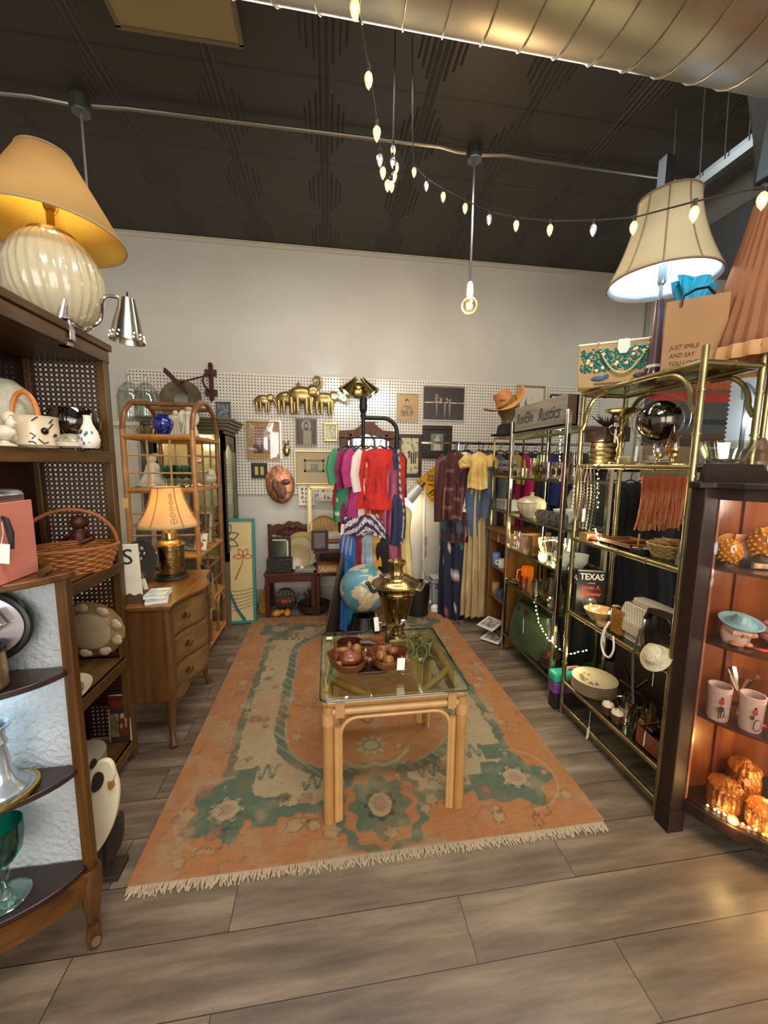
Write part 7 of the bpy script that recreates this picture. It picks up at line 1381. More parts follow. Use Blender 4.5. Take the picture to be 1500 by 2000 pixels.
T('gold_purse', 'gold mesh purse with white ring handle and price tag', 'purse', E_(3, 1.435, 1.655)); part('purse', B().box(-.015, .015, -.04, .04, .0, .12), M('9a6c28', .4, .5, noise=(70, .4)), bevel=.008, **F_); part('handle', B().tube(sm([(-.045, -.03, -.0), (-.05, -.045, -.06), (-.05, -.02, -.115), (-.05, .02, -.11), (-.05, .04, -.06), (-.045, .035, .0), (-.02, .03, .05)]), .005, 8), WHITE); tag_on((1.385, 1.68, .68), w=.03, h=.06, string=.01, rz=.4)
T('woven_purse', 'large white woven straw clutch bag on the fourth bamboo shelf', 'purse', E_(3, 1.52, 1.52), rz=.0); q = B(); rings = []
for i in range(9):
    t = i / 8; rings.append([((.085 - .045 * t) * math.copysign(abs(math.cos(a)) ** .5, math.cos(a)), (.15 - .03 * t) * math.copysign(abs(math.sin(a)) ** .5, math.sin(a)), .19 * t) for a in [2 * PI * j / 36 for j in range(36)]])
q.ring(rings)
def weave_mat():
    m, nt, N, L, P = newm('woven_straw'); v = coords(N, L); w_ = N.new('ShaderNodeTexBrick'); w_.inputs['Scale'].default_value = 1; w_.inputs['Brick Width'].default_value = .016; w_.inputs['Row Height'].default_value = .008; w_.inputs['Mortar Size'].default_value = .0015
    sp = N.new('ShaderNodeSeparateXYZ'); cb_ = N.new('ShaderNodeCombineXYZ'); L.new(v, sp.inputs[0]); L.new(math_(N, L, 'ADD', sp.outputs[0], sp.outputs[1]), cb_.inputs[0]); L.new(sp.outputs[2], cb_.inputs[1]); L.new(cb_.outputs[0], w_.inputs[0])
    w_.inputs['Color1'].default_value = (*lin('e6dcc0'), 1); w_.inputs['Color2'].default_value = (*lin('dccfac'), 1); w_.inputs['Mortar'].default_value = (*lin('6c6048'), 1); L.new(w_.outputs[0], P.inputs['Base Color']); P.inputs['Roughness'].default_value = .6; return m
WM = weave_mat(); part('body', q, WM); part('flap', B().prism([(.0, .172), (-.06, .165), (-.092, .09), (-.095, .04), (-.09, .04), (-.086, .09), (-.055, .158), (0, .165)], -.13, .13, 'xz'), WM, **F_)
T('black_handbag', 'shiny black leather handbag in front of the white woven purse', 'handbag', E_(3, 1.45, 1.40)); CT[0].scale = (1.2, 1.5, 1.3); part('body', B().lathe([(.001, 0), (.07, 0), (.078, .05), (.07, .12), (.06, .15), (.001, .145)], n=36, ex=.55, ey=1.05), M('100e0d', .25, coat=.5)); part('handle', B().tube([(-.03, -.05, .12), (-.04, -.035, .155), (-.04, .03, .155), (-.03, .05, .12)], .007, 8), M('100e0d', .3)); part('strap', B().tube([(-.045, .05, .08), (-.055, .06, -.02), (-.05, .055, -.14), (-.045, .05, -.2)], .004, 6), M('4c443c', .5))
T('straw_hat', 'cream braided straw sun hat hanging below the black handbag', 'hat', (1.375, 1.365, .70), rot=(0, -.95, 0)); CT[0].scale = (.8,) * 3; part('crown', B().lathe([(.055, 0), (.05, .03), (.03, .045), (.001, .05)], n=36), M('c4b898', .8, noise=(50, .15), bump=(100, .6))); part('brim', B().lathe([(.054, .0), (.085, -.01), (.087, -.006), (.054, .006)], n=36), M('c4b898', .8, noise=(50, .15), bump=(100, .6))); tag_on((1.35, 1.34, .64), w=.03, h=.07, rz=.8, string=.02)
# --- bottom shelf .215
pl0 = None
for k in range(6):
    p = (1.50, 1.865, ES[4] + .0045 + .0125 * k); lab = 'cream dinner plate with brown rim, ' + ('lowest', 'second lowest', 'third lowest', 'third from top', 'second from top', 'topmost, showing its green leaf pattern,')[k] + ' of six'
    if pl0 is None: T('dinner_plate', lab, 'plate', p, group='stacked dinner plates'); pl0 = CT[0]; part('plate', B().lathe([(.001, 0), (.07, 0), (.075, .003), (.118, .014), (.12, .017), (.116, .018), (.075, .007), (.001, .005)], n=48), M('cdbd9c', .3, coat=.3)); part('rim', B().tube([(.1185 * math.cos(2 * PI * i / 48), .1185 * math.sin(2 * PI * i / 48), .0172) for i in range(48)], .0017, 5, closed=True), M('5a3a30', .4))
    else: dup(pl0, p, 0, lab)
q = B()
for k in range(26): a = 1.6 + 2.9 * hsh(k); r_ = .045 + .035 * hsh(k, 2); q.sph((r_ * math.cos(a), r_ * math.sin(a), .0085), .007, 7, (1, 1.3, .15))
part('leaf_pattern', q, M('7c7a38', .5))
bm = None
for k, (x, y) in enumerate(((1.56, 1.68), (1.59, 1.585), (1.475, 1.595), (1.50, 1.505))):
    lab = 'clear beer mug with red label, ' + ('far left', 'far right', 'near left', 'near right')[k] + ' of four on the bottom bamboo shelf'
    if bm is None:
        bm = cup('glass_mug', lab, E_(4, x, y), .036, .085, GLASS('efe9d8', .8, .03, .7), True, 2.6, grp='glass mugs on the bottom bamboo shelf', taper=.8); part('label', B().cbox((-.034, -.012, .06), (.004, .022, .02), .3), M('8c2420', .5), **F_)
    else: dup(bm, E_(4, x, y), 2.6 + .2 * k, lab)
for k, y in enumerate((1.68, 1.655)): T('sugar_bowl', ('brown and cream pot left of its twin before the glass mugs', 'brown and cream pot right of its twin before the glass mugs')[k], 'pot', (1.43, 1.665 - .065 * k, ES[4] + .0045), group='brown and cream pots'); part('body', B().lathe([(.001, 0), (.02, 0), (.03, .025), (.028, .05), (.001, .052)], n=28), M('4a2c20', .3, coat=.4)); part('lid', B().lathe([(.029, .048), (.024, .06), (.008, .066), (.001, .075)], n=28), M('d3c4a4', .35))
T('wooden_crate', 'reddish wooden box holding black and silver trinkets on the bottom bamboo shelf', 'box', E_(4, 1.49, 1.40)); part('box', B().box(-.075, .075, -.07, .07, 0, .008).box(-.075, -.067, -.07, .07, 0, .085).box(.067, .075, -.07, .07, 0, .085).box(-.075, .075, -.07, -.062, 0, .085).box(-.075, .075, .062, .07, 0, .085), M('6c3014', .35, noise=(9, .2), coat=.4), **F_, bevel=.002); part('trinkets', B().sph((-.03, .03, .075), .024, 12, (1, 1, .8)).sph((.01, -.01, .075), .026, 12).sph((.03, .035, .07), .022, 12).box(-.03, .03, -.05, -.02, .03, .09), M('23211f', .2, .5)); tag_on((1.41, 1.41, .315), w=.024, h=.06, string=.01, rz=.6)
T('silver_toaster', 'small chrome box shaped gadget at the near end of the bottom bamboo shelf', 'gadget', E_(4, 1.60, 1.42)); part('body', B().box(-.03, .04, -.05, .05, 0, .12), CHROME, **F_, bevel=.012); part('handle', B().tube([(-.03, -.04, .12), (-.03, -.04, .15), (-.03, .04, .15), (-.03, .04, .12)], .006, 8), BLACK)
T('black_stand', 'black crossed metal plate stand behind the glass mugs', 'stand', E_(4, 1.60, 1.70)); part('leg', B().cyl((0, -.08, 0), (0, .08, .2), .007, n=8), BLKMET); part('leg', B().cyl((.01, .08, 0), (.01, -.08, .2), .007, n=8), BLKMET); part('bar', B().cyl((0, -.09, .1), (0, .09, .1), .005, n=8), BLKMET)
for k in range(2): T('grey_shoe', ('grey brown leather shoe, left one of the pair behind the mugs', 'grey brown leather shoe, right one of the pair behind the mugs')[k], 'shoe', (1.76, 1.74 - .16 * k, 0.0), rz=.3, group='pair of grey shoes'); part('upper', B().sph((0, 0, .045), .045, 14, (2.3, .9, .75)).sph((.07, 0, .07), .035, 12, (1, .95, 1)), M('4c443a', .5)); part('sole', B().box(-.1, .1, -.035, .035, 0, .014), M('221c18', .6), **F_, bevel=.005)
bpy.data.objects
# lunch box
T('lunch_box', 'teal lidded purple lunch box with pink handle on the lowest chrome shelf', 'lunch box', (1.53, 2.06, .0)); 
CT[0].location = (1.56, 2.055, .135 - .135)
CT[0].location = (1.50, 2.32, .149)
bpy.data.objects.remove(CT[0])
T('lunch_box', 'teal lidded purple lunch box with pink handle behind the chrome post', 'lunch box', (1.50, 2.06, .0)); part('base', B().box(-.14, .14, -.038, .038, .10, .18), M('6a3a78', .4), **F_, bevel=.015); part('lid', B().box(-.145, .145, -.042, .042, .175, .24), M('2a9c80', .4), **F_, bevel=.02); part('handle', B().tube([(-.04, 0, .238), (-.035, 0, .252), (.035, 0, .252), (.04, 0, .238)], .010, 8), M('c88a80', .5)); part('foot', B().box(-.13, .13, -.03, .03, 0, .10), M('1c1a18', .6), **F_); CT[0].rotation_euler.z = .0
tag_on((1.55, 2.04, .262), w=.05, h=.02, string=.0)
T('navy_bag', 'dark navy cloth bag on the floor behind the shelves', 'bag', (1.86, 2.66, 0)); part('bag', B().sph((0, 0, .15), .15, 18, (.8, 1.5, 1)), M('141826', .8, bump=(10, .4))); part('strap', B().tube([(-.02, -.12, .24), (-.05, -.08, .34), (-.05, .08, .34), (-.02, .12, .24)], .01, 6), M('141826', .8))
tag_on((1.375, 1.72, .20), 'CT', w=.034, h=.06, string=.09, rz=.6)
fairy('vertical string of bright fairy lights behind the embossed tins', [(1.415, 1.89, 1.68), (1.42, 1.885, 1.58), (1.425, 1.88, 1.52), (1.43, 1.87, 1.40), (1.43, 1.86, 1.28)], 20, 2.2)
fairy('short cluster of fairy lights at the far end of the third bamboo shelf', [(1.43, 1.86, 1.16), (1.43, 1.85, 1.125), (1.44, 1.84, 1.105)], 7, .6)
fairy('few fairy lights beside the black hardback book', [(1.44, 1.87, .76), (1.43, 1.84, .71), (1.44, 1.80, .745)], 6, .6)
# --- top of bamboo shelf
T('beaded_purse', 'tan straw handbag with turquoise sequins and beaded handle on the bamboo shelf top', 'handbag', (1.50, 1.86, ES[0] + .0045), rz=-.6); TP = M('a98a5c', .8, noise=(8, .08)); q = B()
q.ring([[(-.20 * s_, -.05, z), (.20 * s_, -.05, z), (.20 * s_, .05, z), (-.20 * s_, .05, z)] for s_, z in ((.97, 0), (1.0, .1), (1.0, .215))]); part('body', q, TP, **F_, bevel=.006); part('top_trim', B().box(-.202, .202, -.053, .053, .212, .222), M('d8cfb4', .6), **F_, bevel=.002)
rs = random.Random(3); q = B(); q2 = B()
for k in range(420): x = -.185 + .37 * rs.random(); z = .075 + .115 * rs.random(); q.sph((x, -.053, z), .006, 6, (1, .5, 1))
part('sequins', q, M('0f6f6c', .25, .6))['kind'] = 'stuff'
for k in range(16): x = -.17 + .34 * rs.random(); z = .08 + .10 * rs.random(); q2.sph((x, -.057, z), .009, 8, (1, .4, 1))
part('flowers', q2, M('d8c29a', .5)); part('clasp', B().prism([(-.025, .225), (.025, .225), (.028, .18), (.015, .155), (-.015, .155), (-.028, .18)], -.062, -.054), M('d4d8c4', .3), **F_, bevel=.003); q = B()
for i in range(40): t = i / 39; q.sph((-.11 + .22 * t, -.068, .215 - .155 * math.sin(PI * t) ** .7), .0058, 8)
part('bead_handle', q, M('c9b98c', .35, .2)); part('bird', B().sph((-.10, -.054, .042), .016, 10, (2.2, .3, .8)).sph((-.065, -.054, .05), .012, 10, (1, .3, 1)), M('2c4a70', .5)); part('bird', B().sph((.075, -.054, .045), .014, 10, (1.8, .3, .9)), M('2c2c48', .5)); part('branch', B().box(-.12, .0, -.055, -.051, .012, .020), M('6a3c30', .6), **F_)
# lamp with bell shade
T('table_lamp', 'tall dark brown lamp with cream bell shade and cool white light inside', 'lamp', (1.572, 1.73, ES[0] + .0045)); lx, ly, lz = 1.572, 1.73, ES[0] + .0045
part('base', B().lathe([(.001, 0), (.045, 0), (.05, .01), (.046, .04), (.035, .07)], n=36), M('38141a', .25, coat=.5)); part('ring', B().lathe([(.036, .068), (.034, .082)], n=36), M('c9c6bc', .3)); part('neck', B().lathe([(.034, .08), (.03, .12), (.022, .25), (.018, .38), (.001, .385)], n=36), M('5b3f40', .3, coat=.4))
part('stem', B().cyl((0, 0, .38), (0, 0, .45), .008), SILVER); so = part('socket', B().lathe([(.014, .45), (.018, .46), (.018, .53), (.014, .54)], n=24), M('a8a8a0', .3, .8)); part('harp', B().tube([(0, .004, .44), (0, .045, .47), (0, .05, .6), (0, .02, .76), (0, 0, .80), (0, -.02, .76), (0, -.05, .6), (0, -.045, .47), (0, -.004, .44)], .002, 5), SILVER)
part('bulb', B().lathe([(.014, .54), (.03, .58), (.03, .61), (.001, .64)], n=20), M('e8f4ff', .4, emit=9, ecol='d0e8ff'))
SHG = SHADE('c9bb98', 'd8d4b8', .33); pb = [(.122 + (.226 - .122) * (1 - t) ** 1.7, .46 + .36 * t) for t in [i / 12 for i in range(13)]]
sh = part('lamp_shade', B().lathe(pb, n=64, open_=True), SHG, solid=.002); q = B()
for k in range(10): a = 2 * PI * k / 10 + .2; q.tube([((r + .001) * math.cos(a), (r + .001) * math.sin(a), z) for r, z in pb], .0035, 5)
for r, z in (pb[0], pb[-1]): q.tube([(r * math.cos(2 * PI * j / 48), r * math.sin(2 * PI * j / 48), z) for j in range(48)], .005, 5, closed=True)
part('shade_trim', q, M('7d6048', .8), sh); part('shade_lining', B().lathe([(r - .004, z) for r, z in pb], n=64, open_=True), SHADE('e8f2ff', 'e0ecff', .25), sh, solid=.001); point('table_lamp_light', (lx, ly, lz + .60), 22, (.62, .84, 1.0), .04)
# paper bag
T('paper_bag', 'brown kraft paper shopping bag with black handle on the bamboo shelf top', 'paper bag', (1.575, 1.54, ES[0] + .0045), rz=-.72); KP = M('96704a', .85, noise=(6, .06))
q = B(); w, d, h = .105, .055, .30; q.ring([[(-w, -d, z), (w, -d, z), (w + .01 * 0, d, z), (-w, d, z)] for z in (0, .1, .2, h)], True, False); part('body', q, KP, **F_, solid=.0015); part('handle', B().tube([(-.055, -.056, h - .03), (-.05, -.06, h + .012), (-.01, -.062, h + .03), (.03, -.062, h + .03), (.055, -.056, h - .0)], .004, 6, flat=2.0), BLACK)
tx_ = M('3c2c1e', .8)
for k, s_ in enumerate(('JUST SMILE', 'AND SAY', 'YOU LOVE IT.')): text('lettering', s_, .026, tx_, (-.08, -.0568, .105 - .034 * k), (PI / 2, 0, 0), depth=.0004, shear=.15, sx=.8, align='LEFT')
T('tissue_paper', 'crumpled bright blue tissue paper sticking out of the kraft bag', 'tissue paper', (1.585, 1.57, ES[0] + .26), rz=.2); q = B()
q.lathe([(.02, 0), (.06, .05), (.085, .10), (.10, .14)], n=30, rib=5, amp=.3, ex=1, ey=.5, twist=.6, open_=True); q.lathe([(.02, 0), (.04, .06), (.05, .11), (.08, .13)], n=30, rib=7, amp=.3, ex=1, ey=.5, twist=-.5, open_=True); part('sheet', q, M('1a9cc8', .6, bump=(14, .6)), **F_)
# pleated pink lamp
T('pleated_lamp', 'peach pink pleated fabric lamp shade glowing at the right edge', 'lamp', (1.815, 1.42, ES[0] + .0)); CT[0].location = (1.79, 1.40, 1.93)
q = B(); N_ = 144; rings = []
for r, z in [(.115 + .14 * (1 - t) ** 1.15, .06 + .60 * t) for t in [i / 10 for i in range(11)]]: rings.append([(r * (1 + .02 * math.cos(36 * 2 * PI * j / N_)) * math.cos(2 * PI * j / N_), r * (1 + .02 * math.cos(36 * 2 * PI * j / N_)) * math.sin(2 * PI * j / N_), z - (.018 * abs(math.sin(4.5 * 2 * PI * j / N_)) if z < .07 else 0)) for j in range(N_)])
q.ring(rings, False, False); sh = part('lamp_shade', q, SHADE('a87858', 'c08058', .4), solid=.002); rr = []
for r, z in ((.262, .075), (.268, .035), (.262, .02)): rr.append([(r * (1 + .025 * math.cos(30 * 2 * PI * j / N_)) * math.cos(2 * PI * j / N_), r * (1 + .025 * math.cos(30 * 2 * PI * j / N_)) * math.sin(2 * PI * j / N_), z) for j in range(N_)])
q = B(); q.ring(rr, False, False); part('ruffle', q, M('b8895a', .8), sh); part('stem', B().cyl((0, 0, -.30), (0, 0, .4), .01), BRASS); part('base', B().lathe([(.001, -.395), (.09, -.395), (.085, -.38), (.03, -.36), (.04, -.33), (.012, -.28)], n=36), M('6b5136', .3, coat=.5)); part('bulb', B().sph((0, 0, .34), .03, 14), M('fff0c8', .4, emit=8, ecol='ffb870')); point('pink_lamp_light', (1.84, 1.42, 2.25), 5, (1, .58, .32), .03)
bpy.data.objects['pleated_lamp'].location = (1.84, 1.42, 1.905)
# woven hanging and other textiles at right
def weav(u, v):
    n = vno(u * 60, v * 160, 2) * .3
    bands = [(.0, '4a3430'), (.12, '5a4038'), (.2, '50524c'), (.34, '2c3a34'), (.42, '56524a'), (.60, '4c5458'), (.68, 'b03c28'), (.82, '6a5a4c'), (.88, 'b8582c'), (1.0, '8a4a34')]
    for k in range(len(bands) - 1):
        if v <= bands[k + 1][0]: return mixc(lin(bands[k][1]), lin('1c1614'), n)
    return lin('8a4a34')
a, b_ = ay(1262, 760, 2.16), ay(1425, 760, 2.16); q = B(); 
T('wall_hanging', 'striped woven wall hanging with long orange fringe behind the bamboo shelf', 'wall hanging', (a.x, 2.16, 1.50))
zt_, zb_ = ay(1340, 742, 2.16).z, ay(1340, 872, 2.16).z; q.grid(lambda u, v: (a.x + (b_.x - a.x) * u + (.008 * math.sin(v * 90) if u > .99 else 0), 2.16 + .006 * math.sin(u * 12), zb_ + (zt_ - zb_) * v), 60, 110, weav); part('weave', q, VCOL(.95, bump=(200, .8)), **W_, solid=.006)
f0_, f1_ = ay(1240, 980, 2.14), ay(1352, 980, 2.14); z0_, z1_ = ay(1290, 932, 2.14).z, ay(1290, 1028, 2.14).z; q = B(); q.grid(lambda u, v: (f0_.x + .03 + (f1_.x - f0_.x - .01) * u, 2.15, z0_ + (zb_ - z0_) * v), 12, 10, lambda u, v: lin('7a6a48')); part('band', q, VCOL(.95, bump=(200, .8)), **W_, solid=.006)
for m_, sd in ((M('b0542e', .85), 0), (M('d08a5c', .85), 1), (M('a86040', .85), 2)):
    q = B()
    for k in range(44):
        x = f0_.x + .035 + (f1_.x - f0_.x - .02) * (k + .33 * sd) / 44; dx_ = -.035 * hsh(k, sd); ln = (z0_ - z1_) * (.85 + .25 * hsh(k, sd + 5))
        q.tube([(x, 2.14 + .01 * sd - .01, z0_ + .01), (x + .008 * math.sin(k), 2.135, z0_ - ln * .35), (x + dx_ * .6 + .008 * math.cos(k * 2), 2.13 + .01 * hsh(k), z0_ - ln * .7), (x + dx_, 2.135, z0_ - ln)], [.0035, .004, .004, .005], 5)
    part('fringe', q, m_, **W_)['kind'] = 'stuff'
p = ay(1440, 760, 2.9); T('clip_spot', 'small grey cone spotlight on a pole right of the wall hanging', 'spotlight', (ay(1452, 800, 2.9).x, 2.9, 0)); part('pole', B().cyl((.02, 0, .0), (.02, 0, 2.1), .018, n=10), M('5c5a5a', .4, .5)); part('shade', B().lathe([(.02, 0), (.03, -.02), (.06, -.12)], n=24).xf(Matrix.Translation((-.02, 0, ay(1436, 748, 2.9).z)) @ Matrix.Rotation(-.6, 4, 'Y')), M('8c9298', .35, .5)); part('bulb', B().sph((.03, 0, ay(1436, 765, 2.9).z - .02), .03, 10), M('f0f8ff', .4, emit=10, ecol='e0f0ff')); point('clip_spot_light', (CT[0].location.x + .0, 2.86, 1.9), 5, (.8, .92, 1), .05)
T('storage_shelf', 'dim grey shelf of glass dishes seen beyond the bamboo shelf at far right', 'shelf', (3.3, 2.9, 0)); part('board', B().box(2.95, 3.65, 2.75, 3.1, 1.50, 1.53), M('5c5850', .5), **WF); part('upright', B().box(3.61, 3.65, 2.75, 2.79, 0, 1.5), M('5c5850', .5), **WF); part('upright', B().box(2.95, 2.99, 2.75, 2.79, 0, 1.5), M('5c5850', .5), **WF); part('shelf', B().box(2.95, 3.65, 2.75, 3.1, .9, .93), M('5c5850', .5), **WF)
for k, (x, w_) in enumerate(((3.1, .12), (3.42, .16))): item('grey_basket', ('small grey wire basket on the dim far right shelf', 'wide grey basket on the dim far right shelf')[k], 'basket', (x, 2.92, 1.531), [(w_ * .7, 0), (w_, .12), (w_ * .96, .12), (w_ * .66, .004), (.001, .004)], M('7c7870', .6, bump=(50, .8)))
# ================================================================ CHINA CABINET (near right)
T('china_cabinet', 'dark wood bow front china cabinet with warm lit shelves at the right edge', 'china cabinet', (1.75, 1.1, 0)); DW = WOOD('1a0f09', '2c1a10', 2, .5, coat=0); DWX = WOOD('1a0f09', '2c1a10', 0, .5, coat=0)
bow = [(1.438, 1.23), (1.465, 1.16), (1.51, 1.09), (1.56, 1.03), (1.64, .97), (1.76, .92), (1.92, .90), (2.10, .90)]
def bowpts(off=0):
    out_ = []
    for i, (x, y) in enumerate(bow): out_.append((x - off * (1 - i / 7) * .9, y - off * (i / 7 * .7 + .3)))
    return out_
def bplate(b_, z0, z1, off=0, x0=1.40, back=1.285): return b_.prism([(x0, back), (x0, 1.235)] + bowpts(off) + [(2.10, back)], z0, z1, 'xy')
part('post', B().box(1.375, 1.438, 1.225, 1.285, 0, 1.42), DW, **WF, bevel=.005); part('top', bplate(B(), 1.42, 1.445, .03, 1.36), DWX, **WF, bevel=.005)
part('gallery', B().prism([(1.405, 1.446)] + [(1.405 + .02 * (1 - math.cos(a)), 1.446 + .065 * math.sin(a)) for a in [PI / 2 * i / 6 for i in range(7)]] + [(1.66, 1.511), (1.69, 1.48), (1.72, 1.446)], 1.265, 1.285), DWX, **WF)
part('fascia', bplate(B(), 1.38, 1.42, .012), DWX, **WF); part('bottom', bplate(B(), .10, .15, .012), DWX, **WF, bevel=.004)
part('leg', B().box(1.37, 1.443, 1.22, 1.285, -.0, .10), DW, **WF); part('leg', B().box(2.03, 2.10, .92, .99, 0, .10), DW, **WF)
OI = WOOD('5e3418', '80502a', 2, .3, sc_=9, coat=.4); part('back_panel', B().box(1.438, 2.10, 1.272, 1.284, .15, 1.38), OI, **WF); part('side_panel', B().box(1.438, 1.444, 1.232, 1.272, .15, 1.38), OI, **WF); part('stile', B().box(1.60, 1.63, 1.262, 1.272, .15, 1.38), WOOD('4a2414', '6c3a20', 2), **WF)
part('side_panel', B().box(2.08, 2.10, .9, 1.285, .15, 1.38), OI, **WF)
q = B(); bp = bowpts(.004); n_ = len(bp); q.ring([[(x, y, .15) for x, y in bp] + [(x + .003, y + .003, .15) for x, y in bp[::-1]], [(x, y, 1.38) for x, y in bp] + [(x + .003, y + .003, 1.38) for x, y in bp[::-1]]]); part('glass_door', q, GLASS('fff6f0', .05), **W_)
part('door_trim', B().box(1.437, 1.447, 1.222, 1.232, .15, 1.38), M('8a5a48', .35, coat=.4), **WF)
CS_ = (1.123, .83, .525)
for z in CS_: part('shelf', bplate(B(), z - .012, z, -.012, 1.446, 1.27), M('4a2c22', .3, coat=.4), **WF)
point('cabinet_warm_light', (1.72, 1.08, .47), 1.2, (1, .58, .2), .05); point('cabinet_warm_light', (1.66, 1.08, .26), 1.8, (1, .6, .2), .06); point('cabinet_warm_light', (1.68, 1.08, 1.35), 2.4, (1, .8, .68), .05); point('cabinet_warm_light', (1.68, 1.05, 1.08), 1.8, (1, .8, .7), .05); point('cabinet_warm_light', (1.68, 1.05, .78), 1.8, (1, .8, .7), .05)
def egg(lab, p, s=1):
    T('floral_egg', lab, 'ornament', p, group='yellow flowered eggs'); part('base', B().lathe([(.028 * s, 0), (.026 * s, .01 * s), (.018 * s, .018 * s), (.022 * s, .024 * s)], n=24), M('3a2c14', .4)); part('body', B().sph((0, 0, .062 * s), .038 * s, 24, (1, 1, 1.2)), M('b07a18', .35)); q = B()
    for k in range(70):
        ph_ = math.acos(1 - 2 * (k + .5) / 70); th = k * 2.399; d_ = Vector((math.sin(ph_) * math.cos(th), math.sin(ph_) * math.sin(th), math.cos(ph_) * 1.2)) * .039 * s
        q.sph((d_.x, d_.y, .062 * s + d_.z), .0055 * s, 6)
    part('flowers', q, M('d8a830', .4))['kind'] = 'stuff'; q = B()
    for k in range(10): a = 2 * PI * k / 10; q.sph((-.022 * s + .012 * s * math.cos(a) * .8, -.034 * s, .078 * s + .012 * s * math.sin(a)), .0055 * s, 6, (1, .5, 1))
    part('daisy', q, WHITE)
egg('smaller yellow flowered egg ornament at the left of the top cabinet shelf', (1.506, 1.225, CS_[0]), .95); egg('larger yellow flowered egg ornament raised on the enamel box', (1.605, 1.185, CS_[0] + .031), 1.1)
T('enamel_box', 'dark green enamel box with cream floral panels under the larger egg', 'trinket box', (1.605, 1.185, CS_[0] + .0005), rz=-.35); part('box', B().box(-.05, .05, -.028, .028, 0, .03), M('1e3030', .3, coat=.4), **F_, bevel=.004); part('panel', B().box(-.042, .042, -.0295, -.0275, .006, .024), M('b8a878', .5, noise=(60, .5)), **F_)
T('greeting_card', 'upright card with a white cartoon shape on an orange background', 'card', (1.60, 1.24, CS_[0] + .0005), rz=-.1); part('card', B().box(-.05, .05, -.002, .002, 0, .12), M('d8963a', .6), **F_); part('border', B().box(-.05, .05, -.0035, -.002, .104, .12), M('d8b098', .6), **F_); part('shape', B().sph((-.012, -.003, .07), .022, 14, (1, .1, 1)).sph((-.005, -.003, .035), .026, 14, (1, .1, 1.2)), M('dcb8b0', .6))
for k, (x, y, r) in enumerate(((1.535, 1.258, .06), (1.71, 1.235, .075), (1.86, 1.22, .08))): T('display_plate', ('tan plate standing behind the smaller egg', 'peach rimmed plate standing behind the card', 'peach plate standing at the far right of the top cabinet shelf')[k], 'plate', (x, y, CS_[0] + r + .002), rot=(PI / 2 - .15, 0, -.2), group='plates in the china cabinet'); part('plate', B().lathe([(.001, 0), (r * .7, 0), (r, .008), (r * .98, .011), (r * .7, .004), (.001, .004)], n=40), M(('b08850', 'c88c64', 'c88c64')[k], .35, noise=(20, .2)))
T('sombrero_figurine', 'white ceramic sleeping figure under a wide pale blue hat', 'figurine', (1.545, 1.195, CS_[1] + .0005), rz=-.4); WC = M('d8c8b8', .3, coat=.5)
part('body', B().lathe([(.036, 0), (.042, .012), (.046, .04), (.042, .065), (.03, .08)], n=30, rib=4, amp=.08), WC); part('arm', B().tube([(-.035, -.01, .062), (-.03, -.04, .055), (.02, -.046, .052)], [.012, .013, .011], 10), WC); part('arm', B().tube([(.038, -.01, .06), (.035, -.04, .05), (-.01, -.05, .048)], [.012, .012, .009], 10), M('c89878', .35)); part('foot', B().sph((-.02, -.035, .01), .014, 10, (1.2, 1.2, .7)).sph((.02, -.035, .01), .014, 10, (1.2, 1.2, .7)), M('c89878', .35))
part('hat', B().lathe([(.001, .125), (.018, .122), (.028, .105), (.032, .09), (.05, .084), (.066, .092), (.068, .096), (.064, .097), (.048, .089), (.034, .094)][::-1], n=48).xf(Matrix.Rotation(.22, 4, 'X')), M('7ab0bc', .25, coat=.6))
T('round_bank', 'pink round ceramic ball with brown bands beside the blue hat figure', 'ornament', (1.675, 1.15, CS_[1] + .0005)); part('body', B().sph((0, 0, .05), .05, 30, (1.15, 1.15, 1)), M('c09088', .3, coat=.5)); 
for z_, m_ in ((.02, .047), (.055, .0575), (.08, .045)): part('band', B().tube([(m_ * math.cos(2 * PI * i / 36), m_ * math.sin(2 * PI * i / 36), z_) for i in range(36)], .002, 5, closed=True), M('4a2420', .4))
def redtag(p, rz=0, name='red_price_tag', lab=''): T(name, lab, 'price tag', p, group='red price tags in the china cabinet', rot=(.0, .0, rz)); part('card', B().cbox((0, 0, .0006), (.04, .022, .0012)), REDTAG, **F_, bevel=.0003); part('string', B().tube([(-.02, 0, .001), (-.03, .006, .002), (-.035, .015, .002)], .0006, 4), PAPER)
redtag((1.59, 1.12, CS_[1] + .0003), -.5, lab='red price tag lying by the foot of the blue hat figure'); redtag((1.62, 1.13, CS_[2] + .0003), -.3, lab='red price tag between two frosted tumblers')
tb = None
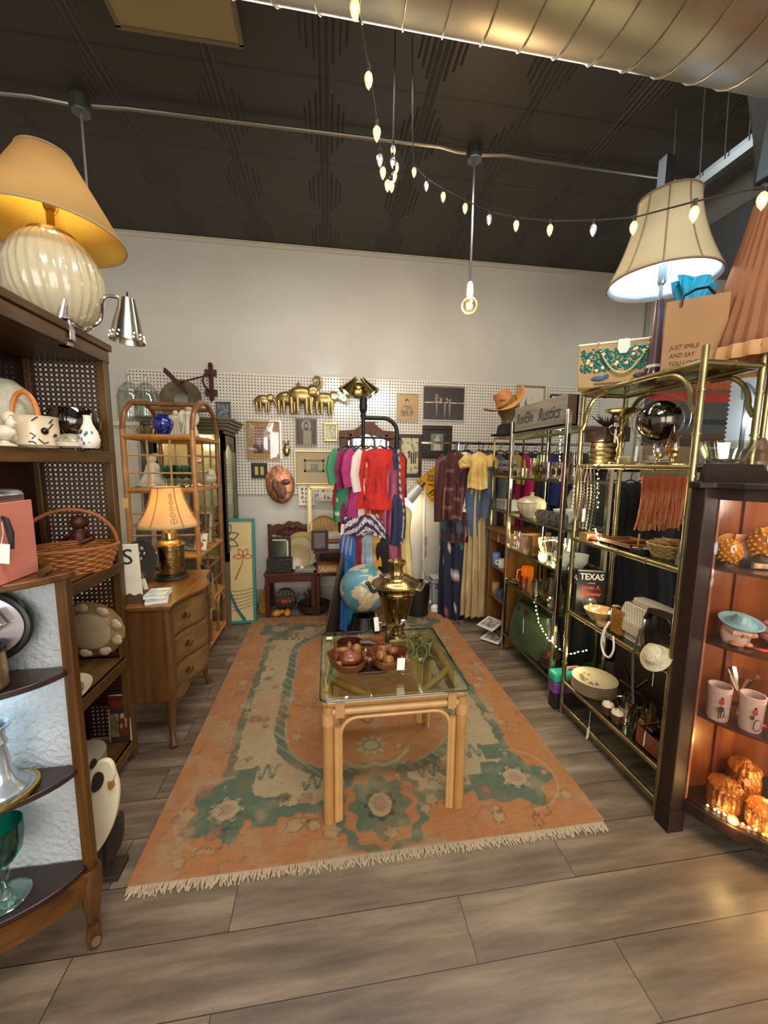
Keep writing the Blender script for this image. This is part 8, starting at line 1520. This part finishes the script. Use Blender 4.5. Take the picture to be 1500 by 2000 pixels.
for k, (x, y) in enumerate(((1.50, 1.19), (1.56, 1.12), (1.615, 1.05))):
    lab = ('frosted tumbler with a painted horse rider, leftmost of three', 'frosted tumbler with a painted bicycle rider, middle of three', 'frosted tumbler cut by the right edge of the photo')[k]
    FT = M('d8cdc8', .45, trans=.3)
    if True:
        T('frosted_tumbler', lab, 'tumbler', (x, y, CS_[2] + .0005), group='frosted tumblers'); part('body', B().lathe([(.001, 0), (.032, 0), (.034, .006), (.037, .135), (.0345, .135), (.031, .01), (.001, .01)], n=36), FT); part('frost_band', B().lathe([(.0375, .115), (.0378, .136), (.0345, .136)], n=36, open_=True), M('c4b4ae', .5))
        if k < 2:
            q = B(); 
            if k == 0:
                q.sph((-.02, -.030, .055), .012, 10, (1.6, .3, 1)); 
                for dx_ in (-.033, -.022, -.01, -.002): q.cyl((dx_, -.032, .05), (dx_ - .002, -.033, .022), .0018)
            else: q.tube([(-.012 + .016 * math.cos(t), -.0335, .035 + .022 * math.sin(t)) for t in [2 * PI * i / 20 for i in range(20)]], .0016, 5, closed=True); q.sph((-.026, -.026, .062), .009, 8, (1, .4, 1))
            part('painting', q, M('3c3430', .6)); part('rider', B().sph((-.022, -.031, .085), .010, 10, (1, .4, 1.2)), M('b02a28', .6)); part('rider_head', B().sph((-.022, -.031, .1), .004, 8), M('2c2420', .6))
for k, (x, y) in enumerate(((1.62, 1.21), (1.72, 1.12), (1.84, 1.06))): item('martini_glass', ('wide stemmed glass behind the horse rider tumbler', 'wide stemmed glass behind the bicycle rider tumbler', 'wide stemmed glass at the right edge of the cabinet')[k], 'glass', (x, y, CS_[2] + .0005), [(.001, 0), (.034, .001), (.034, .003), (.004, .01), (.003, .08), (.012, .09), (.052, .165), (.05, .165), (.01, .092), (.001, .09)], GL, grp='stemmed glasses in the china cabinet')
AMB = M('d09018', .08, trans=.85, coat=.6, bump=(90, 1)); AMBL = M('d08c18', .1, trans=.7, coat=.5, bump=(90, 1)); cn = None
for k, (x, y, s_) in enumerate(((1.555, 1.17, 1), (1.615, 1.07, .85), (1.68, 1.20, 1.35), (1.74, 1.08, .8))):
    lab = ('amber glass lidded canister, leftmost on the cabinet floor', 'low amber glass canister in front near the lights', 'tall amber glass jar standing behind the low canisters', 'amber canister at the right edge of the cabinet floor')[k]
    T('amber_canister', lab, 'canister', (x, y, .1505), group='amber glass canisters'); CT[0].scale = (1, 1, 1)
    part('body', B().lathe([(.001, 0), (.048 , 0), (.052, .01), (.052, .07 * s_), (.046, .085 * s_), (.042, .085 * s_), (.047, .07 * s_), (.047, .012), (.001, .01)], n=90, rib=18, amp=.045), AMB); part('lid', B().lathe([(.05, .087 * s_), (.052, .095 * s_), (.045, .108 * s_), (.02, .115 * s_), (.012, .125 * s_), (.001, .128 * s_)], n=90, rib=14, amp=.05), AMBL)
redtag((1.60, 1.10, .30), .4, lab='red price tag on the lid of the amber canister'); CT[0].rotation_euler = (1.2, .3, .2); CT[0].location = (1.60, 1.13, .285)
redtag((1.55, 1.08, .1508), -.5, lab='red price tag on the cabinet floor among the lights')
fairy('warm string lights along the floor of the china cabinet', [(1.49, 1.17, .158), (1.53, 1.10, .158), (1.59, 1.03, .158), (1.66, .985, .158), (1.76, .95, .158), (1.9, .93, .158)], 26, 3.0, (1, .6, .2))
# ================================================================ GLASS TOP RATTAN TABLE (centre)
tx0, tx1, ty0, ty1, tz = -.03, .575, 1.43, 2.03, .57
T('glass_table', 'square rattan end table with clear glass top on the rug', 'table', (.27, 1.73, .012)); RT = M('a87a44', .4, noise=(10, .12), coat=.2); RT2 = M('b88c54', .4, noise=(10, .12), coat=.2)
for x, sx_ in ((tx0, 1), (tx1, -1)):
    for y, sy_ in ((ty0, 1), (ty1, -1)):
        lg = part('leg', B().cyl((x + sx_ * .022, y + sy_ * .022, .012), (x + sx_ * .022, y + sy_ * .022, .535), .0225, n=16), RT, **W_)
        part('leg_pole', B().cyl((x + sx_ * .058, y + sy_ * .022, .012), (x + sx_ * .058, y + sy_ * .022, .44), .014, n=12), RT2, lg, **W_); part('leg_pole', B().cyl((x + sx_ * .022, y + sy_ * .058, .012), (x + sx_ * .022, y + sy_ * .058, .44), .014, n=12), RT2, lg, **W_)
        part('binding', B().cyl((x + sx_ * .022, y + sy_ * .022, .455), (x + sx_ * .022, y + sy_ * .022, .50), .0255, n=16), M('b48a58', .6), lg, **W_)
for (a, b_) in (((tx0, ty0), (tx1, ty0)), ((tx0, ty1), (tx1, ty1)), ((tx0, ty0), (tx0, ty1)), ((tx1, ty0), (tx1, ty1))):
    hor = a[1] == b_[1]; s_ = 1 if a in ((tx0, ty0),) else -1
    ox, oy = (0, .022 if a[1] == ty0 else -.022) if hor else (.022 if a[0] == tx0 else -.022, 0)
    A_, B_ = Vector((a[0] + ox, a[1] + oy, 0)), Vector((b_[0] + ox, b_[1] + oy, 0)); dv = (B_ - A_).normalized()
    part('rail', B().cyl(A_ + dv * .02 + Vector((0, 0, .545)), B_ - dv * .02 + Vector((0, 0, .545)), .019, n=12), RT, **W_); part('rail', B().cyl(A_ + dv * .04 + Vector((0, 0, .507)), B_ - dv * .04 + Vector((0, 0, .507)), .017, n=12), RT2, **W_)
    cpts = [A_ + dv * .072 + Vector((0, 0, .012)), A_ + dv * .072 + Vector((0, 0, .40))] + [A_ + dv * (.072 + .07 * (1 - math.cos(t))) + Vector((0, 0, .40 + .075 * math.sin(t))) for t in [PI / 2 * i / 6 for i in range(1, 7)]]
    cpt2 = [B_ - dv * (.072 + .07 * (1 - math.cos(t))) + Vector((0, 0, .40 + .075 * math.sin(t))) for t in [PI / 2 * i / 6 for i in range(6, 0, -1)]] + [B_ - dv * .072 + Vector((0, 0, .40)), B_ - dv * .072 + Vector((0, 0, .012))]
    part('arch', B().tube(cpts + cpt2, .009, 8), RT2, **W_)
    for P_ in (A_ + dv * .07, B_ - dv * .07):
        q = B(); 
        for k in range(6): w_ = dv * (.006 * (k - 2.5)); q.tube([P_ + w_ + Vector((0, 0, .49)) + (Vector((0, -.02, 0)) if hor else Vector((-.02, 0, 0))) , P_ + w_ + Vector((0, 0, .562)) + (Vector((0, -.02, 0)) if hor else Vector((-.02, 0, 0)))], .004, 5)
        part('binding', q, M('b48a58', .6), **W_)
for (x, y, sx_, sy_) in ((tx0, ty0, 1, 1), (tx1, ty0, -1, 1), (tx0, ty1, 1, -1), (tx1, ty1, -1, -1)): part('corner_brace', B().cyl((x + sx_ * .03, y + sy_ * .20, .545), (x + sx_ * .20, y + sy_ * .03, .545), .017, n=12), RT, **W_)
q = B(); o_ = []
for (cx_, cy_, a0_) in ((tx1 - .02, ty1 - .02, 0), (tx0 + .02, ty1 - .02, PI / 2), (tx0 + .02, ty0 + .02, PI), (tx1 - .02, ty0 + .02, 1.5 * PI)): o_ += [(cx_ + .028 * math.cos(a0_ + PI / 2 * i / 4), cy_ + .028 * math.sin(a0_ + PI / 2 * i / 4)) for i in range(5)]
q.prism(o_, .566, .574, 'xy'); tg = part('glass_top', q, GLASS('eef6ea', .2, .02, .22), **WF); part('glass_edge', B().tube([(x, y, .570) for x, y in o_], .0042, 6, closed=True), M('0e1c16', .1, coat=1), tg, **W_)
part('price_sticker', B().cbox((tx0 + .03, ty1 - .06, .5746), (.03, .03, .0008)), PAPER, **WF)
TZ = .5745
# samovar
T('samovar', 'tall ornate brass samovar urn with lid and spigot on the glass table', 'samovar', (.352, 1.93, TZ)); SB = M('8f7640', .2, 1, noise=(5, .3)); SB2 = M('9c875a', .24, 1, noise=(14, .25))
part('foot', B().box(-.055, .055, -.055, .055, 0, .016).lathe([(.052, .016), (.05, .024), (.03, .035), (.024, .045), (.034, .058), (.036, .064)], n=36), SB2, smooth=True, bevel=.002)
q = B(); q.lathe([(.036, .06), (.05, .075), (.062, .11), (.078, .18), (.092, .25), (.098, .262), (.094, .275), (.098, .285), (.104, .29)], n=60); part('body', q, SB); q = B(); q.lathe([(.040, .058), (.045, .066), (.048, .074)], n=64, rib=16, amp=.05); part('gadroon', q, SB2)
q = B(); q.tube([((.094 + .002) * math.cos(t), (.094 + .002) * math.sin(t), .262 - .012 * abs(math.sin(4 * t))) for t in [2 * PI * i / 80 for i in range(80)]], .003, 5, closed=True); part('scallop_band', q, SB2)
q = B(); q.lathe([(.104, .288), (.116, .296), (.128, .302), (.128, .308), (.105, .318), (.098, .326), (.075, .332), (.072, .342), (.05, .348), (.042, .352)], n=60)
for k in range(56): a = 2 * PI * k / 56; q.sph((.128 * math.cos(a), .128 * math.sin(a), .302), .0048, 6)
part('lid', q, SB2); part('chimney', B().lathe([(.04, .35), (.034, .362), (.034, .395), (.038, .40), (.048, .412), (.048, .424), (.042, .424), (.03, .40), (.03, .36)], n=60, rib=15, amp=.03), SB2)
part('spigot', B().tube([(-.03, -.07, .11), (-.045, -.095, .10), (-.06, -.115, .085), (-.062, -.12, .05), (-.062, -.12, .035)], [.010, .012, .010, .009, .011], 8).tube([(-.06, -.115, .09), (-.06, -.115, .125)], [.006, .004], 6).tube([(-.06, -.115, .125), (-.035, -.115, .118), (-.02, -.11, .128), (.0, -.105, .115), (.012, -.10, .118)], .005, 6), SB2)
part('spigot_key', B().sph((.02, -.10, .135), .014, 12, (1.2, .3, .8)).tube([(.005, -.10, .115), (.015, -.10, .13), (.03, -.10, .125), (.035, -.10, .115)], .004, 6), SILVER)
for s_ in (-1, 1): part('handle', B().tube(sm([(s_ * .098, 0, .27), (s_ * .125, -.01, .265), (s_ * .14, -.015, .29), (s_ * .15, -.02, .315), (s_ * .165, -.02, .31)]), .010, 8), (M('4a3c2a', .4, .5) if s_ < 0 else SILVER))
part('lid_knob', B().cyl((-.075, -.03, .33), (-.078, -.03, .35), .004).sph((-.08, -.03, .357), .013, 10, (1.2, 1, .6)), M('3a2418', .4)); tag_on((.235, 1.87, TZ + .165), w=.024, h=.075, string=.02, tilt=-.1)
# nut bowl
T('carved_bowl', 'double lobed carved wooden bowl with glossy finish on the glass table', 'bowl', (.175, 1.635, TZ), rz=.02); CB2 = WOOD('4a2410', '78441f', 0, .25, sc_=10, coat=.7)
def lobe(cx_, r, q, prof=None):
    rings = []
    for (k, z) in ((.35, .012), (.62, .014), (.86, .035), (1.0, .072), (1.02, .078), (.97, .076), (.82, .038), (.55, .022), (.05, .02)): rings.append([(cx_ + r * k * math.cos(a) * (1 + .03 * math.cos(6 * a)), r * k * math.sin(a) * .9 * (1 + .03 * math.cos(6 * a)), z + (.012 * math.cos(2 * a) if z > .07 else 0)) for a in [2 * PI * j / 48 for j in range(48)]])
    return q.ring(rings)
part('lobe', lobe(-.086, .096, B()), CB2); part('lobe', lobe(.086, .092, B()), CB2); part('bridge', B().box(-.03, .03, -.04, .04, .05, .076), CB2, bevel=.012); part('foot', B().box(-.05, .07, -.05, .03, 0, .014), M('2c140a', .5), **F_, bevel=.004); part('price_sticker', B().cbox((.0, .03, .0775), (.024, .024, .0012)), PAPER, **F_)
tag_on((.31, 1.55, TZ + .100), w=.034, h=.055, string=.012, tilt=.05)
FM_ = WOOD('74461c', '9c6832', 0, .3, sc_=18, coat=.5)
def fruit(name, lab, x, y, r, ex=(1, 1, 1), z=.05, m=None): T(name, lab, 'wooden fruit', (.175 + x, 1.635 + y, TZ + z), group='carved wooden fruits in the bowl'); part('body', B().sph((0, 0, 0), r, 20, ex), m or FM_); part('stem', B().cyl((0, 0, r * ex[2] * .9), (.004, 0, r * ex[2] + .012), .003, .002), M('3c1c0e', .5))
fruit('wooden_fruit', 'large ridged carved wooden pineapple in the left lobe', -.085, -.005, .045, (1.25, 1.05, .9), .062, M('6f3418', .3, noise=(20, .3), bump=(50, .7), coat=.5)); part('leaf', B().sph((-.03, .0, .04), .022, 10, (1.6, .5, .6)).sph((.03, -.01, .042), .022, 10, (1, .6, 1.3)).sph((0, .025, .045), .02, 10, (.6, 1.4, .8)), FM_)
fruit('wooden_fruit', 'small round carved wooden fruit at the left rim of the bowl', -.135, -.04, .018, z=.05); fruit('wooden_fruit', 'round honey coloured wooden orange at the left of the right lobe', .058, .0, .028, z=.058); fruit('wooden_fruit', 'front honey coloured wooden apple in the right lobe', .085, -.042, .027, z=.055); fruit('wooden_fruit', 'rear honey coloured wooden apple in the right lobe', .07, .045, .027, z=.06); fruit('wooden_fruit', 'cluster of carved wooden grapes in the right lobe', .115, .025, .024, (1.3, 1, 1), .065, M('6f3418', .3, bump=(90, .9), coat=.5))
T('wooden_scoop', 'dark brown long handled wooden scoop behind the carved bowl', 'scoop', (.10, 1.80, TZ), rz=-.12); SD = WOOD('2c120a', '54281a', 0, .25, coat=.6); part('bowl', B().lathe([(.001, 0), (.045, 0), (.056, .02), (.06, .055), (.056, .056), (.05, .02), (.001, .012)], n=40, ex=1.1), SD); part('handle', B().tube([(.05, 0, .045), (.09, 0, .05), (.14, 0, .035), (.20, 0, .022), (.24, 0, .014)], [.018, .018, .014, .012, .008], 10), SD)
# glass terrarium
T('glass_box', 'small square leaded glass box with etched pattern and pointed lid on the table', 'glass box', (.435, 1.70, TZ), rz=.62); gs = .042; GB = GLASS('eef4e6', .3, .03, .3); ES2 = M('7a6a34', .3, .8)
for k in range(4):
    q = B(); q.box(-gs, gs, -gs, -gs + .002, .002, .10); q.xf(Matrix.Rotation(k * PI / 2, 4, 'Z')); part('pane', q, GB, **F_)
part('base', B().box(-gs, gs, -gs, gs, 0, .003), GB, **F_); part('lid', B().ring([[(-gs, -gs, .102), (gs, -gs, .102), (gs, gs, .102), (-gs, gs, .102)], [(-.002, -.002, .122), (.002, -.002, .122), (.002, .002, .122), (-.002, .002, .122)]], False, True), GLASS('dfe8d0', .5), **F_); q = B()
for x in (-gs, gs):
    for y in (-gs, gs): q.cyl((x, y, 0), (x, y, .102), .0018, n=6).cyl((x, y, .102), (0, 0, .122), .0015, n=6)
for z in (.001, .102): q.tube([(-gs, -gs, z), (gs, -gs, z), (gs, gs, z), (-gs, gs, z)], .0018, 6, closed=True)
part('leading', q, ES2); q = B()
for k in range(2):
    for s_ in (-1, 1): q2 = B(); q2.tube([(s_ * (gs - .006) - s_ * .028 * math.sin(PI * t), -gs - .001, .01 + .085 * t) for t in [i / 12 for i in range(13)]], .0006, 4); q2.xf(Matrix.Rotation(-k * PI / 2, 4, 'Z')); n0 = len(q.v); q.v += q2.v; q.f += [tuple(i + n0 for i in f) for f in q2.f]
part('etching', q, M('b0b6a4', .4)); part('price_sticker', B().cbox((-.01, -.01, .004), (.025, .015, .001)), PAPER, **F_)
# globe
LAND = {'af': [(-17, 15), (-15, 28), (-6, 35), (10, 37), (20, 32), (32, 31), (43, 12), (51, 12), (40, -5), (40, -16), (33, -27), (26, -34), (18, -34), (12, -17), (13, -5), (9, 4), (-8, 4)], 'eu': [(-10, 36), (-9, 43), (-2, 43), (-4, 48), (8, 54), (10, 58), (5, 60), (12, 66), (25, 71), (40, 67), (60, 69), (60, 50), (40, 45), (28, 40), (20, 38), (14, 42), (3, 42)], 'as': [(60, 69), (100, 76), (140, 72), (180, 68), (160, 58), (140, 53), (128, 40), (120, 32), (108, 20), (104, 8), (98, 16), (90, 22), (80, 9), (73, 20), (62, 25), (52, 14), (43, 14), (35, 30), (36, 37), (50, 40), (60, 50)], 'sa': [(-80, 8), (-62, 10), (-50, 0), (-35, -7), (-40, -22), (-55, -35), (-66, -45), (-70, -54), (-75, -45), (-71, -20), (-81, -5)], 'na': [(-168, 66), (-125, 70), (-85, 72), (-60, 55), (-68, 45), (-80, 32), (-82, 25), (-97, 26), (-96, 18), (-84, 10), (-105, 20), (-118, 33), (-125, 48), (-150, 60)], 'gl': [(-55, 60), (-20, 70), (-20, 82), (-60, 82)], 'au': [(114, -22), (130, -12), (142, -11), (153, -28), (145, -38), (130, -32), (115, -34)]}
def inpoly(x, y, P_):
    c_ = False; j = len(P_) - 1
    for i in range(len(P_)):
        if ((P_[i][1] > y) != (P_[j][1] > y)) and x < (P_[j][0] - P_[i][0]) * (y - P_[i][1]) / (P_[j][1] - P_[i][1]) + P_[i][0]: c_ = not c_
        j = i
    return c_
GRAD = .19; T('world_globe', 'large blue world globe on a black base standing on the rug', 'globe', (.275, 2.95, .012)); gz = .505
q = B(); nu, nv = 150, 80
LC = [lin(c) for c in ('c9b98a', 'b9a878', 'c4a890', 'a8ac84', 'd0c090')]
def gcol(u, v):
    lon = -180 + 360 * u; lat = -90 + 180 * v; w_ = (vno(lon * .2, lat * .2) - .5) * 6
    for P_ in LAND.values():
        if inpoly(lon + w_, lat + w_, P_): return LC[int(vno(lon / 9, lat / 9, 3) * 9) % 5]
    return mixc(lin('44798c'), lin('6397a4'), vno(lon * .05, lat * .05))
def gpos(u, v): lon = 2 * PI * u - PI; lat = PI * v - PI / 2; return (GRAD * math.cos(lat) * math.cos(lon), GRAD * math.cos(lat) * math.sin(lon), GRAD * math.sin(lat))
q.grid(gpos, nu, nv, gcol); q.xf(Matrix.Translation((0, 0, gz)) @ Matrix.Rotation(.35, 4, 'X') @ Matrix.Rotation(.30, 4, 'Y') @ Matrix.Rotation(-PI / 2 - .45, 4, 'Z')); part('sphere', q, VCOL(.35, coat=.3))
part('base', B().lathe([(.001, 0), (.14, 0), (.145, .03), (.13, .18), (.10, .23), (.09, .29), (.001, .29)], n=40), M('0e0d0e', .3)); part('band', B().box(.10, .13, -.13, -.12, .20, .27), CHROME, **F_, bevel=.003); part('pivot', B().cyl((.02, -.16, gz + .06), (.02, -.20, gz + .075), .008, .012), M('4a2c20', .4))
